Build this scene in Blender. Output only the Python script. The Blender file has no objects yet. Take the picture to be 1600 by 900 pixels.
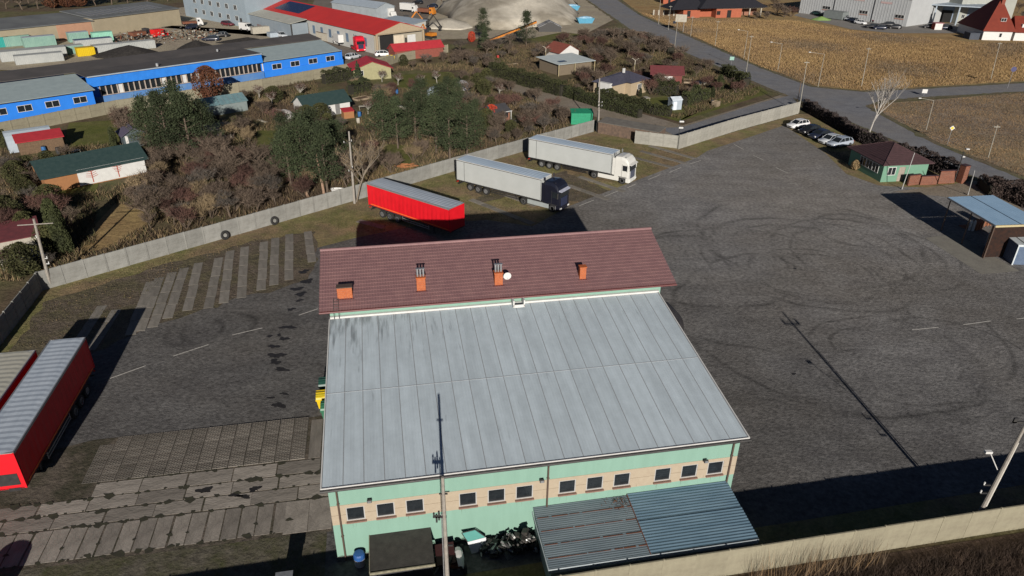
import bpy, math, random
import numpy as np
from mathutils import Matrix, Vector
R = math.radians
random.seed(7)
scene = bpy.context.scene
COL = scene.collection

# ------------------------------------------------------------------ camera, sky, sun, exposure
CAM_F, CAM_PITCH, CAM_ROLL, CAM_H = 1110.1, 0.4918884, 0.0112145, 34.056
cam_data = bpy.data.cameras.new('camera')
cam = bpy.data.objects.new('camera', cam_data)
COL.objects.link(cam)
cam_data.sensor_width = 36.0
cam_data.lens = 36.0 * CAM_F / 1600.0
cam_data.clip_start = 0.5
cam_data.clip_end = 6000
cam.matrix_world = Matrix.Translation((0, 0, CAM_H)) @ Matrix.Rotation(math.pi/2 - CAM_PITCH, 4, 'X') @ Matrix.Rotation(CAM_ROLL, 4, 'Z')
scene.camera = cam

SUN = Vector((-0.365, 2.92, -1.0)).normalized()      # direction the light travels
SUN_EL = math.asin(-SUN.z)
SUN_AZ = math.atan2(-SUN.x, -SUN.y)                  # compass direction of the sun, from +Y towards +X
world = bpy.data.worlds.new('World')
scene.world = world
world.use_nodes = True
wn = world.node_tree
sky = wn.nodes.new('ShaderNodeTexSky')
sky.sky_type = 'NISHITA'
sky.sun_disc = False
sky.sun_elevation = SUN_EL
sky.sun_rotation = SUN_AZ
sky.air_density = 0.3
sky.dust_density = 0.2
wn.links.new(sky.outputs[0], wn.nodes['Background'].inputs[0])
wn.nodes['Background'].inputs[1].default_value = 0.05
sl = bpy.data.lights.new('sun', 'SUN')
sl.energy = 5.0
sl.angle = R(0.5)
sl.color = (1.0, 0.93, 0.84)
so = bpy.data.objects.new('sun', sl)
COL.objects.link(so)
so.rotation_euler = SUN.to_track_quat('-Z', 'Y').to_euler()
scene.view_settings.view_transform = 'Standard'
scene.view_settings.look = 'None'
scene.view_settings.exposure = 0.25
scene.view_settings.gamma = 1.0
scene.view_settings.use_curve_mapping = False

def GP(u, v, z=0.0):
    """ground survey: where the sight line through photo pixel (u, v) meets height z"""
    c, s = math.cos(CAM_ROLL), math.sin(CAM_ROLL)
    dx, dy = u-800.0, v-450.0
    X = c*dx + s*dy
    Y = -s*dx + c*dy
    d = (X, math.cos(CAM_PITCH)*CAM_F - math.sin(CAM_PITCH)*Y, -math.sin(CAM_PITCH)*CAM_F - math.cos(CAM_PITCH)*Y)
    t = (z-CAM_H)/d[2]
    return (d[0]*t, d[1]*t)

# ------------------------------------------------------------------ materials
MATS = {}
def mat(name, c1, c2=None, scale=2.0, rough=0.8, metal=0.0, bump=0.0, bscale=None, vary=0.0, detail=5.0, spec=0.3, extra=None, stretch=None):
    if name in MATS: return MATS[name]
    m = bpy.data.materials.new(name); m.use_nodes = True
    nt = m.node_tree; N = nt.nodes; L = nt.links
    b = N['Principled BSDF']
    b.inputs['Roughness'].default_value = rough
    b.inputs['Metallic'].default_value = metal
    b.inputs['Specular IOR Level'].default_value = spec
    tc = N.new('ShaderNodeTexCoord')
    src = tc.outputs['Object']
    if stretch:
        mp = N.new('ShaderNodeMapping'); mp.inputs['Scale'].default_value = stretch
        L.new(src, mp.inputs[0]); src = mp.outputs[0]
    c2 = c2 or tuple(x*0.82 for x in c1)
    no = N.new('ShaderNodeTexNoise'); no.inputs['Scale'].default_value = scale; no.inputs['Detail'].default_value = detail
    no.inputs['Roughness'].default_value = 0.65
    L.new(src, no.inputs['Vector'])
    rp = N.new('ShaderNodeValToRGB')
    rp.color_ramp.elements[0].position = 0.33; rp.color_ramp.elements[1].position = 0.67
    rp.color_ramp.elements[0].color = (*c2, 1); rp.color_ramp.elements[1].color = (*c1, 1)
    L.new(no.outputs['Fac'], rp.inputs[0])
    out = rp.outputs[0]
    if vary:
        oi = N.new('ShaderNodeObjectInfo')
        mr = N.new('ShaderNodeMapRange'); mr.inputs[3].default_value = 1-vary; mr.inputs[4].default_value = 1+vary
        L.new(oi.outputs['Random'], mr.inputs[0])
        mx = N.new('ShaderNodeVectorMath'); mx.operation = 'SCALE'
        L.new(out, mx.inputs[0]); L.new(mr.outputs[0], mx.inputs['Scale'])
        out = mx.outputs[0]
    if extra: out = extra(nt, out, src)
    L.new(out, b.inputs['Base Color'])
    if bump:
        n2 = N.new('ShaderNodeTexNoise'); n2.inputs['Scale'].default_value = bscale or scale*6; n2.inputs['Detail'].default_value = 4
        L.new(src, n2.inputs['Vector'])
        bp = N.new('ShaderNodeBump'); bp.inputs['Strength'].default_value = bump; bp.inputs['Distance'].default_value = 0.05
        L.new(n2.outputs['Fac'], bp.inputs['Height']); L.new(bp.outputs[0], b.inputs['Normal'])
    MATS[name] = m
    return m

def ground_mat(name, cols, s1, s2, rough=0.95, bump=0.6, s3=None, extra=None, w=(0.35, 0.65), bs=3.0, fc=(0.72, 1.25)):
    """four earth colours mixed by a broad and a fine noise"""
    if name in MATS: return MATS[name]
    m = bpy.data.materials.new(name); m.use_nodes = True
    nt = m.node_tree; N = nt.nodes; L = nt.links
    b = N['Principled BSDF']; b.inputs['Roughness'].default_value = rough; b.inputs['Specular IOR Level'].default_value = 0.15
    tc = N.new('ShaderNodeTexCoord'); src = tc.outputs['Object']
    def noise(sc, d=6, off=0):
        mp = N.new('ShaderNodeMapping'); mp.inputs['Location'].default_value = (off, off*1.7, 0)
        L.new(src, mp.inputs[0])
        n = N.new('ShaderNodeTexNoise'); n.inputs['Scale'].default_value = sc; n.inputs['Detail'].default_value = d; n.inputs['Roughness'].default_value = 0.68
        L.new(mp.outputs[0], n.inputs['Vector']); return n.outputs['Fac']
    def ramp(f, a, c, lo=w[0], hi=w[1]):
        r = N.new('ShaderNodeValToRGB'); r.color_ramp.elements[0].position = lo; r.color_ramp.elements[1].position = hi
        r.color_ramp.elements[0].color = (*a, 1); r.color_ramp.elements[1].color = (*c, 1); L.new(f, r.inputs[0]); return r.outputs[0]
    def mixc(f, a, c):
        x = N.new('ShaderNodeMix'); x.data_type = 'RGBA'; L.new(f, x.inputs[0]); L.new(a, x.inputs[6]); L.new(c, x.inputs[7]); return x.outputs[2]
    broad = ramp(noise(s1, 3), (0, 0, 0), (1, 1, 1), 0.42, 0.6)
    a = ramp(noise(s2, 8, 3), cols[0], cols[1]); c = ramp(noise(s2*1.3, 8, 11), cols[2], cols[3])
    out = mixc(broad, a, c)
    fine = ramp(noise(s3 or s2*9, 5, 23), (fc[0],)*3, (fc[1],)*3, 0.32, 0.68)
    mm = N.new('ShaderNodeMix'); mm.data_type = 'RGBA'; mm.blend_type = 'MULTIPLY'; mm.inputs[0].default_value = 1
    L.new(out, mm.inputs[6]); L.new(fine, mm.inputs[7]); out = mm.outputs[2]
    if extra: out = extra(nt, out, src)
    L.new(out, b.inputs['Base Color'])
    bp = N.new('ShaderNodeBump'); bp.inputs['Strength'].default_value = bump; bp.inputs['Distance'].default_value = 0.15
    L.new(noise(bs, 6, 5), bp.inputs['Height']); L.new(bp.outputs[0], b.inputs['Normal'])
    MATS[name] = m
    return m

# ------------------------------------------------------------------ mesh building
class MB:
    def __init__(s): s.v = []; s.f = []; s.m = []; s.x = None
    def add(s, vs, fs, mi=0):
        o = len(s.v)
        if s.x is not None: vs = [tuple(s.x @ Vector(v)) for v in vs]
        s.v += [tuple(v) for v in vs]; s.f += [tuple(i+o for i in f) for f in fs]; s.m += [mi]*len(fs); return s
    def box(s, x0, x1, y0, y1, z0, z1, mi=0, bev=0.0):
        if bev:
            b = bev; vs = []
            for z, k in ((z0, b), (z0+b, 0), (z1-b, 0), (z1, b)):
                vs += [(x0+k, y0+k, z), (x1-k, y0+k, z), (x1-k, y1-k, z), (x0+k, y1-k, z)]
            fs = [(3, 2, 1, 0), (12, 13, 14, 15)]
            for r in range(3):
                for i in range(4): j = (i+1) % 4; fs.append((r*4+i, r*4+j, r*4+4+j, r*4+4+i))
            return s.add(vs, fs, mi)
        return s.add([(x0, y0, z0), (x1, y0, z0), (x1, y1, z0), (x0, y1, z0), (x0, y0, z1), (x1, y0, z1), (x1, y1, z1), (x0, y1, z1)],
                     [(3, 2, 1, 0), (4, 5, 6, 7), (0, 1, 5, 4), (1, 2, 6, 5), (2, 3, 7, 6), (3, 0, 4, 7)], mi)
    def hexa(s, p, mi=0):       # 4 bottom points then 4 top points, anticlockwise from above
        return s.add(p, [(3, 2, 1, 0), (4, 5, 6, 7), (0, 1, 5, 4), (1, 2, 6, 5), (2, 3, 7, 6), (3, 0, 4, 7)], mi)
    def poly(s, pts, mi=0): return s.add(pts, [tuple(range(len(pts)))], mi)
    def prism(s, pts, z0, z1, mi=0):
        n = len(pts)
        return s.add([(x, y, z0) for x, y in pts]+[(x, y, z1) for x, y in pts],
                     [tuple(range(n))[::-1], tuple(range(n, 2*n))]+[(i, (i+1) % n, n+(i+1) % n, n+i) for i in range(n)], mi)
    def extr(s, prof, axis, a, b, mi=0):    # profile in the other two axes swept along one axis from a to b
        n = len(prof)
        def P(t, q):
            if axis == 'x': return (t, q[0], q[1])
            if axis == 'y': return (q[0], t, q[1])
            return (q[0], q[1], t)
        return s.add([P(a, q) for q in prof]+[P(b, q) for q in prof],
                     [tuple(range(n))[::-1], tuple(range(n, 2*n))]+[(i, (i+1) % n, n+(i+1) % n, n+i) for i in range(n)], mi)
    def cyl(s, p0, p1, r0, r1=None, n=8, mi=0, cap=True):
        r1 = r0 if r1 is None else r1
        a, b = Vector(p0), Vector(p1); d = (b-a).normalized()
        u = d.orthogonal().normalized(); w = d.cross(u); vs = []
        for c, r in ((a, r0), (b, r1)):
            for i in range(n):
                t = 2*math.pi*i/n; vs.append(c+u*math.cos(t)*r+w*math.sin(t)*r)
        fs = [(i, (i+1) % n, n+(i+1) % n, n+i) for i in range(n)]
        if cap: fs += [tuple(range(n))[::-1], tuple(range(n, 2*n))]
        return s.add(vs, fs, mi)
    def loft(s, rings, mi=0, cap=True):
        n = len(rings[0]); vs = [v for r in rings for v in r]; fs = []
        for k in range(len(rings)-1):
            for i in range(n): j = (i+1) % n; fs.append((k*n+i, k*n+j, k*n+n+j, k*n+n+i))
        if cap: fs += [tuple(range(n))[::-1], tuple(range((len(rings)-1)*n, len(rings)*n))]
        return s.add(vs, fs, mi)
    def mesh(s, name, mats, smooth=False):
        me = bpy.data.meshes.new(name); me.from_pydata(s.v, [], s.f)
        for m in (mats if isinstance(mats, (list, tuple)) else [mats]): me.materials.append(m)
        if any(s.m): me.polygons.foreach_set('material_index', s.m)
        if smooth: me.polygons.foreach_set('use_smooth', [True]*len(s.f))
        me.update(); return me

def put(name, me, parent=None, loc=(0, 0, 0), rz=0.0, sc=None, label=None):
    o = bpy.data.objects.new(name, me); COL.objects.link(o)
    o.location = loc; o.rotation_euler = (0, 0, rz)
    if sc: o.scale = sc if isinstance(sc, (tuple, list)) else (sc, sc, sc)
    if parent: o.parent = parent
    if label: o['label'] = label
    return o
def part(name, mb, mats, parent, loc=(0, 0, 0), rz=0.0, label=None, smooth=False):
    return put(name, mb.mesh(name, mats, smooth), parent, loc, rz, None, label)
def tag(o, label, cat, group=None, kind=None):
    if label: o['label'] = label
    if cat: o['category'] = cat
    if group: o['group'] = group
    if kind: o['kind'] = kind
    return o
def thing(name, label, cat, loc=(0, 0, 0), rz=0.0, group=None):
    o = bpy.data.objects.new(name, None); COL.objects.link(o); o.empty_display_size = 0.2
    o.location = loc; o.rotation_euler = (0, 0, rz); return tag(o, label, cat, group)
def copy_tree(o, parent=None):
    c = o.copy(); COL.objects.link(c)
    if parent: c.parent = parent
    for ch in o.children: copy_tree(ch, c)
    return c
def again(root, loc, rz, label, sc=None, swap=None):
    c = copy_tree(root); c.location = loc; c.rotation_euler = (0, 0, rz); c['label'] = label
    if sc: c.scale = (sc, sc, sc)
    if swap:
        for k in [c]+list(c.children_recursive if hasattr(c, 'children_recursive') else []):
            pass
    return c
def sheet(name, pts, z, m, label=None, kind='structure', parent=None):
    mb = MB(); mb.poly([(x, y, z) for x, y in pts])
    o = part(name, mb, m, parent)
    if kind: o['kind'] = kind
    if label: o['label'] = label
    return o
def P(*px, z=0.0): return [GP(u, v, z) for u, v in px]
def rot2(x, y, a): return (x*math.cos(a)-y*math.sin(a), x*math.sin(a)+y*math.cos(a))

# ------------------------------------------------------------------ shared materials
mint = mat('mint_render', (0.196, 0.33, 0.268), (0.177, 0.301, 0.243), 1.1, 0.9, bump=0.15, stretch=(1.6, 1.6, .22), detail=8)
beige = mat('beige_render', (0.36, 0.304, 0.226), (0.33, 0.271, 0.2), 3, 0.9, bump=0.1)
white = mat('white_paint', (0.562, 0.562, 0.547), (0.49, 0.49, 0.475), 2, 0.5)
offwhite = mat('cream_paint', (0.372, 0.348, 0.288), (0.312, 0.288, 0.24), 2, 0.7)
glass = mat('dark_glass', (0.012, 0.015, 0.018), (0.02, 0.024, 0.028), 3, 0.08, spec=0.5)
brown_metal = mat('brown_metal', (0.10, 0.07, 0.055), None, 4, 0.45)
dark_metal = mat('dark_metal', (0.03, 0.03, 0.032), (0.05, 0.048, 0.045), 5, 0.5)
steel = mat('galvanised_steel', (0.42, 0.43, 0.44), (0.30, 0.31, 0.32), 6, 0.4, metal=0.6)
brick = mat('orange_brick', (0.424, 0.116, 0.0346), (0.329, 0.0796, 0.027), 6, 0.9, bump=0.3)
rubber = mat('black_rubber', (0.018, 0.018, 0.018), (0.03, 0.03, 0.03), 8, 0.8)
concrete = mat('fence_concrete', (0.237, 0.238, 0.223), (0.173, 0.172, 0.158), 1.2, 0.95, bump=0.25, vary=0.13)
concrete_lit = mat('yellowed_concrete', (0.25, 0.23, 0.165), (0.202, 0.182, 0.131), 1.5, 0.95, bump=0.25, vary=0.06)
pole_conc = mat('pole_concrete', (0.294, 0.273, 0.238), (0.21, 0.189, 0.168), 5, 0.9, bump=0.2)
wood = mat('weathered_wood', (0.16, 0.104, 0.064), (0.096, 0.064, 0.04), 4, 0.9)
bark = mat('bark', (0.13, 0.10, 0.075), (0.08, 0.06, 0.045), 5, 0.95, bump=0.4)
limed = mat('whitewashed_bark', (0.385, 0.364, 0.315), (0.266, 0.245, 0.21), 5, 0.95)
tarp = mat('blue_tarpaulin', (0.024, 0.136, 0.44), (0.016, 0.088, 0.304), 3, 0.5)
red_paint = mat('red_vinyl', (0.634, 0.0106, 0.0194), (0.546, 0.0088, 0.0158), 1.0, 0.45, vary=0.05)
white_vinyl = mat('white_panel', (0.405, 0.424, 0.418), (0.369, 0.388, 0.381), 0.7, 0.45)
trailer_roof = mat('trailer_roof', (0.42, 0.47, 0.53), (0.33, 0.38, 0.44), 1.3, 0.5, stretch=(0.4, 2, 1))
# ------------------------------------------------------------------ the ground and what is laid on it
def rings_extra(nt, out, src):
    """tyre scrub arcs worn into the yard surface"""
    N = nt.nodes; L = nt.links
    sx = N.new('ShaderNodeSeparateXYZ'); L.new(src, sx.inputs[0])
    wob = N.new('ShaderNodeTexNoise'); wob.inputs['Scale'].default_value = 0.12; wob.inputs['Detail'].default_value = 2; L.new(src, wob.inputs['Vector'])
    acc = None
    rnd = random.Random(3)
    circ = [((1265, 405), 9.5), ((1265, 405), 11.6), ((1350, 395), 8.0), ((1350, 395), 9.9), ((1270, 430), 6.4), ((1400, 560), 5.2),
            ((1400, 560), 7.0), ((1260, 372), 12.5), ((1500, 560), 6.5), ((1180, 440), 13.8), ((1340, 360), 5.0), ((1300, 500), 14.5), ((300, 520), 2.4), ((340, 515), 3.1), ((1110, 420), 8.8)]
    for (px, r) in circ:
        cx, cy = GP(*px)
        dx = N.new('ShaderNodeVectorMath'); dx.operation = 'DISTANCE'; dx.inputs[1].default_value = (cx, cy, 0); L.new(src, dx.inputs[0])
        w1 = N.new('ShaderNodeMath'); w1.operation = 'MULTIPLY_ADD'; w1.inputs[1].default_value = 3.0; w1.inputs[2].default_value = -r-1.5; L.new(wob.outputs['Fac'], w1.inputs[0])
        s = N.new('ShaderNodeMath'); s.operation = 'ADD'; L.new(dx.outputs['Value'], s.inputs[0]); L.new(w1.outputs[0], s.inputs[1])
        a = N.new('ShaderNodeMath'); a.operation = 'ABSOLUTE'; L.new(s.outputs[0], a.inputs[0])
        mr = N.new('ShaderNodeMapRange'); mr.inputs[1].default_value = 0.05; mr.inputs[2].default_value = rnd.uniform(0.24, 0.5); mr.inputs[3].default_value = 0.33; mr.inputs[4].default_value = 0; L.new(a.outputs[0], mr.inputs[0])
        if acc is None: acc = mr.outputs[0]
        else:
            q = N.new('ShaderNodeMath'); q.operation = 'MAXIMUM'; L.new(acc, q.inputs[0]); L.new(mr.outputs[0], q.inputs[1]); acc = q.outputs[0]
    n = N.new('ShaderNodeTexNoise'); n.inputs['Scale'].default_value = 0.13; n.inputs['Detail'].default_value = 4; L.new(src, n.inputs['Vector'])
    mr = N.new('ShaderNodeMapRange'); mr.inputs[1].default_value = 0.42; mr.inputs[2].default_value = 0.58; L.new(n.outputs['Fac'], mr.inputs[0])
    q = N.new('ShaderNodeMath'); q.operation = 'MULTIPLY'; L.new(acc, q.inputs[0]); L.new(mr.outputs[0], q.inputs[1])
    # long scuffs
    mp = N.new('ShaderNodeMapping'); mp.inputs['Rotation'].default_value = (0, 0, R(-20)); mp.inputs['Scale'].default_value = (0.09, 0.5, 1); L.new(src, mp.inputs[0])
    n2 = N.new('ShaderNodeTexNoise'); n2.inputs['Scale'].default_value = 1.0; n2.inputs['Detail'].default_value = 6; L.new(mp.outputs[0], n2.inputs['Vector'])
    m2 = N.new('ShaderNodeMapRange'); m2.inputs[1].default_value = 0.35; m2.inputs[2].default_value = 0.7; m2.inputs[3].default_value = 0.0; m2.inputs[4].default_value = 0.2; L.new(n2.outputs['Fac'], m2.inputs[0])
    t = N.new('ShaderNodeMath'); t.operation = 'ADD'; L.new(q.outputs[0], t.inputs[0]); L.new(m2.outputs[0], t.inputs[1])
    inv = N.new('ShaderNodeMath'); inv.operation = 'SUBTRACT'; inv.inputs[0].default_value = 1.0; L.new(t.outputs[0], inv.inputs[1])
    v = N.new('ShaderNodeVectorMath'); v.operation = 'SCALE'; L.new(out, v.inputs[0]); L.new(inv.outputs[0], v.inputs['Scale'])
    # yard colour made paler towards its north-east half, broken up by broad noise
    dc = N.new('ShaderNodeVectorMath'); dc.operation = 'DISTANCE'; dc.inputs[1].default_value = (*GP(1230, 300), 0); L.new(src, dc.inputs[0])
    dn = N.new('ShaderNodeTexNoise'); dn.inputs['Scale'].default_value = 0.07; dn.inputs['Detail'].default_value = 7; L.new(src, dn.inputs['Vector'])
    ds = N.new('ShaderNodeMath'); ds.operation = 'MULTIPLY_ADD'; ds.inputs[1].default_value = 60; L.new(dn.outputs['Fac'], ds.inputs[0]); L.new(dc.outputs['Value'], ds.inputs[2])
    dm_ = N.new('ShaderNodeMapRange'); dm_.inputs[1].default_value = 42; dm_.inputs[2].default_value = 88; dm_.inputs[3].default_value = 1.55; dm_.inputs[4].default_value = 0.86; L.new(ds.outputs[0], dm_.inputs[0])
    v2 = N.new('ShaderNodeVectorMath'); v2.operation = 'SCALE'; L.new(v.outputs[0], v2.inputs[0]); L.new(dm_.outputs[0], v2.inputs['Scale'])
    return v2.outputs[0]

earth = ground_mat('garden_earth', ((0.075, 0.0562, 0.0375), (0.143, 0.105, 0.0675), (0.075, 0.085, 0.032), (0.17, 0.15, 0.075)), 0.06, 0.35, bump=0.9, bs=1.5)
dry = ground_mat('dry_grass', ((0.235, 0.145, 0.0655), (0.359, 0.248, 0.117), (0.20, 0.14, 0.075), (0.36, 0.27, 0.12)), 0.028, 0.22, bump=1.0, bs=0.9)
field = ground_mat('bare_field', ((0.206, 0.16, 0.116), (0.321, 0.259, 0.196), (0.25, 0.19, 0.11), (0.33, 0.26, 0.16)), 0.05, 0.3, bump=0.8)
verge_m = ground_mat('worn_verge', ((0.15, 0.115, 0.075), (0.29, 0.21, 0.12), (0.12, 0.125, 0.045), (0.25, 0.22, 0.10)), 0.14, 0.5, bump=0.8)
lawn_m = ground_mat('lawn_grass', ((0.0756, 0.0884, 0.0211), (0.124, 0.13, 0.0336), (0.10, 0.095, 0.035), (0.15, 0.15, 0.05)), 0.15, 0.6)
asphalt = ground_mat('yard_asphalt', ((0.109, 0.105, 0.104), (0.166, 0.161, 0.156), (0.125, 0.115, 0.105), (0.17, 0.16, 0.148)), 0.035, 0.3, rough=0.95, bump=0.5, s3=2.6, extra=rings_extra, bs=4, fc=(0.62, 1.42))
road_m = ground_mat('road_asphalt', ((0.15, 0.153, 0.167), (0.21, 0.214, 0.227), (0.17, 0.165, 0.17), (0.22, 0.215, 0.21)), 0.06, 0.4, rough=0.9, bump=0.2, s3=5.0)
lane_m = ground_mat('dirt_lane', ((0.20, 0.17, 0.135), (0.28, 0.24, 0.20), (0.19, 0.16, 0.12), (0.26, 0.22, 0.17)), 0.1, 0.5, bump=0.5)
lot_m = ground_mat('gravel_lot', ((0.30, 0.26, 0.19), (0.42, 0.37, 0.27), (0.26, 0.22, 0.17), (0.38, 0.33, 0.25)), 0.07, 0.4, bump=0.5)
darklot = ground_mat('dark_yard', ((0.14, 0.12, 0.10), (0.20, 0.17, 0.14), (0.16, 0.14, 0.12), (0.22, 0.19, 0.16)), 0.07, 0.4, bump=0.5)

sheet('ground', [(-1500, -400), (1500, -400), (1500, 3000), (-1500, 3000)], 0.0, earth)
sheet('dry_meadow', P((960, -10), (1000, 22), (1190, 104), (1270, 134), (1350, 142), (1605, 128), (1700, 118), (1700, -20), (1200, -60)), 0.01, dry)
sheet('bare_field', P((1352, 163), (1460, 156), (1605, 143), (1900, 130), (2000, 420), (1604, 280), (1462, 224)), 0.012, field)
sheet('sandy_lot', P((-60, 108), (130, 112), (390, 76), (470, 52), (500, 64), (400, 30), (300, 10), (100, 30), (-80, 60)), 0.014, lot_m)
sheet('dark_yard', P((500, 66), (531, 104), (560, 98), (620, 97), (700, 60), (740, 20), (720, -20), (500, -20), (470, 50)), 0.016, darklot)
sheet('gravel_apron', P((650, 62), (905, 58), (960, 30), (900, -20), (700, -30)), 0.018, lot_m)
road = P((890, -20), (935, -20), (1000, 24), (1187, 106), (1267, 136), (1350, 144), (1600, 130), (1760, 118))+P((1760, 135), (1600, 143), (1440, 152), (1375, 158), (1352, 166), (1372, 178), (1460, 225), (1600, 281), (1760, 345))+P((1760, 420), (1555, 289), (1492, 264), (1415, 227), (1240, 153), (1200, 137), (1125, 105), (985, 46))
sheet('road', road, 0.03, road_m)
sheet('lane', P((800, 120), (850, 136), (1040, 188), (1066, 196), (1190, 158), (1240, 142), (1250, 155), (1246, 164), (1062, 218), (1000, 200), (840, 160), (790, 142)), 0.02, lane_m)
sheet('concrete_lane', P((1062, 216), (1246, 162), (1236, 149), (1190, 160), (1066, 199), (1030, 200)), 0.034, road_m)
# yard: the whole paved compound, a worn verge inside its walls, and the paving itself
verge_pts = P((-60, 640), (0, 530), (62, 455), (85, 447), (400, 358), (572, 307), (710, 267), (895, 215), (932, 205), (1060, 231), (1246, 179), (1262, 178), (1345, 226), (1500, 285))+[(72, 86), (80, 30), (60, 38), (-30, 21), (-60, 24)]
sheet('yard_verge', verge_pts, 0.024, verge_m)
yard_pts = P((-60, 700), (0, 640), (60, 570), (150, 548), (205, 518), (300, 484), (372, 464), (420, 452), (470, 436), (494, 388), (560, 371), (660, 351), (760, 344), (832, 354), (890, 322), (1000, 280), (1090, 246), (1105, 236), (1170, 215), (1225, 196), (1290, 240), (1322, 272), (1372, 290), (1400, 292), (1500, 295), (1600, 300))+[(80, 88), (80, 46), (31.9, 35.6), (-12, 26.4), (-40, 22)]
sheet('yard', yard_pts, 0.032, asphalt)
sheet('concrete_patch', P((1445, 372), (1490, 366), (1593, 424), (1533, 429)), 0.040, mat('patch_concrete', (0.22, 0.21, 0.18), (0.17, 0.16, 0.14), 0.8, 0.95, bump=0.3))
for pts in (((108, 192), (180, 188), (188, 222), (96, 232)), ((100, 252), (160, 262), (150, 305), (80, 310)), ((618, 118), (700, 112), (720, 128), (640, 140), (612, 134)),
            ((600, 225), (650, 228), (640, 262), (590, 252)), ((1000, 156), (1040, 150), (1100, 172), (1060, 190), (1010, 176)), ((640, 150), (690, 146), (700, 172), (650, 175)),
            ((400, 205), (470, 195), (470, 250), (400, 260)), ((1060, 190), (1170, 156), (1200, 146), (1190, 134), (1100, 162)), ((880, 50), (820, 62), (900, 70), (950, 60)), ((1105, 124), (1130, 118), (1180, 132), (1150, 142))):
    sheet('lawn', P(*pts), 0.028, lawn_m)
sheet('dry_patch', P((150, 350), (180, 318), (215, 322), (235, 345), (210, 375), (150, 392), (120, 400)), 0.027, dry)
sheet('dry_patch', P((575, 262), (640, 255), (660, 275), (600, 292), (570, 290)), 0.027, dry)
fore = P((860, 905), (1200, 852), (1600, 790))
sheet('dead_grass_bank', [(-8, 24.4), (31.9, 32.0), (60, 37.3), (60, 10), (-8, 10)], 0.02, ground_mat('dead_bank', ((0.0495, 0.033, 0.0248), (0.088, 0.0605, 0.044), (0.07, 0.05, 0.04), (0.14, 0.10, 0.07)), 0.3, 1.2, bump=1.0))

# painted dashes
line_m = mat('worn_line_paint', (0.62, 0.60, 0.55), (0.35, 0.33, 0.30), 6, 0.8)
dashes = [((172, 592), (228, 572)), ((271, 557), (326, 539)), ((363, 524), (410, 513)), ((467, 493), (497, 483)), ((905, 322), (928, 313)), ((943, 308), (965, 299)),
          ((980, 294), (993, 288)), ((1013, 281), (1032, 273)), ((1046, 270), (1064, 262)), ((1077, 257), (1095, 251)), ((1147, 226), (1162, 234)), ((1177, 243), (1194, 251)),
          ((1212, 262), (1231, 271)), ((1425, 516), (1466, 512)), ((1505, 508), (1548, 502)), ((1588, 499), (1640, 493))]
lines = tag(bpy.data.objects.new('yard_markings', None), None, None, kind='structure'); COL.objects.link(lines)
for a, b in dashes:
    A, B = Vector(GP(*a)), Vector(GP(*b)); d = (B-A); n = Vector((-d.y, d.x)).normalized()*0.055
    mb = MB(); mb.poly([(*(A-n), 0.046), (*(B-n), 0.046), (*(B+n), 0.046), (*(A+n), 0.046)])
    part('line_dash', mb, line_m, lines)
edge_m = mat('road_edge_line', (0.40, 0.40, 0.38), (0.26, 0.26, 0.25), 2, 0.8)
dirt = ground_mat('trodden_dirt', ((0.085, 0.068, 0.052), (0.16, 0.13, 0.10), (0.07, 0.062, 0.045), (0.15, 0.13, 0.075)), 0.25, 0.9, bump=1.0, bs=2.5, fc=(0.55, 1.4))
def ragged(poly_px, z, m, amp, name, world=False, seed=1):
    rr = random.Random(seed); pts = poly_px if world else P(*poly_px); out = []
    for i in range(len(pts)):
        a, b = Vector(pts[i]), Vector(pts[(i+1) % len(pts)]); L_ = (b-a).length; n = max(1, int(L_/1.1)); nn = Vector((-(b-a).y, (b-a).x)).normalized()
        for k in range(n): q = a.lerp(b, k/n)+nn*rr.gauss(0, amp); out.append((q.x, q.y))
    return sheet(name, out, z, m)
ragged([(70, 475), (160, 443), (250, 415), (340, 392), (400, 378), (490, 362), (496, 405), (478, 437), (420, 457), (372, 466), (300, 489), (208, 522), (140, 556), (50, 580), (10, 560)], 0.0345, dirt, 0.3, 'trodden_dirt')
ragged([(880, 268), (960, 300), (900, 318), (860, 296), (745, 318), (740, 300), (800, 292)], 0.029, dirt, 0.3, 'trodden_dirt', seed=2)
# worn earth shoulders along the roads
rv = ground_mat('road_shoulder', ((0.10, 0.085, 0.055), (0.19, 0.155, 0.105), (0.085, 0.085, 0.04), (0.16, 0.15, 0.09)), 0.1, 0.6, bump=0.8, fc=(0.6, 1.35))
def shoulder(px, w_, seed):
    pts = [Vector(q) for q in P(*px)]; side = []
    for i, q in enumerate(pts):
        d = (pts[min(i+1, len(pts)-1)]-pts[max(i-1, 0)]).normalized(); side.append(q+Vector((-d.y, d.x))*w_)
    ragged([tuple(q) for q in pts]+[tuple(q) for q in reversed(side)], 0.0335, rv, 0.22, 'road_shoulder', True, seed)
shoulder([(935, -20), (1000, 24), (1187, 106), (1267, 136), (1350, 144), (1600, 130), (1760, 118)][::-1], -1.3, 1); shoulder([(890, -20), (985, 46), (1125, 105), (1200, 137), (1240, 153)], -1.2, 2)
shoulder([(1760, 135), (1600, 143), (1440, 152), (1375, 158), (1352, 166), (1372, 178), (1460, 225), (1600, 281), (1700, 320)], 1.3, 3); shoulder([(1240, 153), (1415, 227), (1492, 264), (1555, 289), (1640, 330)], -1.0, 4)
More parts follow.
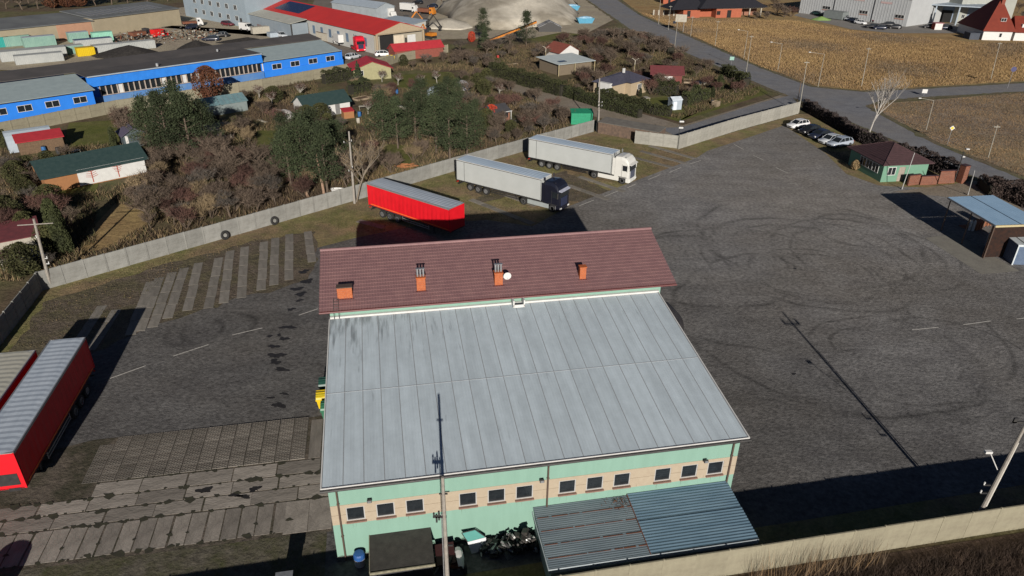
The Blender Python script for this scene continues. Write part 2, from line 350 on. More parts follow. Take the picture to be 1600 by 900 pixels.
# concrete wheel strips in the verge, each a row of cast slabs
slab_m = mat('strip_concrete', (0.214, 0.196, 0.172), (0.144, 0.133, 0.114), 1.6, 0.95, bump=0.4, vary=0.15)
strips = [((481, 362), (488, 410)), ((360, 392), (350, 474)), ((430, 372), (428, 446)), ((288, 419), (262, 498)), ((250, 434), (218, 518)), ((452, 366), (452, 438)), ((413, 378), (408, 454)), ((383, 386), (377, 466)), ((342, 403), (326, 482)), ((311, 411), (293, 486)),
          ((270, 426), (238, 512)), ((236, 440), (203, 524)), ((183, 484), (140, 548)), ((160, 478), (128, 528)), ((735, 312), (832, 350)), ((790, 305), (838, 322)), ((870, 284), (950, 312)), ((905, 276), (975, 300)),
          ((985, 245), (1050, 262)), ((1000, 236), (1072, 256)), ((1015, 228), (1085, 248)), ((560, 345), (600, 356))]
st = tag(bpy.data.objects.new('wheel_strips', None), None, None, kind='structure'); COL.objects.link(st)
smb = MB(); smb.box(-0.5, 0.5, -0.45, 0.45, 0.0, 0.052, bev=0.006); slab_me = smb.mesh('slab', slab_m)
for a, b in strips:
    A, B = Vector(GP(*a)), Vector(GP(*b)); L_ = (B-A).length; n = max(1, round(L_/2.4)); ang = math.atan2(B.y-A.y, B.x-A.x)
    for i in range(n):
        c = A.lerp(B, (i+0.5)/n)
        put('slab', slab_me, st, (c.x+random.uniform(-.04, .04), c.y, random.uniform(0, .006)), ang+random.uniform(-.012, .012), (L_/n-0.06, 1, 1))

# ------------------------------------------------------------------ building frame: a along the front, b away from the camera
HO = Vector((-10.46, 29.53)); HT = R(10.75)
def HL(a, b, z=0.0):
    x, y = rot2(a, b, HT); return (HO.x+x, HO.y+y, z)
# cast slabs and perforated slabs west of the hall
pv = tag(bpy.data.objects.new('concrete_pavement', None), None, None, kind='structure'); COL.objects.link(pv)
pv.location = HL(0, 0, 0); pv.rotation_euler = (0, 0, HT)
dark_joint = ground_mat('joint_soil', ((0.085, 0.0714, 0.0595), (0.153, 0.128, 0.102), (0.045, 0.045, 0.03), (0.08, 0.07, 0.05)), 0.5, 2.0)
mb = MB(); mb.poly([(-34, 2.0, 0.040), (-0.1, 2.0, 0.040), (-0.1, 13.6, 0.040), (-17.2, 13.6, 0.040), (-34, 8.9, 0.040)])
part('joint_bed', mb, dark_joint, pv)
moss = ground_mat('mossy_soil', ((0.072, 0.0648, 0.0504), (0.144, 0.13, 0.101), (0.06, 0.065, 0.03), (0.10, 0.09, 0.06)), 0.4, 1.5)
sheet('mossy_strip', [HL(-34, 2.1)[:2], HL(-34, -5.2)[:2], HL(-.4, -5.2)[:2], HL(-.4, 2.1)[:2]], 0.042, moss)
pav_m = mat('cast_slab', (0.279, 0.251, 0.219), (0.177, 0.159, 0.138), 1.7, 0.95, bump=0.6, vary=0.24)
def slabs(a0, a1, b0, b1, step, gap=0.05):
    n = int(round((a1-a0)/step)); mb = MB(); mb.box(-.5, .5, -.5, .5, 0, 0.056, bev=0.004); me = mb.mesh('paving_slab', pav_m)
    for i in range(n):
        a = a0+(i+.5)*step
        put('paving_slab', me, pv, (a+random.uniform(-.03, .03), (b0+b1)/2+random.uniform(-.02, .02), random.uniform(-.005, .003)), random.uniform(-.008, .008), (step-gap-random.uniform(0, .05), b1-b0-gap, 1))
slabs(-15.6, -0.2, 7.55, 8.85, 2.9); slabs(-24.4, -0.2, 6.33, 7.5, 2.95); slabs(-26, -0.4, 5.1, 6.28, 2.95)
slabs(-27, -3.2, 2.4, 5.04, 1.01, 0.07); slabs(-3.1, -0.1, 2.2, 5.0, 1.5); slabs(-2.0, -0.2, 8.95, 13.3, 0.9)
perf = MB()
W_, D_ = 1.0, 0.75
for i in range(6): x = -W_/2+0.02+i*(W_-0.1)/5.0; perf.box(x, x+0.06, -D_/2+.01, D_/2-.01, 0, 0.07)
for j in range(5): y = -D_/2+0.02+j*(D_-0.09)/4.0; perf.box(-W_/2+.01, W_/2-.01, y, y+0.05, 0, 0.062)
perf_me = perf.mesh('grid_paver', mat('paver_concrete', (0.177, 0.163, 0.143), (0.116, 0.102, 0.0884), 0.5, 0.95, vary=0.2))
for j in range(6):
    for i in range(14 if j < 5 else 13):
        put('grid_paver', perf_me, pv, (-2.7-i*1.03, 9.35+j*0.78, 0.035-0.034*min(1, max(0, (i-4)/7.0))+random.uniform(-.01, .004)), random.uniform(-.01, .01))
jm = MB(); rj = random.Random(77)
def jblob(a, b, r):
    n = 10; ph = rj.uniform(0, 6); x0, y0, _ = HL(a, b)
    pts = [(x0+r*(1+.35*math.sin(2*t+ph)+.25*math.sin(5*t+2*ph))*math.cos(t), y0+r*.7*(1+.35*math.cos(3*t+ph))*math.sin(t), 0.063+rj.uniform(0, .003)) for t in [2*math.pi*k/n for k in range(n)]]
    jm.poly(pts)
for bb_, a0_, a1_ in ((7.5, -24, -.3), (6.3, -26, -.4), (5.07, -26, -.3), (8.85, -15.5, -.4), (2.42, -26, -3)):
    a = a0_
    while a < a1_:
        jblob(a, bb_+rj.gauss(0, .06), rj.uniform(.05, .22) if rj.random() < .8 else rj.uniform(.25, .42)); a += rj.uniform(.25, 1.3)
for k in range(26): jblob(-27+k*1.01+.0, rj.choice((2.5, 4.95, 3.4)), rj.uniform(.06, .2))
tag(part('joint_weeds', jm, mat('joint_weeds', (0.05, 0.05, 0.03), (0.03, 0.028, 0.022), 3, .95), None), 'dark moss and dirt grown out of the joints between the slabs', 'moss', None, 'stuff')
# wet oil and tar stains
oil = mat('oil_stain', (0.022, 0.020, 0.019), (0.035, 0.032, 0.03), 3, 0.35)
def blob(u, v, r, seed, e=1.0):
    x, y = GP(u, v); rr = random.Random(seed); n = 26; ph = [rr.uniform(0, 6.28) for _ in range(4)]
    pts = []
    for i in range(n):
        t = 2*math.pi*i/n; k = r*(1+.28*math.sin(2*t+ph[0])+.2*math.sin(3*t+ph[1])+.16*math.sin(5*t+ph[2])+.1*math.sin(9*t+ph[3]))
        pts.append((x+k*math.cos(t), y+k*e*math.sin(t)))
    z = 0.048 if v < 735 else 0.068
    sheet('oil_stain', pts, z, oil)
for k, (u, v, r, e) in enumerate([(470, 460, .55, .7), (464, 452, .5, .9), (455, 484, .35, .7), (450, 512, .6, .5), (444, 530, .35, .9), (436, 524, .2, 1), (421, 526, .3, .5), (428, 542, .45, .6), (432, 556, .6, .7), (430, 566, .4, 1), (440, 578, .6, .4),
                                (436, 634, .5, .6), (444, 616, .3, .5), (424, 622, .25, .5), (320, 767, .42, .7), (398, 765, .35, .7), (368, 775, .35, .5), (382, 777, .4, .4), (425, 661, .9, .25), (392, 664, .7, .3),
                                (475, 425, .5, .8), (480, 440, .45, 1.4), (468, 470, .3, .8), (1240, 585, .2, .6), (1242, 420, .25, .5)]):
    blob(u, v, r, k, e)
# ------------------------------------------------------------------ the hall with its tiled rear wing
hall = thing('warehouse_building', 'mint green workshop hall with pale sheet-metal roof and a taller dark red tiled wing behind', 'building', HL(0, 0, 0), HT)
A0, A1, BW = 0.34, 24.85, -0.35
SL = (7.6-6.05)/(14.9+0.7)
def rz_(b): return 6.05+(b+0.7)*SL
# walls: side and rear walls plus the long front wall cut round its windows
win = [1.16, 2.84, 4.51, 7.58, 9.27, 10.94, 13.55, 15.25, 16.95, 19.55, 21.27, 22.98]
WW, WZ0, WZ1 = 1.04, 3.1, 4.12
w = MB()
xs = [A0]
for a in win: xs += [a, a+WW]
xs.append(A1)
def front(z0, z1, mi, cut):
    if not cut: w.box(A0, A1, BW, BW+0.3, z0, z1, mi); return
    for i in range(0, len(xs)-1, 2): w.box(xs[i], xs[i+1], BW, BW+0.3, z0, z1, mi)
front(0, 2.90, 0, False); w.box(A0, A1, BW, BW+.3, 4.36, 5.92, 0)
w.box(A0, A0+.3, BW+.3, 15.2, 0, 2.9, 0); w.box(A0, A0+.3, BW+.3, 15.2, 4.36, 5.92, 0); w.box(A0, A0+.3, BW+.3, 15.2, 2.9, 4.36, 1)
w.box(A1-.3, A1, BW+.3, 15.2, 0, 2.9, 0); w.box(A1-.3, A1, BW+.3, 15.2, 4.36, 5.92, 0); w.box(A1-.3, A1, BW+.3, 15.2, 2.9, 4.36, 1)
for a_ in (A0, A1-.3):
    w.hexa([(a_, BW+.3, 5.92), (a_+.3, BW+.3, 5.92), (a_+.3, 15.2, 5.92), (a_, 15.2, 5.92), (a_, BW+.3, rz_(BW+.3)-.14), (a_+.3, BW+.3, rz_(BW+.3)-.14), (a_+.3, 15.2, rz_(15.2)-.14), (a_, 15.2, rz_(15.2)-.14)], 0)
part('wall', w, [mint, beige], hall)
w = MB()
for i in range(0, len(xs)-1, 2): w.box(xs[i], xs[i+1], BW-.02, BW+.3, 2.9, 4.36, 0)
for i in range(1, len(xs)-1, 2):
    w.box(xs[i], xs[i+1], BW-.02, BW+.3, 2.9, WZ0, 0); w.box(xs[i], xs[i+1], BW-.02, BW+.3, WZ1, 4.36, 0)
part('beige_band', w, beige, hall)
w = MB()
for z in (3.62,):
    for i in range(0, len(xs)-1, 2): w.box(xs[i], xs[i+1], BW-.026, BW-.018, z, z+.015, 0)
for k in range(17): w.box(A0+.7+k*1.45, A0+.712+k*1.45, BW-.027, BW-.018, 2.92, 3.08, 0)
part('band_joints', w, mat('joint_brown', (0.20, 0.15, 0.10), None, 3, .9), hall)['kind'] = 'stuff'
part('plinth', MB().box(A0-.03, A1+.03, BW-.04, BW-.002, 0, 0.35), mat('plinth_grey', (0.12, 0.12, 0.11), None, 2, .9), hall)
fr = MB(); t = .06
fr.box(0, WW, 0, .09, 0, t); fr.box(0, WW, 0, .09, 1.02-t, 1.02); fr.box(0, t, 0, .09, t, 1.02-t); fr.box(WW-t, WW, 0, .09, t, 1.02-t)
fr_me = fr.mesh('frame', mat('window_frame_white', (0.40, 0.40, 0.39), None, 2, .5)); pane_me = MB().box(t, WW-t, .05, .06, t, 1.02-t).mesh('pane', glass)
sill_me = MB().box(-.04, WW+.06, -.16, .05, -.09, -.005).mesh('sill', mat('brown_sill', (0.23, 0.14, 0.11), None, 4, .7))
inner = mat('dark_interior', (0.02, 0.02, 0.02), None, 1, 1)
back_me = MB().box(0, WW, .2, .25, 0, 1.02).mesh('dark_backing', inner)  # dark sheet in place of the shaded room behind the glass
for k, a in enumerate(win):
    wd = put('window', fr_me, hall, (a, BW+.0, WZ0))
    put('pane', pane_me, wd); put('sill', sill_me, wd); put('dark_backing', back_me, wd)
drip = mat('drip_stain', (0.13, 0.20, 0.16), (0.16, 0.27, 0.21), 6, .95)
dm = MB(); rd_ = random.Random(12)
for a in win:
    for k in range(3):
        x = a+rd_.uniform(.05, .95); L_ = rd_.uniform(.12, .55); wd_ = rd_.uniform(.008, .02)
        dm.poly([(x-wd_, BW-.004, 2.88), (x+wd_, BW-.004, 2.88), (x+wd_*.2, BW-.004, 2.88-L_)])
for k in range(26):
    x = rd_.uniform(A0+.3, A1-.3); L_ = rd_.uniform(.1, .6); wd_ = rd_.uniform(.008, .03)
    dm.poly([(x-wd_, BW-.004, 5.7), (x+wd_, BW-.004, 5.7), (x+wd_*.2, BW-.004, 5.7-L_)])
for k in range(40):
    x = rd_.uniform(A0+.1, 11.8); h_ = rd_.uniform(.05, .3); wd_ = rd_.uniform(.1, .5)
    dm.poly([(x-wd_, BW-.004, .36), (x+wd_, BW-.004, .36), (x+wd_*.5, BW-.004, .36+h_), (x-wd_*.3, BW-.004, .36+h_*.8)])
part('drip_marks', dm, drip, hall)['kind'] = 'stuff'
# roof deck, then the profiled sheets laid side by side with dark seams between
part('roof_deck', MB().hexa([(.1, -.6, rz_(-.6)-.14), (25.05, -.6, rz_(-.6)-.14), (25.15, 15.15, rz_(15.15)-.14), (.1, 15.15, rz_(15.15)-.14), (.1, -.6, rz_(-.6)-.035), (25.05, -.6, rz_(-.6)-.035), (25.15, 15.15, rz_(15.15)-.035), (.1, 15.15, rz_(15.15)-.035)]),
     mat('roof_seam', (0.22, 0.22, 0.226), None, 2, .8), hall)
def soot(nt, out, src):
    N = nt.nodes; L = nt.links
    ge = N.new('ShaderNodeNewGeometry')
    tr = N.new('ShaderNodeMapping'); tr.vector_type = 'TEXTURE'; tr.inputs['Location'].default_value = HL(0, 0, 0); tr.inputs['Rotation'].default_value = (0, 0, HT); L.new(ge.outputs['Position'], tr.inputs[0])
    sx = N.new('ShaderNodeSeparateXYZ'); L.new(tr.outputs[0], sx.inputs[0])
    mp = N.new('ShaderNodeMapping'); mp.inputs['Scale'].default_value = (2.2, .22, 1); L.new(tr.outputs[0], mp.inputs[0])
    n = N.new('ShaderNodeTexNoise'); n.inputs['Scale'].default_value = 1.6; n.inputs['Detail'].default_value = 7; L.new(mp.outputs[0], n.inputs['Vector'])
    top = N.new('ShaderNodeMapRange'); top.inputs[1].default_value = 9.5; top.inputs[2].default_value = 15.0; L.new(sx.outputs[1], top.inputs[0])
    lef = N.new('ShaderNodeMapRange'); lef.inputs[1].default_value = 12.0; lef.inputs[2].default_value = 0.5; L.new(sx.outputs[0], lef.inputs[0])
    a = N.new('ShaderNodeMath'); a.operation = 'MULTIPLY'; L.new(top.outputs[0], a.inputs[0]); L.new(lef.outputs[0], a.inputs[1])
    b = N.new('ShaderNodeMath'); b.operation = 'MULTIPLY_ADD'; b.inputs[1].default_value = .32; L.new(a.outputs[0], b.inputs[0]); L.new(n.outputs['Fac'], b.inputs[2])
    r = N.new('ShaderNodeMapRange'); r.inputs[1].default_value = .66; r.inputs[2].default_value = .84; r.inputs[3].default_value = 1; r.inputs[4].default_value = .5; L.new(b.outputs[0], r.inputs[0])
    # faint streaks all down the slope
    mp2 = N.new('ShaderNodeMapping'); mp2.inputs['Scale'].default_value = (1.3, .09, 1); L.new(tr.outputs[0], mp2.inputs[0])
    n2 = N.new('ShaderNodeTexNoise'); n2.inputs['Scale'].default_value = 1.5; n2.inputs['Detail'].default_value = 6; L.new(mp2.outputs[0], n2.inputs['Vector'])
    r2 = N.new('ShaderNodeMapRange'); r2.inputs[1].default_value = .35; r2.inputs[2].default_value = .7; r2.inputs[3].default_value = .88; r2.inputs[4].default_value = 1.05; L.new(n2.outputs['Fac'], r2.inputs[0])
    q = N.new('ShaderNodeMath'); q.operation = 'MULTIPLY'; L.new(r.outputs[0], q.inputs[0]); L.new(r2.outputs[0], q.inputs[1])
    v = N.new('ShaderNodeVectorMath'); v.operation = 'SCALE'; L.new(out, v.inputs[0]); L.new(q.outputs[0], v.inputs['Scale']); return v.outputs[0]
roof_sheet = mat('roof_sheet', (0.48, 0.554, 0.605), (0.409, 0.473, 0.514), 0.7, 0.55, vary=0.035, extra=soot, spec=.25)
NP = 22; PW = 25.0/NP
def panel(len_):
    mb = MB(); g = .012; W = PW-2*g; n = 6; prof = []
    for i in range(n):   # shallow trapezoid ribs
        x = i*W/n; prof += [(x+.005, 0), (x+W/n*.62, 0), (x+W/n*.72, .007), (x+W/n*.92, .007)]
    prof.append((W, 0)); vs = [(g+x, 0, z) for x, z in prof]+[(g+x, len_, z) for x, z in prof]; k = len(prof)
    mb.add(vs, [(i, i+1, k+i+1, k+i) for i in range(k-1)])
    mb.box(g, PW-g, 0, len_, -.03, -.002)
    mb.box(PW-.035, PW+.01, 0, len_, -.02, .012, 1)
    return mb
seam_m = mat('seam_dark', (0.251, 0.267, 0.285), None, 4, .8)
SEAM = 6.95
for k in range(NP):
    for (b0, b1, dz) in ((-.7, SEAM+.06, 0), (SEAM, 14.9, .012)):
        L_ = math.hypot(b1-b0, rz_(b1)-rz_(b0))
        if k == 0: me1 = panel(L_).mesh('roof_panel', [roof_sheet, seam_m]); (globals().__setitem__('pA' if b0 < 0 else 'pB', me1))
        o = put('roof_panel', pA if b0 < 0 else pB, hall, (.1+k*PW, b0, rz_(b0)+dz)); o.rotation_euler = (math.atan(SL), 0, 0)
part('ridge_lap', MB().box(.1, 25.1, SEAM-.03, SEAM-.004, rz_(SEAM)-.03, rz_(SEAM)+.03), seam_m, hall)
part('fascia', MB().box(0.02, 25.18, -.76, -.705, rz_(-.7)-.16, rz_(-.7)+.05).box(0.02, .09, -.7, 14.9, 6.0, 6.0), white, hall)
for a_ in (.02, 25.11):
    vb = MB()
    vb.hexa([(a_, -.7, rz_(-.7)-.12), (a_+.07, -.7, rz_(-.7)-.12), (a_+.07, 14.9, rz_(14.9)-.12), (a_, 14.9, rz_(14.9)-.12), (a_, -.7, rz_(-.7)+.06), (a_+.07, -.7, rz_(-.7)+.06), (a_+.07, 14.9, rz_(14.9)+.06), (a_, 14.9, rz_(14.9)+.06)])
    part('verge_trim', vb, white, hall)
part('gutter', MB().cyl((0, -.86, 5.98), (25.2, -.86, 5.98), .085, n=8), dark_metal, hall)
for a_ in (.80, 12.85, 24.42):
    part('downpipe', MB().cyl((a_, -.86, 5.95), (a_, BW-.09, 5.5), .055, n=8).cyl((a_, BW-.09, 5.5), (a_, BW-.09, .1), .055, n=8).box(a_-.08, a_+.08, BW-.12, BW, 2.0, 2.05).box(a_-.08, a_+.08, BW-.12, BW, 4.5, 4.55), brown_metal, hall)
for a_, z_ in ((2.53, 4.62), (12.45, 4.52), (22.68, 4.46)):
    fl = part('floodlight', MB().box(a_-.13, a_+.13, BW-.3, BW-.16, z_-.1, z_+.1, bev=.02).box(a_-.03, a_+.03, BW-.17, BW, z_-.03, z_+.03), dark_metal, hall)
    part('lens', MB().box(a_-.1, a_+.1, BW-.315, BW-.302, z_-.08, z_+.07), steel, fl)
# rear wing: walls, gables, tiled roof
ZE, ZR, B0, BR, B1 = 8.35, 10.3, 14.8, 21.1, 24.3
w = MB(); w.box(.1, 25.4, 15.2, 24.0, 0, 8.25)
for a_ in (.1, 25.1): w.extr([(15.2, 8.25), (24.0, 8.25), (21.1, 10.1)], 'x', a_, a_+.3)
part('wing_wall', w, mint, hall)
part('wall_flashing', MB().box(.1, 25.2, 14.96, 15.19, 7.55, 7.75), white, hall)
tile_m = mat('dark_red_tile', (0.226, 0.13, 0.129), (0.183, 0.103, 0.107), 1.3, 0.5, spec=.35)
def tiles(a0, a1, b0, z0, b1, z1, name, step=.35, wave=.2):
    L_ = math.hypot(b1-b0, z1-z0); nr = int(L_/step); nw = int((a1-a0)/wave*6); vs = []; fs = []
    sb, sz = (b1-b0)/L_, (z1-z0)/L_
    nb, nz = (-sz, sb) if b1 > b0 else (sz, -sb)
    if nz < 0: nb, nz = -nb, -nz
    xs_ = [a0+(a1-a0)*i/nw for i in range(nw+1)]; wv = [0.028*max(-.35, math.cos(2*math.pi*(x-a0)/wave)) for x in xs_]
    for r in range(nr):
        for t_, lift in ((r*L_/nr, .035), ((r+1)*L_/nr, .0)):
            for x, h in zip(xs_, wv): vs.append((x, b0+sb*t_+nb*(h+lift), z0+sz*t_+nz*(h+lift)))
    n1 = nw+1
    for r in range(2*nr-1):
        for i in range(nw): fs.append((r*n1+i, r*n1+i+1, r*n1+n1+i+1, r*n1+n1+i))
    mb = MB(); mb.add(vs, fs); return part(name, mb, tile_m, hall)
f1 = tiles(-.6, 26.5, B0, ZE, BR, ZR, 'tiled_slope')
f2 = tiles(-.6, 26.5, B1, ZE, BR, ZR, 'tiled_slope')
trim = mat('dark_red_trim', (0.14, 0.05, 0.05), None, 3, .5)
part('roof_base', MB().extr([(B0+.02, ZE-.12), (B1-.02, ZE-.12), (B1-.02, ZE-.02), (BR, ZR-.02), (B0+.02, ZE-.02)], 'x', -.55, 26.45), trim, hall)
part('ridge_cap', MB().cyl((-.62, BR, ZR+.02), (26.52, BR, ZR+.02), .12, n=10), tile_m, hall)
part('wing_gutter', MB().cyl((-.6, B0-.07, ZE-.06), (26.5, B0-.07, ZE-.06), .075, n=8), trim, hall)
def zt(b): return ZE+(b-B0)*(ZR-ZE)/(BR-B0)
mort = mat('mortar_grey', (0.35, 0.3, 0.25), None, 5, .9)
def chimney(a0, a1, b0, dep, h, flues, cap):
    z0 = zt(b0)-.15; zt_ = zt(b0)+h; mb = MB()
    nrow = int((zt_-z0)/.085)
    for r in range(nrow):
        e = .006 if r % 2 else 0
        mb.box(a0+e, a1-e, b0+e, b0+dep-e, z0+r*.085, z0+(r+.86)*.085)
    c = part('chimney', mb, brick, hall)
    part('mortar', MB().box(a0+.012, a1-.012, b0+.012, b0+dep-.012, z0, zt_-.06), mort, c)
    part('cap', MB().box(a0-.04, a1+.04, b0-.04, b0+dep+.04, zt_-.07, zt_+.0), brown_metal if cap else brick, c)
    for i in range(flues):
        x = a0+(a1-a0)*(i+.5)/flues
        part('flue', MB().cyl((x, b0+dep/2, zt_), (x, b0+dep/2, zt_+.62), .075, n=10).cyl((x, b0+dep/2, zt_+.62), (x, b0+dep/2, zt_+.66), .13, n=10), steel, c)
    part('flashing', MB().box(a0-.1, a1+.1, b0-.16, b0+.0, z0+.15, z0+.17), trim, c)
chimney(.72, 1.8, 15.9, .5, .95, 0, True); chimney(6.5, 7.15, 16.1, .5, 1.1, 3, False)
chimney(12.36, 12.98, 16.05, .5, 1.05, 3, False); chimney(19.0, 19.5, 16.0, .42, 1.05, 0, False)
dish = MB(); rg = []
for r_, d_ in ((.02, .07), (.16, .045), (.3, 0.0)):
    rg.append([(13.3+r_*math.cos(t_*math.pi/8), 15.9+d_, 9.55+r_*math.sin(t_*math.pi/8)) for t_ in range(16)])
dish.loft(rg); dish.cyl((13.3, 15.95, 9.5), (13.0, 16.2, 9.3), .02); dish.cyl((13.3, 15.9, 9.4), (13.3, 15.55, 9.5), .012)
part('satellite_dish', dish, white, hall)
lad = MB()
for dx in (0, .35): lad.cyl((.42+dx, 14.75, 8.36), (.42+dx, 15.85, 8.78), .02, n=5).cyl((.42+dx, 14.75, 8.36), (.42+dx, 14.75, 7.7), .02, n=5)
for k in range(5): lad.cyl((.42, 14.8+k*.25, 8.4+k*.09), (.77, 14.8+k*.25, 8.4+k*.09), .015, n=5)
part('roof_ladder', lad, dark_metal, hall)
part('roof_hatch', MB().box(13.45, 13.55, 14.2, 15.0, 7.72, 8.3).box(14.25, 14.35, 14.2, 15.0, 7.72, 8.3).box(13.45, 14.35, 14.2, 14.28, 7.72, 7.95), white, hall)

# ------------------------------------------------------------------ lean-to against the front wall
lean = thing('lean_to_shed', 'low lean-to with bluish corrugated steel roof and rusty seams against the hall front', 'shed', HL(0, 0, 0), HT)
corr = mat('blue_grey_corrugated', (0.139, 0.215, 0.277), (0.0937, 0.156, 0.212), 0.9, .5, metal=.2, stretch=(.4, 2.5, 1))
corr2 = mat('pale_corrugated', (0.178, 0.218, 0.244), (0.125, 0.158, 0.185), 0.8, .5, metal=.2, stretch=(.4, 2.5, 1))
def corr_sheet(a0, a1, b0, z0, b1, z1, pitch, amp, m, name, parent, a0b=None, a1b=None):
    n = int(abs(b1-b0)/pitch*6); vs = []; a0b = a0 if a0b is None else a0b; a1b = a1 if a1b is None else a1b
    for i in range(n+1):
        t_ = i/n; b = b0+(b1-b0)*t_; z = z0+(z1-z0)*t_+amp*math.cos(2*math.pi*(b-b0)/pitch)
        vs += [(a0+(a0b-a0)*t_, b, z), (a1+(a1b-a1)*t_, b, z)]
    mb = MB(); mb.add(vs, [(2*i, 2*i+1, 2*i+3, 2*i+2) for i in range(n)]); return part(name, mb, m, parent)
zl = lambda b: 2.27+(b+.4)*(.34/4.3)
bands = [(-.4, -1.25), (-1.25, -2.2), (-2.2, -3.15), (-3.15, -4.05), (-4.05, -4.7)]
for i, (b0, b1) in enumerate(bands):
    corr_sheet(12.0, 18.0, b0, zl(b0)+.03+.012*(i % 2), b1, zl(b1)+.03+.012*(i % 2), .14, .008, corr2, 'roof_sheet', lean)
for i, (b0, b1) in enumerate([(-.4, -2.5), (-2.5, -4.7)]):
    corr_sheet(17.9, 24.45, b0, zl(b0)+.14, b1, zl(b1)+.10, .2, .014, corr, 'roof_sheet', lean)
rust = mat('rust', (0.20, 0.07, 0.035), (0.10, 0.05, 0.035), 3, .9)
rs = MB()
for b in (-1.25, -2.2, -3.15, -4.05):
    x = 12.1
    while x < 17.9:
        L_ = random.uniform(.4, 1.3); hw = random.uniform(.012, .035)+(.02 if x > 16 else 0)
        rs.box(x, min(x+L_, 17.9), b-hw, b+hw, zl(b)+.058, zl(b)+.066); x += L_+random.uniform(0, .2)
rs.hexa([(17.87, -4.7, zl(-4.7)+.03), (17.9, -4.7, zl(-4.7)+.03), (17.9, -.4, zl(-.4)+.03), (17.87, -.4, zl(-.4)+.03), (17.87, -4.7, zl(-4.7)+.11), (17.9, -4.7, zl(-4.7)+.11), (17.9, -.4, zl(-.4)+.15), (17.87, -.4, zl(-.4)+.15)])
part('rust_seam', rs, rust, lean)
lf = MB()
rr = random.Random(5)
for k in range(140):
    x = 17.3+rr.gauss(0, .45); b = -.5-abs(rr.gauss(0, .5)); x += (-.5-b)*.35; z = zl(b)+.08
    s_ = rr.uniform(.03, .1); a_ = rr.uniform(0, 6.28)
    lf.poly([(x, b, z+.02), (x+s_*math.cos(a_), b+s_*math.sin(a_), z+.05), (x+s_*math.cos(a_+1.2), b+s_*math.sin(a_+1.2), z+.01)])
part('leaf_litter', lf, mat('leaf_litter', (0.13, 0.055, 0.03), (0.07, 0.035, 0.02), 8, .95), lean)
shw = mat('lean_wall_sheet', (0.30, 0.34, 0.36), (0.22, 0.26, 0.28), 1.2, .7)
part('wall', MB().box(12.15, 12.2, -4.6, -.45, 0, 1.9).box(24.2, 24.25, -4.6, -.45, 0, 1.9).box(12.15, 24.25, -4.65, -4.6, 0, 1.8), shw, lean)
part('fascia', MB().box(12.0, 24.45, -4.76, -4.71, 1.68, 1.98).box(11.95, 12.0, -4.76, -.4, 1.88, 1.96), mat('fascia_sheet', (0.42, 0.47, 0.50), (0.34, 0.39, 0.42), 1, .6), lean)

# ------------------------------------------------------------------ things along the front wall
sh = thing('flat_roofed_trailer', 'dark flat-topped box trailer parked against the hall front wall', 'trailer', HL(4.1, -1.6, 0), HT)
roofd = mat('tarred_top', (0.060, 0.056, 0.050), (0.04, 0.037, 0.034), 2.5, .85, bump=.3)
part('top', MB().hexa([(-1.8, -1.3, 1.6), (1.75, -1.42, 1.6), (1.75, 1.33, 1.66), (-1.8, 1.33, 1.66), (-1.8, -1.3, 1.7), (1.75, -1.42, 1.7), (1.75, 1.33, 1.76), (-1.8, 1.33, 1.76)]), roofd, sh)
part('rail', MB().box(-1.82, 1.78, -1.48, -1.42, 1.58, 1.74).box(-1.84, -1.79, -1.4, 1.33, 1.62, 1.79).box(-1.8, 1.78, 1.33, 1.37, 1.66, 1.8), mat('old_wood_edge', (0.27, 0.25, 0.18), (0.15, 0.14, 0.10), 5, .9), sh)
part('body', MB().box(-1.7, 1.65, -1.2, 1.25, .45, 1.6), mat('dark_body', (0.05, 0.05, 0.055), None, 2, .7), sh)
for x in (-.5, .5):
    for y in (-1.25, 1.1): part('wheel', MB().cyl((x, y, .35), (x, y+.18, .35), .35, n=14), rubber, sh)
dr = thing('plastic_drum', 'blue-lidded white plastic drum beside the dark box trailer', 'drum', HL(1.62, -.85, 0), HT)
def ring(r, z, n=16, cx=0, cy=0): return [(cx+r*math.cos(2*math.pi*i/n), cy+r*math.sin(2*math.pi*i/n), z) for i in range(n)]
part('body', MB().loft([ring(.27, 0), ring(.31, .1), ring(.31, .45), ring(.30, .62)]), white, dr)
part('lid', MB().loft([ring(.33, .62), ring(.33, .9), ring(.27, .98), ring(.1, 1.0)]), mat('blue_plastic', (0.03, 0.10, 0.30), None, 3, .4), dr)

def lump_mesh(seed, n, r, zmax, mats, kinds='bars'):
    rr = random.Random(seed); mb = MB()
    for k in range(n):
        x, y = rr.uniform(-r, r), rr.uniform(-r*.6, r*.6); z = rr.uniform(.05, zmax)*(1-(abs(x)/r)*.5)
        d = Vector((rr.uniform(-1, 1), rr.uniform(-1, 1), rr.uniform(-.6, .6))).normalized()*rr.uniform(.15, .5)
        mi = rr.randrange(len(mats)); q = rr.random()
        if q < .45: mb.cyl((x, y, z), (x+d.x, y+d.y, z+d.z*.6), rr.uniform(.02, .09), rr.uniform(.02, .09), 7, mi)
        elif q < .8:
            s1, s2, s3 = rr.uniform(.05, .28), rr.uniform(.05, .2), rr.uniform(.04, .16); mb.x = Matrix.Translation((x, y, z)) @ Matrix.Rotation(rr.uniform(0, 3), 4, 'Z') @ Matrix.Rotation(rr.uniform(-.6, .6), 4, 'X')
            mb.box(-s1, s1, -s2, s2, -s3, s3, mi, bev=.015); mb.x = None
        else: mb.cyl((x, y, z), (x+.1, y+.04, z+.05), rr.uniform(.1, .25), None, 12, mi)
    return mb
dkm = mat('greasy_metal', (0.025, 0.024, 0.023), (0.05, 0.045, 0.04), 6, .5)
alum = mat('dull_aluminium', (0.35, 0.35, 0.34), (0.22, 0.22, 0.22), 6, .45, metal=.5)
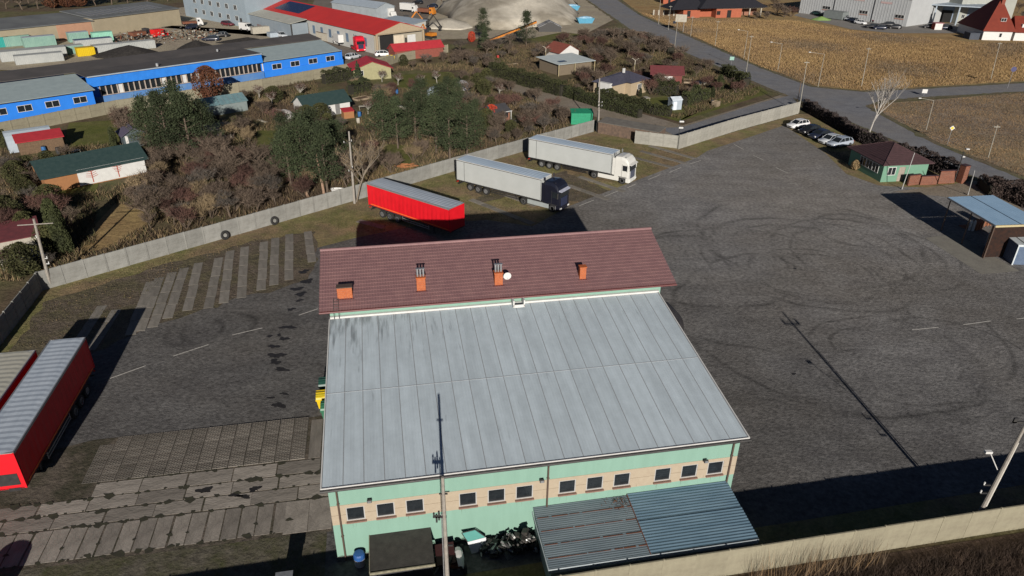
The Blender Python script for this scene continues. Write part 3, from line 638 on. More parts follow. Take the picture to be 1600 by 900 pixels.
for a_, b_, sd, lab, r_, zz in ((10.2, -1.3, 11, 'greasy black heap of engine parts midway between the white car door and the lean-to', .85, 1.0), (11.35, -1.35, 12, 'tallest greasy heap of engine parts touching the lean-to side', .7, 1.35), (9.25, -1.1, 13, 'low pile of black scrap tubes just right of the white car door', .55, .6)):
    o = part('scrap_heap', lump_mesh(sd, 90, r_, zz, [dkm, dkm, alum, rubber]), [dkm, dkm, alum, rubber], None); o.location = HL(a_, b_, 0); o.rotation_euler = (0, 0, HT)
    tag(o, lab, 'scrap', 'scrap heaps along the hall wall')
dd = thing('car_door', 'loose silver car door with green-tinted window standing in front of the hall wall', 'car door', HL(8.2, -.95, 0), HT+.15)
part('shell', MB().hexa([(-.1, -.3, .1), (.85, -.3, .1), (.85, -.22, .1), (-.1, -.22, .1), (-.25, .05, .75), (.9, .05, .75), (.9, .12, .75), (-.25, .12, .75)]), mat('silver_paint', (0.60, 0.62, 0.64), (0.5, 0.52, 0.54), 2, .35, metal=.3), dd)
part('window', MB().hexa([(-.2, .06, .76), (.86, .06, .76), (.86, .1, .76), (-.2, .1, .76), (-.5, .3, 1.3), (.3, .3, 1.3), (.3, .33, 1.3), (-.5, .33, 1.3)]), mat('green_glass', (0.10, 0.30, 0.27), None, 2, .2), dd)
part('frame', MB().cyl((.88, .08, .76), (.34, .32, 1.33), .025).cyl((-.52, .32, 1.33), (.34, .32, 1.33), .025).cyl((-.24, .08, .76), (-.52, .32, 1.33), .025), dark_metal, dd)
wr = thing('wrecked_car_front', 'dismantled dark car front with one white wing behind the concrete pole', 'car wreck', HL(6.75, -1.75, 0), HT)
part('engine', lump_mesh(21, 60, .7, .9, [dkm, rust, dkm, alum]), [dkm, rust, dkm, alum], wr)
wing = MB(); wing.loft([[(.55+.28*math.cos(t_)*s_, -.95+k*.32, .62+.42*math.sin(t_)*s_) for t_ in (0, .5, 1.05, 1.57, 2.1)] + [(.55+.22*math.cos(t_)*s_, -.95+k*.32, .60+.38*math.sin(t_)*s_) for t_ in (2.1, 1.57, 1.05, .5, 0)] for k, s_ in ((0, .7), (1, .95), (2, 1.1), (3, 1.15), (4, 1.0))])
part('wing_panel', wing, white, wr)
part('bonnet', MB().hexa([(-.75, -.6, .7), (.35, -.6, .78), (.35, .75, 1.0), (-.75, .75, .92), (-.75, -.6, .74), (.35, -.6, .82), (.35, .75, 1.04), (-.75, .75, .96)]), mat('dark_red_paint', (0.04, 0.012, 0.014), None, 2, .4), wr)
for y in (-.7, .75): part('tyre', MB().cyl((.75, y, .3), (.95, y, .3), .3, n=14), rubber, wr)

# ------------------------------------------------------------------ bins on the left side
def bin1100(a, b, body, lid, lab, full=True):
    t_ = thing('wheeled_container', lab, 'bin', HL(a, b, 0), HT, 'wheeled waste containers beside the hall')
    part('body', MB().hexa([(-.55, -.42, .2), (.55, -.42, .2), (.55, .42, .2), (-.55, .42, .2), (-.66, -.53, 1.1), (.66, -.53, 1.1), (.66, .53, 1.1), (-.66, .53, 1.1)]), body, t_)
    part('rim', MB().box(-.7, .7, -.58, -.52, 1.02, 1.14).box(-.7, .7, .52, .58, 1.02, 1.14).box(-.7, -.65, -.52, .52, 1.02, 1.14).box(.65, .7, -.52, .52, 1.02, 1.14), body, t_)
    prof = [(-.56, 1.14), (-.5, 1.27), (-.25, 1.39), (.1, 1.42), (.4, 1.34), (.56, 1.14)]
    part('lid', MB().extr(prof, 'x', -.67, .67), lid, t_)
    rb = MB()
    for y_, z_ in ((-.42, 1.32), (-.05, 1.425), (.3, 1.385)): rb.box(-.675, .675, y_-.025, y_+.025, z_-.03, z_+.02)
    part('rib', rb, body, t_)
    for x in (-.45, .45):
        for y in (-.34, .34): part('wheel', MB().cyl((x-.03, y, .1), (x+.03, y, .1), .1, n=10), rubber, t_)
    return t_
yel = mat('yellow_plastic', (0.585, 0.42, 0.015), (0.525, 0.36, 0.015), 3, .4); grn = mat('green_plastic', (0.035, 0.14, 0.08), None, 3, .4)
dgr = mat('dark_green_plastic', (0.02, 0.07, 0.055), None, 3, .4); ylid = mat('olive_yellow_lid', (0.50, 0.40, 0.02), None, 3, .45)
bin1100(-.95, 14.75, yel, ylid, 'yellow wheeled container beside the left wall of the hall')
bin1100(-.85, 16.45, dgr, dgr, 'dark green wheeled container behind the yellow one')
bin1100(-.55, 13.35, grn, grn, 'green wheeled container in front of the yellow one, half hidden by the roof edge')
bin1100(-.2, 18.6, mat('black_plastic', (0.012, 0.012, 0.012), None, 3, .5), mat('black_plastic', (0.012, 0.012, 0.012)), 'black wheeled container, farthest of the row beside the hall')
part_ = MB().box(-.35, .35, -.05, .02, .35, .72).box(-.3, .3, -.06, -.05, .4, .66)
o = part('sign_board', part_, mat('orange_board', (0.6, 0.12, 0.03), None, 2, .6), None); o.location = HL(-.7, 14.1, .2); o.rotation_euler = (0, 0, HT); tag(o, 'small orange board leaning on the front of the yellow container', 'board')
# white cabinet at the bottom edge
cb = thing('utility_cabinet', 'white metal cabinet standing on the slabs at the bottom edge of the picture', 'cabinet', (GP(449, 928)[0], GP(449, 928)[1], 0), HT)
part('body', MB().box(-.42, .42, -.3, .3, .08, 1.35, bev=.02), white, cb); part('roof', MB().box(-.47, .47, -.35, .35, 1.35, 1.42), steel, cb); part('plinth', MB().box(-.4, .4, -.28, .28, 0, .1), concrete, cb)
wt = MB(); wt.loft([ring(1.0, 0, 20), ring(1.05, .2, 20), ring(1.05, 1.5, 20), ring(.9, 1.85, 20), ring(.4, 2.0, 20)])  # unseen round-topped stand-in, added to cast the lower left shadow
o = part('shadow_caster', wt, mat('shadow_caster_black', (0.02, 0.02, 0.02), None, 2, .5), None); o.location = (-28.7, 24.4, 0); tag(o, 'unseen round-topped stand-in added to cast the shadow at the lower left corner', 'shadow caster')
# covered heap right of the wing
hp = MB(); rg = []
for k in range(9):
    ph = k/8*math.pi/2; rg.append([((2.5*math.cos(ph)+.02)*math.cos(t_*math.pi/12)*(1+.05*math.sin(5*t_)), (3.9*math.cos(ph)+.02)*math.sin(t_*math.pi/12), 2.5*math.sin(ph)*(1+.04*math.sin(3*t_+k))) for t_ in range(24)])
hp.loft(rg)
o = part('covered_heap', hp, mat('black_sheet', (0.022, 0.02, 0.022), (0.05, 0.045, 0.045), 1.5, .55, bump=.5), None, smooth=True); o.location = HL(28.2, 22.0, 0); o.rotation_euler = (0, 0, HT)
tag(o, 'rounded heap under black sheeting beside the right wall of the hall', 'heap')
# ------------------------------------------------------------------ lorries
whl = {}
def wheel(parent, x, y, r=.5, w=.3, side=-1, rimc=None):
    key = (r, w, side, rimc.name if rimc else '')
    if key not in whl:
        t_ = MB(); t_.loft([[(r*.55*math.cos(a), -w/2, r*.55*math.sin(a)) for a in [2*math.pi*i/18 for i in range(18)]], [(r*.96*math.cos(a), -w/2, r*.96*math.sin(a)) for a in [2*math.pi*i/18 for i in range(18)]],
                            [(r*math.cos(a), -w*.4, r*math.sin(a)) for a in [2*math.pi*i/18 for i in range(18)]], [(r*math.cos(a), w*.4, r*math.sin(a)) for a in [2*math.pi*i/18 for i in range(18)]],
                            [(r*.96*math.cos(a), w/2, r*.96*math.sin(a)) for a in [2*math.pi*i/18 for i in range(18)]], [(r*.55*math.cos(a), w/2, r*.55*math.sin(a)) for a in [2*math.pi*i/18 for i in range(18)]]])
        q = MB(); s = side
        q.loft([[(k_*math.cos(a), s*d_, k_*math.sin(a)) for a in [2*math.pi*i/14 for i in range(14)]] for k_, d_ in ((r*.58, w*.5), (r*.52, w*.52), (r*.44, w*.32), (r*.18, w*.30), (r*.14, w*.5), (.01, w*.5))])
        whl[key] = (t_.mesh('tyre', rubber), q.mesh('rim', rimc or steel))
    e = bpy.data.objects.new('wheel', None); COL.objects.link(e); e.parent = parent; e.location = (x, y, r); e.empty_display_size = .1
    put('tyre', whl[key][0], e); put('rim', whl[key][1], e)
    return e
cham = mat('chassis_black', (0.02, 0.02, 0.022), (0.035, 0.034, 0.033), 3, .6)
lampr = mat('red_lens', (0.45, 0.01, 0.01), None, 3, .3)
def semitrailer(name, label, p_i, side_m, front_m, rear_m, roof_m, kind, group=None):
    """x forward from the rear doors, y across, z up"""
    x0, y0, th = p_i
    n = Vector((-math.sin(th), math.cos(th)))
    t_ = thing(name, label, 'semi-trailer', (x0+n.x*1.275, y0+n.y*1.275, 0), th, group)
    L_, W2, zt_, zb = 13.6, 1.275, 4.0, 1.22
    if kind == 'curtain':
        for s in (-1, 1):
            mb = MB(); nseg = 66; vs = []
            for i in range(nseg+1):
                x = .12+(L_-.24)*i/nseg; b = .012*math.sin(i*1.9)+.008*math.sin(i*.7)
                vs += [(x, s*(W2-.03+b), zb), (x, s*(W2-.012+b*1.2), (zb+zt_)/2), (x, s*(W2-.03), zt_-.16)]
            fs = []
            for i in range(nseg):
                for j in range(2): q = (3*i+j, 3*i+3+j, 3*i+4+j, 3*i+1+j); fs.append(q if s < 0 else q[::-1])
            mb.add(vs, fs); part('curtain', mb, side_m, t_)
            part('cant_rail', MB().box(0, L_, s*W2-(.05 if s > 0 else 0), s*W2+(.05 if s < 0 else 0), zt_-.17, zt_-.02), steel, t_)
            st_ = MB()
            for i in range(24): x = .35+i*.56; st_.box(x, x+.04, s*(W2+.004)-.008, s*(W2+.004)+.008, zb-.05, zb+.12)
            part('buckle_strap', st_, mat('strap_dark', (0.16, 0.05, 0.05), None, 3, .7), t_)
            part('stripe', MB().box(.5, L_-.3, s*(W2+.012)-.005, s*(W2+.012)+.005, zb+.14, zb+.20), mat('orange_stripe', (0.9, 0.25, 0.04), None, 3, .5), t_)
    else:
        for s in (-1, 1):
            part('side_panel', MB().box(0, L_, s*W2-(.06 if s > 0 else 0), s*W2+(.06 if s < 0 else 0), zb, zt_-.06, 0), side_m, t_)
            part('side_trim', MB().box(1.35, 1.4, s*(W2+.005)-.006, s*(W2+.005)+.006, zb, zt_-.1).box(.04, L_-.04, s*(W2+.006)-.006, s*(W2+.006)+.006, zt_-.13, zt_-.06).box(.04, .1, s*(W2+.006)-.006, s*(W2+.006)+.006, zb, zt_-.1), dark_metal, t_)
            hd = MB()
            for i in range(22): hd.box(1.9+i*.53, 1.93+i*.53, s*(W2+.004)-.005, s*(W2+.004)+.005, zb, zb+.1)
            part('lower_trim', hd, steel, t_)
    part('front_wall', MB().box(L_-.06, L_, -W2, W2, zb-.1, zt_-.01), front_m, t_)
    rd = MB().box(0, .05, -W2, -.01, zb-.05, zt_-.05).box(0, .05, .01, W2, zb-.05, zt_-.05)
    for y in (-1.0, -.3, .3, 1.0): rd.cyl((-.03, y, zb), (-.03, y, zt_-.12), .018, n=5)
    part('rear_door', rd, rear_m, t_)
    mb = MB(); nb = 24
    for i in range(nb+1):
        x = L_*i/nb
    vs = []; prof = [(-W2, 0), (-W2*.6, .03), (0, .045), (W2*.6, .03), (W2, 0)]
    for i in range(nb*2+1):
        x = L_*i/(nb*2); dz = .014 if i % 2 else -.006
        vs += [(x, y, zt_-.012+z+(dz if abs(y) < W2 else 0)) for y, z in prof]
    mb.add(vs, [(5*i+j, 5*i+5+j, 5*i+6+j, 5*i+1+j) for i in range(nb*2) for j in range(4)])
    rf = part('roof', mb, roof_m, t_)
    part('roof_edge', MB().box(0, L_, -W2-.01, -W2+.07, zt_-.05, zt_+.015).box(0, L_, W2-.07, W2+.01, zt_-.05, zt_+.015).box(L_-.07, L_+.01, -W2+.07, W2-.07, zt_-.05, zt_+.015).box(-.01, .07, -W2+.07, W2-.07, zt_-.05, zt_+.015), white if kind != 'curtain' else steel, rf)
    part('floor', MB().box(0, L_, -W2+.06, W2-.06, zb-.14, zb-.002), cham, t_)
    part('chassis', MB().box(.3, L_-.8, -.55, -.4, .75, zb-.14).box(.3, L_-.8, .4, .55, .75, zb-.14).box(.15, .3, -1.1, 1.1, .5, .62).box(.2, .28, -.9, -.8, .6, zb-.14).box(.2, .28, .8, .9, .6, zb-.14), cham, t_)
    for s in (-1, 1):
        part('side_guard', MB().box(5.8, 10.2, s*1.18-.02, s*1.18+.02, .55, .65).box(5.8, 10.2, s*1.18-.02, s*1.18+.02, .8, .9).box(5.8, 5.86, s*1.18-.02, s*1.18+.02, .5, zb-.14).box(10.1, 10.16, s*1.18-.02, s*1.18+.02, .5, zb-.14), cham if kind != 'curtain' else steel, t_)
        part('landing_leg', MB().box(10.55, 10.7, s*.8-.06, s*.8+.06, .02, zb-.14).box(10.48, 10.77, s*.8-.12, s*.8+.12, 0, .04), dark_metal, t_)
        part('tail_lamp', MB().box(-.02, .02, s*1.0-.2, s*1.0+.2, .78, .92), lampr, t_)
        for x in (2.3, 3.62, 4.94): wheel(t_, x, s*1.07, .5, .36, s)
    part('mudguard', MB().box(1.75, 5.5, -1.25, -.85, 1.02, 1.06).box(1.75, 5.5, .85, 1.25, 1.02, 1.06), cham, t_)
    return t_
TP = [(-18.007, 82.940, -.64635), (2.198, 102.893, -.56442), (-7.760, 92.660, -.59710)]
wroof = mat('bluish_roof', (0.46, 0.56, 0.66), (0.38, 0.47, 0.57), .8, .5, stretch=(.4, 2, 1))
semitrailer('semi_trailer', 'red curtain-sided semi-trailer without a tractor, standing on the grass verge behind the tiled wing', TP[0], red_paint, red_paint, red_paint, trailer_roof, 'curtain')
semitrailer('semi_trailer', 'white box semi-trailer coupled to the black tractor unit', TP[2], white_vinyl, white_vinyl, dark_metal, wroof, 'box')
semitrailer('semi_trailer', 'white box semi-trailer coupled to the white tractor unit', TP[1], white_vinyl, white_vinyl, dark_metal, wroof, 'box')
# two red trailers at the left edge: origin is the near right corner, length runs away
lx, ly, lth = -30.762, 33.789, 1.76733
# the end facing the camera is the front wall, so the rear lies 13.6 m further on
def left_trailer(cx, cy, label, roofm):
    d = Vector((math.cos(lth), math.sin(lth))); n = Vector((-d.y, d.x))
    rear = Vector((cx, cy))+d*13.6+n*2.55
    t_ = semitrailer('semi_trailer', label, (rear.x, rear.y, lth+math.pi), red_paint, red_paint, red_paint, roofm, 'curtain', None)
    fr_ = [c for c in t_.children if c.name.startswith('front_wall')][0]
    part('front_recess', MB().box(13.6, 13.63, -.75, 1.0, 1.45, 2.35).box(13.6, 13.62, .2, .9, .95, 1.2), cham, fr_)
    part('front_corner', MB().box(13.57, 13.64, -1.29, -1.14, 1.15, 3.9).box(13.57, 13.64, 1.14, 1.29, 1.15, 3.9), red_paint, fr_)
    return t_
left_trailer(lx, ly, 'red curtain-sided semi-trailer with ribbed grey roof at the left edge, nearer the camera', trailer_roof)
d_ = Vector((math.cos(lth), math.sin(lth))); far = Vector((-36.18, 45.23)); near = far-d_*13.6
left_trailer(near.x-.02, near.y, 'second red curtain-sided semi-trailer with cream roof, cut by the left edge of the picture', mat('cream_roof', (0.425, 0.416, 0.357), (0.357, 0.348, 0.297), 1, .6))

def tractor(label, p_i, paint, trimc, dark):
    x0, y0, th = p_i[:3]; n = Vector((-math.sin(th), math.cos(th))); d = Vector((math.cos(th), math.sin(th)))
    o = Vector((x0, y0))+(n*1.275+d*13.6 if len(p_i) == 3 else n*0)
    t_ = thing('tractor_unit', label, 'lorry', (o.x, o.y, 0), th)
    # cab: x from .55 to 2.85
    xr, xf, W2 = .45, 2.7, 1.24
    def ring4(x, zb, zt_, w, wt): return [(x, -w, zb), (x, w, zb), (x, w, zt_-.45), (x, wt, zt_-.06), (x, wt*.6, zt_), (x, -wt*.6, zt_), (x, -wt, zt_-.06), (x, -w, zt_-.45)]
    mb = MB(); mb.loft([ring4(xr, .95, 3.72, 1.2, 1.08), ring4(xr+.12, .95, 3.85, W2, 1.12), ring4(1.5, .95, 3.92, W2, 1.12), ring4(2.05, .95, 3.74, W2, 1.1), ring4(2.42, .95, 3.4, W2, 1.08), ring4(2.56, .95, 3.1, W2-.02, 1.12), ring4(xf, .95, 2.2, W2-.05, 1.15), ring4(xf+.02, .95, 1.5, W2-.06, 1.15)])
    cab = part('cab', mb, paint, t_)
    part('windscreen', MB().hexa([(2.58, -1.06, 1.95), (2.73, -1.06, 1.95), (2.73, 1.06, 1.95), (2.58, 1.06, 1.95), (2.50, -1.02, 2.92), (2.66, -1.02, 2.92), (2.66, 1.02, 2.92), (2.50, 1.02, 2.92)]), glass, cab)
    part('sun_visor', MB().hexa([(2.55, -1.12, 2.86), (2.98, -1.08, 2.80), (2.98, 1.08, 2.80), (2.55, 1.12, 2.86), (2.5, -1.12, 3.02), (2.98, -1.08, 2.84), (2.98, 1.08, 2.84), (2.5, 1.12, 3.02)]), paint if not dark else mat('grey_visor', (0.4, 0.42, 0.5), None, 2, .3), cab)
    gr = MB(); gr.box(2.70, 2.76, -.72, .72, .75, 1.92)
    part('grille', gr, mat('grille_dark_blue', (0.02, 0.03, 0.07), (0.03, 0.04, 0.09), 6, .3), cab)
    sl_ = MB()
    for k in range(6): sl_.box(2.76, 2.785, -.7, .7, .85+k*.18, .90+k*.18)
    part('grille_bar', sl_, trimc, cab)
    part('bumper', MB().loft([[(2.3, -1.25, .35), (2.3, 1.25, .35), (2.3, 1.25, .93), (2.3, -1.25, .93)], [(2.72, -1.2, .33), (2.72, 1.2, .33), (2.72, 1.22, .93), (2.72, -1.22, .93)], [(2.86, -.95, .36), (2.86, .95, .36), (2.84, .98, .8), (2.84, -.98, .8)]]), paint, cab)
    for s in (-1, 1):
        part('headlight', MB().box(2.8, 2.875, s*.92-.2, s*.92+.2, .5, .68, bev=.01), mat('lamp_glass', (0.75, 0.75, 0.72), None, 3, .15), cab)
        part('side_window', MB().box(1.72, 2.42, s*1.245-.012, s*1.245+.012, 1.95, 2.72), glass, cab)
        part('door_seam', MB().box(1.6, 1.63, s*1.247-.008, s*1.247+.008, 1.0, 2.85).box(1.62, 2.5, s*1.247-.008, s*1.247+.008, 1.0, 1.03), dark_metal, cab)
        part('mirror', MB().box(2.5, 2.66, s*1.38-.06, s*1.38+.06, 1.95, 2.7, bev=.02).box(2.52, 2.58, min(s*1.2, s*1.38), max(s*1.2, s*1.38), 2.6, 2.64), paint if not dark else dark_metal, cab)
        part('air_deflector', MB().box(.12, .5, s*1.22-.02, s*1.22+.02, 1.15, 3.6), paint, cab)
        part('side_skirt', MB().box(-2.0, 1.2, s*1.2-.03, s*1.2+.03, .38, .95), paint if not dark else mat('grey_skirt', (0.3, 0.33, 0.33), None, 2, .5), t_)
        part('step_plate', MB().box(2.2, 2.35, s*1.22-.02, s*1.22+.02, .4, .9), steel, t_)
        wheel(t_, 1.75, s*1.06, .5, .3, s); wheel(t_, -2.6, s*1.0, .5, .55, s)
        part('wheel_arch', MB().box(-3.2, -2.0, s*1.0-.27, s*1.0+.27, 1.02, 1.07).box(1.15, 2.35, s*1.12-.14, s*1.12+.14, 1.0, 1.08), cham, t_)
    part('chassis', MB().box(-3.3, 2.3, -.5, -.35, .6, .9).box(-3.3, 2.3, .35, .5, .6, .9).box(-3.0, .2, -.9, .9, .9, 1.0), cham, t_)
    part('roof_lamp', MB().box(1.9, 2.0, -1.0, -.8, 3.78, 3.86).box(1.9, 2.0, .8, 1.0, 3.78, 3.86).box(.4, .55, -1.1, -1.0, 3.86, 4.3).box(.4, .55, 1.0, 1.1, 3.86, 4.3), trimc, cab)
    return t_
tractor('white high-roof tractor unit with dark blue grille, coupled to the farther white trailer', TP[1], mat('white_truck_paint', (0.576, 0.576, 0.54), (0.533, 0.533, 0.504), 1, .25), steel, False)
tractor('black high-roof tractor unit coupled to the nearer white trailer', TP[2], mat('black_truck_paint', (0.012, 0.013, 0.022), None, 1, .2, spec=.6), mat('dark_trim', (0.03, 0.03, 0.04), None, 2, .4), True)

# ------------------------------------------------------------------ cars
def car_body(L_, W_, H_, hatch=True):
    """cross sections from tail to nose; x forward, centred"""
    def ring6(x, w, zb, zt_, tw, zc): return [(x, -w*.86, zb), (x, w*.86, zb), (x, w, zb+.18), (x, w, zc), (x, tw, zt_), (x, -tw, zt_), (x, -w, zc), (x, -w, zb+.18)]
    h = W_/2; b = MB()
    S = [(-.5, .80, .35, .62, .72, .55), (-.485, .9, .25, .86, .8, .75), (-.44, .97, .2, .93, .86, .84), (-.3, 1, .18, .95, .88, .86), (0, 1, .18, .93, .89, .85), (.22, 1, .18, .91, .88, .82), (.3, .99, .18, .88, .86, .78), (.42, .95, .2, .78, .82, .68), (.485, .84, .26, .68, .7, .58), (.5, .72, .34, .55, .6, .48)]
    b.loft([ring6(x*L_, w*h, zb, zt_, tw*h, zc) for x, w, zb, zt_, tw, zc in S])
    g = MB(); x_r = (-.46 if hatch else -.33)
    def tr(x, w, z0, wt, z1): return [(x, -w*h, z0), (x, w*h, z0), (x, wt*h, z1), (x, -wt*h, z1)]
    G_ = [(x_r, .86, .9, .84, .92), (x_r+.10, .88, .9, .7, H_-.12), (-.2, .89, .9, .69, H_-.02), (.0, .89, .9, .70, H_-.03), (.08, .89, .9, .71, H_-.08), (.27, .87, .86, .82, .88)]
    g.loft([tr(x*L_, w, z0, wt, z1) for x, w, z0, wt, z1 in G_])
    r = MB(); r.loft([[(x*L_, -w*h, z-.02), (x*L_, w*h, z-.02), (x*L_, w*h*.96, z+.02), (x*L_, -w*h*.96, z+.02)] for x, w, z in ((x_r+.095, .70, H_-.13), (-.2, .71, H_-.015), (.0, .715, H_-.025), (.085, .715, H_-.08))])
    for s in (-1, 1):   # pillars
        r.cyl((.27*L_, s*.86*h, .88), (.08*L_, s*.72*h, H_-.09), .035, n=5); r.cyl((-.04*L_, s*.885*h, .9), (-.03*L_, s*.71*h, H_-.04), .035, n=5)
        r.cyl((-.25*L_, s*.885*h, .9), (-.24*L_, s*.70*h, H_-.03), .04, n=5); r.cyl((x_r*L_+.05, s*.86*h, .9), ((x_r+.1)*L_, s*.70*h, H_-.13), .06, n=5)
    return b, g, r
car_meshes = {}
def car(label, x, y, rz, paint, size='hatch', group='cars parked by the hedge', detail=True, z=0.03):
    L_, W_, H_, hb = dict(hatch=(4.2, 1.75, 1.46, True), saloon=(4.6, 1.8, 1.43, False), estate=(4.7, 1.8, 1.5, True), suv=(4.5, 1.85, 1.68, True))[size]
    if size not in car_meshes:
        b, g, r = car_body(L_, W_, H_, hb)
        car_meshes[size] = [q.mesh(nm, [white], sm) for q, nm, sm in ((b, 'body', True), (g, 'cabin_glass', False), (r, 'roof', False))]
        for me in car_meshes[size]: me.materials.clear(); me.materials.append(None)
    t_ = thing('parked_car', label, 'car', (x, y, z), rz, group)
    for me, m, nm in zip(car_meshes[size], (paint, glass, paint), ('body', 'cabin_glass', 'roof')):
        o = put(nm, me, t_); o.material_slots[0].link = 'OBJECT'; o.material_slots[0].material = m
    for xx in (-.30, .31):
        for s in (-1, 1): wheel(t_, xx*L_, s*(W_/2-.1), .32, .22, s, alum)
    if detail:
        for s in (-1, 1):
            part('headlight', MB().box(.44*L_, .478*L_, s*W_*.37-.14, s*W_*.37+.14, .60, .72, bev=.01), MATS['lamp_glass'], t_)
            part('tail_light', MB().box(-.498*L_, -.47*L_, s*W_*.38-.1, s*W_*.38+.1, .68, .84), lampr, t_)
            part('door_mirror', MB().box(.17*L_, .2*L_, s*W_*.53-.08, s*W_*.53+.08, .92, 1.04, bev=.01), paint, t_)
        part('grille', MB().box(.49*L_, .503*L_, -.35, .35, .38, .55), dark_metal, t_)
    return t_
def paintm(n, c): return mat(n, c, tuple(x*.95 for x in c), 1, .22, spec=.5, metal=.1)
pw, pb, pbb, ps, pg_ = paintm('car_white', (.72, .73, .74)), paintm('car_black', (.015, .015, .018)), paintm('car_navy', (.02, .025, .045)), paintm('car_silver', (.50, .53, .56)), paintm('car_grey_blue', (.38, .43, .50))
ch = R(207)
for lab, px, pm, sz in (('white hatchback, farthest left of the five cars beside the hedge', (1247, 196), pw, 'hatch'), ('black car between the white hatchback and the navy car', (1265, 205), pb, 'hatch'), ('navy saloon in the middle of the row of five cars', (1282, 212), pbb, 'saloon'),
                        ('silver car partly hidden between the navy saloon and the pale blue estate', (1297, 220), ps, 'hatch'), ('pale grey-blue estate car nearest the gatehouse', (1312, 224.5), pg_, 'estate')):
    x, y = GP(*px, .4); car(lab, x, y, ch, pm, sz)

# ------------------------------------------------------------------ concrete fences
def fence(label, pts, h, step, m=concrete, boards=4, post_w=.16, name='concrete_fence', cat='fence', cap=True, z=0.0, skip=()):
    A = Vector(pts[0]); t_ = thing(name, label, cat, (A.x, A.y, z))
    pm = MB(); pm.box(-post_w/2, post_w/2, -post_w/2, post_w/2, 0, h+.06, bev=.015); pme = pm.mesh('post', m)
    for k in range(len(pts)-1):
        a, b = Vector(pts[k]), Vector(pts[k+1]); L_ = (b-a).length; n = max(1, round(L_/step)); ang = math.atan2(b.y-a.y, b.x-a.x); s = L_/n
        q = MB(); bh = h/boards
        for j in range(boards): q.box(post_w/2, s-post_w/2, -.04, .04, j*bh+.01, (j+1)*bh-.03, bev=.015)
        if cap: q.box(post_w/2, s-post_w/2, -.04, .04, h-.012, h+.015)
        q.box(post_w/2, s-post_w/2, -.012, .012, 0, h-.02)
        qm = q.mesh('panel', m)
        for i in range(n):
            if (k, i) in skip: continue
            p_ = a.lerp(b, i/n)-A
            put('panel', qm, t_, (p_.x, p_.y, random.uniform(-.015, .015)), ang+random.uniform(-.008, .008)); put('post', pme, t_, (p_.x, p_.y, random.uniform(-.02, .02)), ang)
    p_ = Vector(pts[-1])-A; put('post', pme, t_, (p_.x, p_.y, 0))
    return t_
nw = [(-46.7, 61.9), (-30.5, 77.6), (-19.4, 88.6), (-8.6, 99.5), (8.3, 115.9), (13.7, 121.0)]
fence('long grey concrete panel fence running behind the trailers and the wheel strips', nw, 2.05, 2.05)
fence('pale concrete panel wall from the low flat shed to the lamp post', [GP(992, 224), GP(1058, 232)], 2.1, 2.0, mat('pale_fence', (0.285, 0.279, 0.248), (0.223, 0.217, 0.192), 1.5, .95, vary=.08), 3)
fence('pale concrete wall with a smooth top between the yard and the narrow lane', [GP(1060, 233), (39.5, 123.2), (53.9, 134.9)], 2.3, 2.05, mat('pale_fence', (0.5, 0.5, 0.5)), 3)
lw0, lw1 = Vector((-46.6, 61.6)), Vector((-44.6, 52.4))
fence('shaded concrete fence running down to the left edge of the picture', [tuple(lw0), tuple(lw1), (-43.2, 46.0)], 2.05, 2.05)
fence('yellowed concrete slab wall along the bottom of the picture', [HL(-9.5, -5.9)[:2], HL(12.5, -5.35)[:2], HL(52, -5.1)[:2]], 2.1, 2.02, concrete_lit, 1, .10, 'concrete_wall', 'wall')
# back fence below the blue workshops
BO = Vector((-78.24, 133.05)); BT = R(46.4)
def BL(l, m): x, y = rot2(l, m, BT); return (BO.x+x, BO.y+y)
fence('pale concrete fence in front of the blue workshops', [BL(-26, -9.5), BL(2, -5.5), BL(30, -7.2), BL(58, -5.0), BL(66, -3.5)], 2.2, 2.5, concrete_lit, 2)
fence('pale concrete fence between the gardens and the truck yard', [GP(585, 110), GP(622, 97), GP(700, 82)], 2.0, 2.5, concrete_lit, 2)
# old tyres leaning on the fence
for px, lab in (((430, 351), 'old lorry tyre leaning on the fence, the one farther right'), ((353, 374), 'old lorry tyre leaning on the fence, the one farther left')):
    x, y = GP(*px); t_ = thing('old_tyre', lab, 'tyre', (x, y, .52), R(45)+.1, 'old tyres leaning on the concrete fence')
    ty = MB(); n = 20; rg = []
    for k in range(9):
        a = 2*math.pi*k/8; rg.append([((.40+.15*math.cos(a))*math.cos(2*math.pi*i/n), .13*math.sin(a), (.40+.15*math.cos(a))*math.sin(2*math.pi*i/n)) for i in range(n)])
    ty.loft(rg, cap=False); o = part('tyre', ty, rubber, t_, smooth=True); o.rotation_euler = (-.22, 0, 0)
    hb_ = part('hub', MB().cyl((0, -.04, 0), (0, .04, 0), .22, n=14), concrete, t_); hb_.rotation_euler = (-.22, 0, 0)

# ------------------------------------------------------------------ poles and lamps
def pole(name, label, base, top, h, r0, r1, cat='pole', group=None, m=pole_conc, n=8, z0=0.0):
    bx, by = base; tx, ty = top
    t_ = thing(name, label, cat, (bx, by, z0), 0, group)
    part('shaft', MB().cyl((0, 0, 0), (tx-bx, ty-by, h), r0, r1, n), m, t_); return t_
def insul(t_, x, y, z, m=white): part('insulator', MB().cyl((x, y, z), (x, y, z+.12), .045, .03, 8).cyl((x, y, z+.12), (x, y, z+.2), .055, .04, 8), m, t_)
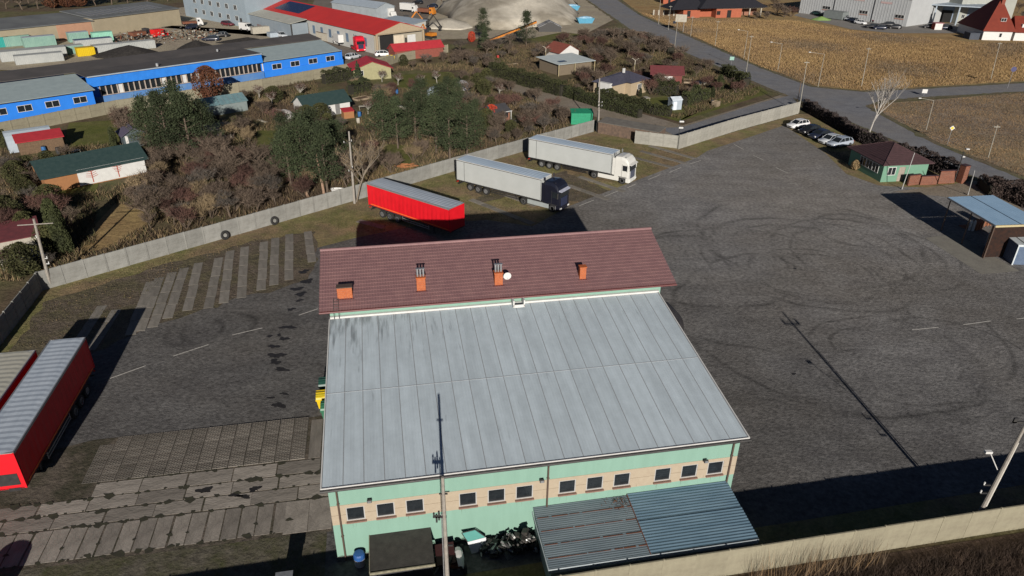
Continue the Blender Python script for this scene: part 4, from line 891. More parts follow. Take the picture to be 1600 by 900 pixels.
# pole by the hall front
t_ = pole('power_pole', 'concrete power pole rising in front of the hall wall', (-3.12, 24.85), (-3.12, 24.85), 10.75, .13, .075)
part('crossarm', MB().box(-.55, .1, -.05, .05, 8.2, 8.3).box(-.3, -.22, -.05, .05, 8.05, 8.6).box(-.42, -.34, -.05, .05, 7.9, 8.4).box(-.2, .2, -.03, .03, 9.7, 9.76), dark_metal, t_)
for dz in (6.3,): part('bracket', MB().box(-.05, .35, -.04, .04, dz, dz+.06), dark_metal, t_)
for x in (-.5, -.25): insul(t_, x, 0, 8.3, dark_metal)
part('cable_conduit', MB().cyl((-.2, .02, 0), (-.13, .02, 8.4), .03, n=6), steel, t_)
# right pole: twin post
bx, by = 28.85, 32.15
t_ = pole('power_pole', 'twin-leg concrete power pole behind the wall at the right edge', (bx, by), (bx+.55, by), 9.3, .13, .08)
part('second_leg', MB().cyl((.24, .05, 0), (.58, .05, 7.0), .05, .04, 8), mat('pale_leg', (0.55, 0.53, 0.48), None, 3, .8), t_)
part('crossarm', MB().box(-.3, 1.2, -.05, .05, 8.5, 8.6).box(-.3, -.1, -.05, .05, 8.5, 8.85).box(1.0, 1.2, -.05, .05, 8.5, 8.85), dark_metal, t_)
part('lamp_arm', MB().cyl((0, 0, 5.0), (-.95, -.1, 6.4), .03, n=6).box(-1.25, -.85, -.2, 0, 6.35, 6.5), white, t_)
for z in (3.1, 3.75): part('bracket', MB().box(-.45, 0, -.05, .05, z, z+.06), dark_metal, t_); insul(t_, -.4, 0, z+.06)
# garden-side poles
t_ = pole('power_pole', 'leaning concrete power pole at the left corner of the concrete fence', GP(79.5, 449), GP(52.6, 342, 7.6), 7.6, .17, .11)
dx_, dy_ = GP(52.6, 342, 7.6)[0]-GP(79.5, 449)[0], GP(52.6, 342, 7.6)[1]-GP(79.5, 449)[1]
part('crossarm', MB().cyl((dx_-1.6, dy_-.2, 7.0), (dx_+1.6, dy_+.2, 7.1), .05, n=6), pole_conc, t_)
for z, dx in ((5.6, -.2), (3.3, .4), (2.7, .45)): f_ = z/7.6; part('bracket', MB().box(dx_*f_, dx_*f_+dx, dy_*f_-.05, dy_*f_+.05, z, z+.06), white, t_); insul(t_, dx_*f_+dx*.9, dy_*f_, z+.06)
t_ = pole('power_pole', 'grey power pole with white insulators standing behind the red semi-trailer', GP(554, 318), GP(545, 205, 9.2), 9.2, .17, .10)
for z, dx in ((8.0, -.45), (8.2, .5), (5.0, -.5), (4.8, .3), (4.3, -.2)): part('bracket', MB().box(min(-.1, dx-.1), max(-.1, dx), -.05, .05, z, z+.06), dark_metal, t_); insul(t_, dx-.1, 0, z+.06)
t_ = pole('power_pole', 'pale power pole at the bend of the concrete fence behind the white lorry', GP(935, 206), GP(937, 122, 8.6), 8.6, .16, .09)
for z in (4.4, 5.0): part('bracket', MB().box(-.35, .35, -.05, .05, z, z+.06), dark_metal, t_); insul(t_, -.3, 0, z+.06); insul(t_, .3, 0, z+.06)
part('second_leg', MB().cyl((-.35, 0, 0), (-.3, 0, 3.6), .07, n=6), dark_metal, t_)
conc_pale = mat('pale_pole', (0.33, 0.312, 0.264), (0.252, 0.24, 0.204), 3, .8)
lampm = mat('lamp_housing', (0.62, 0.62, 0.60), None, 3, .5)
def street_lamp(label, b, tpx, h, arm=None, r=.075, m=conc_pale, grp='concrete lamp posts along the road'):
    B_ = GP(*b); T_ = GP(*tpx, h)
    k = min(1.0, 1.6/max(.01, math.hypot(T_[0]-B_[0], T_[1]-B_[1])))
    T_ = (B_[0]+(T_[0]-B_[0])*k, B_[1]+(T_[1]-B_[1])*k)
    t_ = pole('lamp_post' if arm else 'utility_pole', label, B_, T_, h, r, r*.6, 'lamp post' if arm else 'pole', grp, m, 7)
    ex, ey = T_[0]-B_[0], T_[1]-B_[1]
    if arm:
        part('arm', MB().cyl((ex, ey, h), (ex+arm, ey, h+.35), .03, n=6), m, t_)
        part('lamp_head', MB().box(ex+arm-(.45 if arm < 0 else 0), ex+arm+(.45 if arm > 0 else 0), ey-.14, ey+.14, h+.3, h+.44, bev=.03), lampm, t_)
    else: part('pole_cap', MB().box(ex-.5, ex+.5, ey-.05, ey+.05, h-.35, h-.25), m, t_)
    return t_
street_lamp('tall pole by the far road opposite the tarpaulin pile', (1029, 38), (1032, -6), 8.5)
street_lamp('thin grey pole just left of the beige board by the far road', (1044, 47), (1047, 15), 7.5)
street_lamp('tall pale pole at the garden side of the road, below the beige board', (1054, 75), (1060, 25), 8.8)
street_lamp('thin pole right of the beige board in the dry meadow edge', (1079, 57), (1080, 31), 6.0)
street_lamp('pole in the dry meadow in front of the unfinished brick house', (1117, 72), (1121, 40), 7.0)
street_lamp('lamp post with left-pointing arm on the meadow side, left of the taller pole', (1162, 92), (1167, 57), 7.0, -2.2)
street_lamp('tall pale pole at the garden side of the road beside the green sign', (1166, 112), (1172, 62), 8.5)
street_lamp('lamp post with left-pointing arm on the meadow verge, left of the double pole', (1215, 111), (1219, 77), 6.5, -2.4)
street_lamp('lamp post with long left arm between double pole and tall meadow pole', (1278, 136), (1285, 94), 7.2, -3.0)
street_lamp('tall lone pole in the meadow just above the road junction', (1346, 135), (1358, 74), 8.0)
street_lamp('tall pole in the meadow below the steep red roof', (1548, 124), (1563, 66), 8.0)
street_lamp('lamp post with left arm in the bare field near the yellow diamond sign', (1447, 203), (1457, 160), 5.5, -2.3)
street_lamp('thin pole in the bare field at the right edge of the picture', (1544, 246), (1558, 196), 5.5)
street_lamp('thick pale front post of the double pole at the corner of the lane', (1248, 176), (1261, 95), 9.3)
street_lamp('darker thin rear post of the double pole at the corner of the lane', (1243, 174), (1253, 120), 6.0, m=wood)
# floodlight mast at the wall corner
t_ = pole('floodlight_mast', 'short dark mast with two white floodlights at the wall corner by the lane', GP(1059, 231), GP(1063, 186, 4.2), 4.3, .06, .05, 'floodlight', None, dark_metal)
for z in (3.3, 4.3): part('floodlight', MB().box(-.25, .45, -.2, .2, z-.1, z+.12, bev=.03), white, t_)
t_ = pole('yard_lamp', 'black lamp post with two white lamps beside the brick gate wall', GP(1490, 286), GP(1506, 238, 4.9), 5.0, .08, .06, 'lamp post', None, dark_metal)
for z, dx in ((3.9, .1), (5.0, .4)): part('lamp_head', MB().box(dx-.2, dx+.25, -.18, .18, z-.08, z+.08, bev=.02), white, t_)
for lab, b, tp, h in (('white flagpole in front of the mint gatehouse wall', (1409, 296), (1429, 239), 6.0), ('white flagpole between the brick gate wall and the blue-grey canopy', (1512, 305), (1523, 267), 4.6), ('short white post with lamp in front of the shaded side of the gatehouse', (1356, 262), (1359, 234), 3.0)):
    t_ = pole('flagpole', lab, GP(*b), GP(*tp, h), h, .055, .04, 'flagpole', None, white); part('tip', MB().cyl((0, 0, 0), (0, 0, .35), .09, n=8), steel, t_)
# signs
def sign(label, px, h, kind, m):
    x, y = GP(*px); t_ = thing('road_sign', label, 'road sign', (x, y, 0), R(-10))
    part('post', MB().cyl((0, 0, 0), (0, 0, h), .035, n=6), steel, t_)
    if kind == 'diamond':
        part('plate', MB().extr([(-.42, h-.4), (0, h-.82), (.42, h-.4), (0, h+.02)], 'y', -.06, -.04), white, t_); part('symbol', MB().extr([(-.27, h-.4), (0, h-.67), (.27, h-.4), (0, h-.13)], 'y', -.075, -.062), m, t_)
    elif kind == 'round': part('plate', MB().cyl((0, -.05, h-.5), (0, -.08, h-.5), .55, n=20), m, t_)
    else: part('plate', MB().box(-.5, .5, -.07, -.04, h-.8, h), m, t_)
    return t_
sign('yellow diamond priority sign with white border by the bare field', (1480, 226), 3.2, 'diamond', mat('sign_yellow', (0.75, 0.5, 0.03), None, 3, .5))
sign('dark oval sign panel on a post beside the side road', (1574, 138), 4.6, 'round', mat('sign_navy', (0.06, 0.06, 0.14), None, 3, .5))
sign('small white rectangular sign at the edge of the side road near the junction', (1443, 150), 1.4, 'rect', white)
sign('pale green stop board at the garden side of the road', (1141, 110), 3.2, 'rect', mat('sign_green', (0.25, 0.42, 0.36), None, 3, .6))
sign('small pale sign in the meadow left of the brick house', (1053, 45), 2.4, 'rect', white)
x, y = GP(1058, 72); t_ = thing('billboard', 'beige board on posts in front of the unfinished brick house', 'billboard', (GP(1062, 50)[0], GP(1062, 50)[1], 0), R(-15))
part('board', MB().box(-1.7, 1.7, -.1, .1, 3.0, 5.2), offwhite, t_); part('post', MB().cyl((-1, .15, 0), (-1, .15, 4.8), .08).cyl((1, .15, 0), (1, .15, 4.8), .08), steel, t_)
# ------------------------------------------------------------------ gatehouse, brick gate, canopy
gh = thing('gatehouse', 'small mint gatehouse with dark red hipped roof beside the road hedge', 'building', (52.3, 96.7, 0), R(9.5))
ghm = mat('gatehouse_mint', (0.135, 0.26, 0.185), (0.119, 0.236, 0.169), 1.5, .9)
GW, GD, GH = 7.0, 8.0, 2.55
w = MB(); w.box(0, .75, 0, .25, 0, GH); w.box(.75, 2.0, 0, .25, 0, 1.0); w.box(.75, 2.0, 0, .25, 2.2, GH); w.box(2.0, 2.5, 0, .25, 0, GH); w.box(2.5, 3.5, 0, .25, 2.15, GH); w.box(3.5, GW, 0, .25, 0, GH)
w.box(0, .25, .25, 1.0, 0, GH); w.box(0, .25, 1.0, 5.5, 0, 1.0); w.box(0, .25, 1.0, 5.5, 2.3, GH); w.box(0, .25, 5.5, GD, 0, GH); w.box(.25, GW, GD-.25, GD, 0, GH); w.box(GW-.25, GW, .25, GD-.25, 0, GH)
part('wall', w, ghm, gh)
def window(parent, a, b, z, w_, h_, rot=0.0, mull=1, fm=white, loc=None, name='window'):
    key = ('win', round(w_, 2), round(h_, 2), mull, fm.name)
    if key not in whl:
        t = .07; f = MB(); f.box(0, w_, -.05, .03, 0, t); f.box(0, w_, -.05, .03, h_-t, h_); f.box(0, t, -.05, .03, t, h_-t); f.box(w_-t, w_, -.05, .03, t, h_-t)
        for k in range(1, mull+1): x = w_*k/(mull+1); f.box(x-t/2, x+t/2, -.045, .03, t, h_-t)
        whl[key] = (f.mesh(name, fm), MB().box(t, w_-t, -.02, .0, t, h_-t).mesh('pane', glass))
    o = put(name, whl[key][0], parent, (a, b, z), rot); put('pane', whl[key][1], o); return o
window(gh, .75, 0.0, 1.0, 1.25, 1.2, 0, 1)
o = part('door', MB().box(2.5, 3.5, .04, .1, 0, 2.15), mat('grey_brown_door', (0.30, 0.26, 0.22), (0.22, 0.19, 0.16), 3, .7), gh); part('handle', MB().box(3.3, 3.36, -.02, .04, 1.0, 1.12), steel, o)
for k in range(3): window(gh, 0.0, 2.45+k*1.5, 1.0, 1.45, 1.3, R(-90), 1)
rf = MB(); e = .5; z0, z1 = GH+.02, 4.55
rf.hexa([(-e, -e, z0), (GW+e, -e, z0), (GW+e, GD+e, z0), (-e, GD+e, z0), (-e, -e, z0+.1), (GW+e, -e, z0+.1), (GW+e, GD+e, z0+.1), (-e, GD+e, z0+.1)])
c = [(-e, -e, z0+.1), (GW+e, -e, z0+.1), (GW+e, GD+e, z0+.1), (-e, GD+e, z0+.1), (GW/2, 3.6, z1), (GW/2, GD-3.6, z1)]
rf.add(c, [(0, 1, 4), (1, 2, 5, 4), (2, 3, 5), (3, 0, 4, 5)])
dkred = mat('gatehouse_roof', (0.072, 0.04, 0.043), (0.0514, 0.0304, 0.0323), 2, .6, bump=.4)
ro = part('roof', rf, dkred, gh)
rl = MB()
for k in range(1, 12):   # courses of tiles
    t_ = k/12; za = z0+.12+(z1-z0-.1)*t_
    q = [Vector(c[i]).lerp(Vector(c[4 if i < 2 else 5]), t_) for i in range(4)]
    for i in range(4): rl.cyl(q[i]+Vector((0, 0, .02)), q[(i+1) % 4]+Vector((0, 0, .02)), .02, n=4, cap=False)
part('tile_course', rl, dkred, ro); hp = MB()
for i in range(4): hp.cyl(Vector(c[i]), Vector(c[4 if i < 2 else 5]), .07, n=6)
part('hip_cap', hp, dkred, ro)
# brick gate wall
gate_brick = mat('gate_brick', (0.19, 0.065, 0.035), (0.12, 0.04, 0.025), 3, 0.9, bump=0.3)
def brick_wall(label, p0, p1, h, th=.3, name='brick_wall', m=gate_brick):
    a, b = Vector(p0), Vector(p1); L_ = (b-a).length; t_ = thing(name, label, 'wall', (a.x, a.y, 0), math.atan2(b.y-a.y, b.x-a.x))
    mb = MB(); n = int(h/.16)
    for k in range(n): mb.box(.008*(k % 2), L_-.008*(k % 2), -th/2+.006*(k % 2), th/2-.006*(k % 2), k*h/n, (k+.85)*h/n)
    part('brick_course', mb, m, t_); part('core', MB().box(.02, L_-.02, -th/2+.02, th/2-.02, 0, h-.01), mort, t_)
    part('coping', MB().box(-.05, L_+.05, -th/2-.05, th/2+.05, h, h+.06), dkred, t_); return t_
brick_wall('long orange brick wall panel beside the gate pillar', GP(1464, 287), GP(1490, 286), 1.9)
brick_wall('orange brick wall stub nearest the gatehouse door', GP(1417, 290), GP(1434, 288), 1.5)
brick_wall('low orange brick wall between the gatehouse and the long brick panel', GP(1436, 289), GP(1462, 288), 1.3)
brick_wall('brick gate pillar on the right of the black lamp post', GP(1497, 286), GP(1504, 285), 2.6, .9, 'brick_pillar')
x, y = GP(1518, 300); g_ = thing('gravel_strip', 'x', 'x', (0, 0, 0)); bpy.data.objects.remove(g_)
sheet('gate_apron', P((1395, 300), (1490, 288), (1520, 282), (1560, 292), (1600, 330), (1500, 310)), 0.036, lane_m)
# canopy
cn = thing('canopy', 'open shelter with flat blue-grey sheet roof at the right edge of the yard', 'canopy', (0, 0, 0))
ca = [GP(1481, 308, 4.2), GP(1556, 352, 4.2), None, GP(1552, 305, 4.2)]
v1 = Vector(ca[3])-Vector(ca[0]); ca[2] = tuple(Vector(ca[1])+v1+(Vector(ca[1])-Vector(ca[0]))*.02)
A_, B_, C_, D_2 = [Vector(q) for q in ca]
cn.location = (A_.x, A_.y, 0)
bl = mat('canopy_sheet', (0.319, 0.477, 0.643), (0.274, 0.422, 0.58), .8, .5)
mb = MB(); nn = 60; vs = []
for i in range(nn+1):
    t_ = i/nn; p_ = A_.lerp(D_2, t_)-A_; q_ = B_.lerp(C_, t_)-A_; dz = .03*(1 if (i//2) % 2 else 0)
    vs += [(p_.x, p_.y, 4.2+dz), (q_.x, q_.y, 4.2+dz)]
mb.add(vs, [(2*i, 2*i+1, 2*i+3, 2*i+2) for i in range(nn)]); part('roof', mb, bl, cn)
mb = MB(); k_ = [(q-A_) for q in (A_, B_, C_, D_2)]
def bar(mb, p, q, z0, z1, w_=.06, mi=0):
    d = (q-p).normalized(); n = Vector((-d.y, d.x))*w_; mb.hexa([(*(p-n), z0), (*(q-n), z0), (*(q+n), z0), (*(p+n), z0), (*(p-n), z1), (*(q-n), z1), (*(q+n), z1), (*(p+n), z1)], mi)
ylw = mat('pale_yellow_steel', (0.432, 0.372, 0.216), (0.372, 0.312, 0.18), 3, .6)
bar(mb, k_[1], k_[2], 3.95, 4.17); part('front_beam', mb, ylw, cn)
mb = MB(); bar(mb, k_[0], k_[1], 4.0, 4.17, .05); bar(mb, k_[0], k_[3], 4.0, 4.17, .05); bar(mb, k_[3], k_[2], 4.0, 4.17, .05); part('edge_beam', mb, steel, cn)
mid = (k_[0]+k_[3])/2; mid2 = (k_[1]+k_[2])/2
mb = MB(); bar(mb, mid, mid2, 4.235, 4.25, .04); part('roof_seam', mb, mat('seam_blue', (0.06, 0.09, 0.13), None, 3, .7), cn)
for f_, s_ in ((.04, .04), (.04, .96), (.5, .04), (.5, .96), (.96, .04), (.96, .96)):
    p_ = (k_[0].lerp(k_[1], f_)).lerp(k_[3].lerp(k_[2], f_), s_)
    part('post', MB().cyl((p_.x, p_.y, 0), (p_.x, p_.y, 4.1), .07, n=8), ylw if f_ > .9 and s_ > .9 else brown_metal, cn)
back = MB(); bar(back, k_[1].lerp(k_[0], .06)+(k_[2]-k_[1])*.02, k_[2].lerp(k_[3], .06), 0.1, 3.93, .03)
part('back_panel', back, mat('rusty_lattice', (0.036, 0.0158, 0.0101), (0.0135, 0.009, 0.0079), 3, .95), cn)
# stores under and beside it
def oriented(name, label, cat, p0, p1, depth, h, zones, z=0.03):
    a, b = Vector(p0), Vector(p1); t_ = thing(name, label, cat, (a.x, a.y, z), math.atan2(b.y-a.y, b.x-a.x)); t_['L'] = 0; del t_['L']
    return t_, (b-a).length
c0 = Vector(GP(1548, 387)); c1 = Vector(GP(1580, 414))
t_, L_ = oriented('storage_container', 'dark blue-sided storage container with white top in front of the canopy', 'container', c0, c1, 2.4, 2.2, None)
blu = mat('container_navy', (0.10, 0.14, 0.21), (0.07, 0.10, 0.16), 2, .6); wtop = mat('container_top', (0.52, 0.56, 0.58), (0.40, 0.44, 0.46), 1.5, .6)
mb = MB()
for k in range(int(L_/.3)): mb.box(k*.3, k*.3+.18, -.03, 0.02, .1, 2.3)
mb.box(0, L_, 0, 2.4, .05, 2.35); part('body', mb, blu, t_); part('top', MB().box(-.04, L_+.04, -.05, 2.45, 2.35, 2.42), wtop, t_)
part('end_frame', MB().box(L_, L_+.06, -.02, .12, 0, 2.35).box(L_, L_+.06, 2.28, 2.42, 0, 2.35).box(L_, L_+.06, .12, 2.28, 2.2, 2.35), wtop, t_)
part('roof_strip', MB().box(-.02, L_, .75, .85, 2.425, 2.44), dark_metal, t_)
t_, L_ = oriented('storage_cabinet', 'narrow pale cabinet standing left of the dark container', 'cabinet', GP(1538, 384), GP(1545, 388), 1, 1, None)
part('body', MB().box(0, .8, 0, .8, 0, 1.7), wtop, t_); part('door', MB().box(.05, .75, -.03, -.0, .05, 1.6), alum, t_)
rr = random.Random(9)
for k, (px, lab) in enumerate((((1509, 355), 'upright pallet leaning under the left edge of the canopy'), ((1525, 358), 'reddish pallet stack under the middle of the canopy'), ((1538, 352), 'pallet stack at the back under the canopy'))):
    x, y = GP(*px); t_ = thing('pallet_stack', lab, 'pallets', (x, y, .03), rr.uniform(0, .6), 'pallets under the canopy')
    for j in range((1, 7, 9)[k]):
        mb = MB()
        for i in range(5): mb.box(-.6, .6, -.4+i*.18, -.3+i*.18, .12, .14)
        for i in (-.55, 0, .45): mb.box(i, i+.1, -.4, .42, 0, .12)
        part('pallet', mb, mat('reddish_wood', (0.40, 0.17, 0.09), (0.24, 0.10, 0.06), 4, .9), t_, (rr.uniform(-.04, .04), 0, j*.16), rr.uniform(-.06, .06))
for k, px in enumerate(((1514, 360), (1519, 361))):
    x, y = GP(*px); t_ = thing('gas_bottle', ('pale upright bottle under the canopy, the left one', 'pale upright bottle under the canopy, the right one')[k], 'gas bottle', (x, y, .03), 0, 'bottles under the canopy')
    part('body', MB().loft([ring(.16, 0), ring(.16, 1.1), ring(.1, 1.3), ring(.04, 1.4)]), white, t_)
x, y = GP(1592, 405); t_ = thing('drain_frame', 'pale yellow steel frame leaning at the front corner of the canopy', 'frame', (x, y, .03), 0)
part('bar', MB().cyl((0, 0, .1), (1.0, .4, 3.6), .08).cyl((.5, .1, .1), (1.5, .5, 3.6), .05).cyl((0, 0, .1), (.5, .1, .1), .08), ylw, t_)

# ------------------------------------------------------------------ simple buildings
def house(name, label, cat, p0, heading, W_, D_, h, kind, rise, wall_m, roof_m, over=.25, z=0.0, wins=(), doors=(), thick=.08):
    """p0 = front left corner at ground; x along the front, y away"""
    t_ = thing(name, label, cat, (p0[0], p0[1], z), heading)
    w = MB(); w.box(0, W_, 0, D_, 0, h)
    e = over
    if kind == 'gable_x':     # ridge along x
        w.extr([(0, h), (D_, h), (D_/2, h+rise*(1-.02))], 'x', .02, W_-.02)
        rf = MB()
        for a, b in ((-e, D_/2), (D_+e, D_/2)):
            za = h-rise*e/(D_/2); s = 1 if a < b else -1
            q = [(-e, a, za), (W_+e, a, za), (W_+e, b, h+rise), (-e, b, h+rise)]
            if s < 0: q = q[::-1]
            rf.hexa(q+[(x, y, zz+thick) for x, y, zz in q])
    elif kind == 'gable_y':
        w.extr([(0, h), (W_, h), (W_/2, h+rise*.98)], 'y', .02, D_-.02)
        rf = MB()
        for a, b in ((-e, W_/2), (W_+e, W_/2)):
            za = h-rise*e/(W_/2)
            q = [(a, -e, za), (b, -e, h+rise), (b, D_+e, h+rise), (a, D_+e, za)]
            if a > b: q = q[::-1]
            rf.hexa(q+[(x, y, zz+thick) for x, y, zz in q])
    elif kind == 'mono':      # rises to the back
        q = [(-e, -e, h+.02), (W_+e, -e, h+.02), (W_+e, D_+e, h+rise), (-e, D_+e, h+rise)]
        w.hexa([(0, 0, h), (W_, 0, h), (W_, D_, h), (0, D_, h), (0, 0, h+.02), (W_, 0, h+.02), (W_, D_, h+rise-.03), (0, D_, h+rise-.03)])
        rf = MB(); rf.hexa(q+[(x, y, zz+thick) for x, y, zz in q])
    else:                     # hip
        rf = MB(); z0 = h+.02; m_ = min(W_, D_)/2
        c = [(-e, -e, z0), (W_+e, -e, z0), (W_+e, D_+e, z0), (-e, D_+e, z0)]
        r0, r1 = ((m_, D_/2, h+rise), (W_-m_, D_/2, h+rise)) if W_ >= D_ else ((W_/2, m_, h+rise), (W_/2, D_-m_, h+rise))
        rf.hexa([(x, y, zz-.06) for x, y, zz in c]+c)
        if W_ >= D_: rf.add(c+[r0, r1], [(0, 1, 5, 4), (1, 2, 5), (2, 3, 4, 5), (3, 0, 4)])
        else: rf.add(c+[r0, r1], [(0, 1, 4), (1, 2, 5, 4), (2, 3, 5), (3, 0, 4, 5)])
    part('wall', w, wall_m, t_); part('roof', rf, roof_m, t_)
    for (a, z_, ww, hh, mu) in wins: window(t_, a, -.01, z_, ww, hh, 0, mu)
    for (a, ww, hh, dm) in doors: part('door', MB().box(a, a+ww, -.05, -.004, 0, hh), dm, t_)
    return t_
def rr_(v): return R(v)
dgreen = mat('dark_green_roof', (0.022, 0.045, 0.045), (0.035, 0.06, 0.058), 2, .6); redroof = mat('red_sheet_roof', (0.42, 0.035, 0.045), (0.34, 0.03, 0.038), 1.5, .55)
redbrown = mat('red_brown_roof', (0.24, 0.07, 0.05), (0.17, 0.055, 0.04), 2, .7); darkgrey = mat('dark_grey_roof', (0.055, 0.055, 0.06), (0.04, 0.04, 0.045), 1, .8)
greyr = mat('pale_sheet_roof', (0.29, 0.35, 0.36), (0.244, 0.297, 0.31), .8, .6); cream = mat('cream_wall', (0.372, 0.3, 0.204), (0.324, 0.258, 0.174), 2, .9)
palegreen = mat('pale_yellow_wall', (0.303, 0.286, 0.165), None, 2, .9); orangew = mat('orange_wall', (0.303, 0.143, 0.0605), (0.253, 0.121, 0.055), 3, .9)
lightblue = mat('pale_blue_sheet', (0.322, 0.372, 0.422), (0.273, 0.322, 0.372), 1, .6)
# long dark green roofed shed with the painted white wall
t_ = house('garden_shed', 'long garden shed with dark green roof and a white wall painted with red trees', 'shed', (-61.6, 88.6), R(43), 12.6, 6.2, 2.3, 'gable_x', 1.4, orangew, dgreen, .5)
part('painted_wall', MB().box(3.9, 12.55, -.1, -.01, .15, 2.35), white, t_)
pr = mat('red_mural_paint', (0.35, 0.063, 0.035), None, 3, .8); mb = MB()
for cx, n_ in ((5.6, 5), (8.9, 4)):
    mb.box(cx-.06, cx+.06, -.115, -.103, .3, 2.1)
    for k in range(n_):
        z_ = 1.0+k*.25; L2 = .75-.08*k if cx < 7 else .35+.14*k
        for s in (-1, 1): mb.hexa([(cx, -.115, z_), (cx+s*L2, -.115, z_+.2), (cx+s*L2, -.103, z_+.2), (cx, -.103, z_), (cx, -.115, z_+.07), (cx+s*L2, -.115, z_+.25), (cx+s*L2, -.103, z_+.25), (cx, -.103, z_+.07)])
part('mural_tree', mb, pr, t_)
t_ = house('garden_shed', 'small shed with white vaulted cover and red lean-to roof near the blue workshop fence', 'shed', GP(33, 243), R(38), 6.0, 2.4, 1.9, 'mono', .7, wood, redroof, .25)
vt = MB(); vt.loft([[(x, 2.4+2.0+2.3*math.cos(a), 2.9*math.sin(a)) for a in [math.pi*i/10 for i in range(11)]] for x in (-1.2, -1.0, 4.8, 5.0)]); part('vaulted_cover', vt, lightblue, t_)
t_ = house('garden_house', 'white garden house with dark green roof and a small red box in front', 'shed', (-37.3, 126.9), R(40), 8.8, 5.0, 2.2, 'gable_x', 1.5, white, dgreen, .35, wins=((1.0, .9, .9, .9, 1), (3.4, .9, .9, .9, 1)), doors=((5.8, .9, 1.9, alum),))
t_ = house('garden_cabin', 'small red-topped box standing before the white garden house', 'cabin', GP(538, 186), R(30), 1.9, 1.6, 1.2, 'mono', .35, orangew, redroof, .1)
t_ = house('garden_house', 'pale yellow garden house with red gabled roof next to the truck yard fence', 'house', GP(554, 126), R(20), 8.2, 6.5, 2.4, 'gable_y', 1.5, palegreen, redroof, .5, wins=((1.2, 1.0, .9, 1.1, 1),))
t_ = house('long_shed', 'long low shed with red roof beside the yellow container', 'shed', GP(618, 95), R(33), 13.5, 4.0, 2.4, 'gable_x', 1.3, redbrown, redroof, .3)
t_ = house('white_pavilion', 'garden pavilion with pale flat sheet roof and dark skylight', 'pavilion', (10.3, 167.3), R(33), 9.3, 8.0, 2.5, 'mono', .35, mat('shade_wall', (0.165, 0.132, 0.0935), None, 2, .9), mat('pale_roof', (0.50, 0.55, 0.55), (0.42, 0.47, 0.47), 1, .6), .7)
part('skylight', MB().box(1.0, 3.0, 1.2, 2.4, 2.72, 2.78), glass, t_); part('porch_post', MB().cyl((-.6, -.6, 0), (-.6, -.6, 2.5), .07).cyl((9.8, -.6, 0), (9.8, -.6, 2.5), .07).cyl((4, -.6, 0), (4, -.6, 2.5), .07), ylw, t_)
t_ = house('garden_house', 'white garden house with red-brown gabled roof behind the flat-roofed pavilion', 'house', GP(874, 100), R(35), 6.0, 6.0, 2.7, 'gable_y', 1.6, white, redbrown, .4, wins=((.8, 1.0, .9, .9, 1),))
t_ = house('garden_house', 'cream garden house with dark blue-grey hipped roof among the hedges', 'house', (23.9, 147.7), R(46), 5.6, 6.5, 2.8, 'hip', 1.5, cream, mat('navy_roof', (0.07, 0.07, 0.10), (0.05, 0.05, 0.07), 2, .6), .5, wins=((2.3, .9, 1.4, 1.2, 2),))
part('side_wing', MB().box(-4.2, 0, 1.4, 6.4, 0, 2.6), cream, t_); part('side_roof', MB().hexa([(-4.6, 1.0, 2.6), (.3, 1.0, 2.6), (.3, 6.8, 2.6), (-4.6, 6.8, 2.6), (-3.5, 3.6, 3.8), (1.5, 3.6, 3.9), (1.5, 4.2, 3.9), (-3.5, 4.2, 3.8)]), MATS['navy_roof'], t_)
part('white_gable', MB().box(-5.2, -4.3, 1.6, 4.4, 0, 3.0), white, t_); part('chimney', MB().box(1.6, 2.0, 3.2, 3.6, 4.0, 4.9), white, t_)
t_ = house('garden_house', 'dark red-roofed low garden house with a white door', 'house', GP(1018, 130), R(-5), 6.5, 4.5, 2.2, 'gable_x', 1.2, mat('dark_red_wall', (0.16, 0.05, 0.045), None, 2, .9), mat('maroon_roof', (0.15, 0.04, 0.045), (0.11, 0.035, 0.035), 2, .6), .5, doors=((2.6, 1.9, 1.6, white),))
t_ = house('tarp_shelter', 'green tarpaulin shelter behind the concrete fence bend', 'shelter', (10.2, 125.6), R(2), 3.9, 2.6, 1.9, 'mono', .25, mat('green_tarp', (0.02, 0.26, 0.14), (0.015, 0.19, 0.10), 3, .6), mat('green_tarp', (0, 0, 0)), .05)
t_ = house('tool_shed', 'tiny white metal tool shed on the lawn near the lane', 'shed', (30.3, 136.6), R(15), 2.0, 1.9, 1.9, 'gable_x', .4, lightblue, mat('shed_white', (0.6, 0.66, 0.72), None, 2, .5), .1, doors=((.25, .7, 1.6, mat('shed_white', (0, 0, 0))),))
t_ = house('garden_cabin', 'small brown cabin with white-framed porch among the bushes behind the white trailer', 'cabin', (-3.6, 124.6), R(38), 3.6, 3.6, 2.0, 'gable_x', 1.0, mat('brown_wall', (0.26, 0.12, 0.08), None, 3, .9), darkgrey, .3)
part('porch_post', MB().cyl((3.7, -.3, 0), (3.7, -.3, 2.1), .06).cyl((2.2, -.3, 0), (2.2, -.3, 2.1), .05).box(2.1, 3.9, -.35, -.25, 2.0, 2.1), white, t_); part('window', MB().box(2.4, 3.2, -.06, -.01, .9, 1.8), glass, t_)
t_ = house('greenhouse', 'glass and sheet greenhouse with grey-green roof below the blue workshops', 'greenhouse', (-55.8, 127.6), R(42), 8.0, 4.2, 1.9, 'gable_x', 1.0, mat('grey_glass_wall', (0.20, 0.24, 0.24), None, 2, .4), mat('teal_roof', (0.15, 0.25, 0.27), (0.10, 0.17, 0.19), 1.5, .4), .2)
mb = MB()
for k in range(9): mb.cyl((k*1.0, -.22, 1.86), (k*1.0, 2.1, 2.98), .035, n=4)
part('glazing_bar', mb, steel, t_)
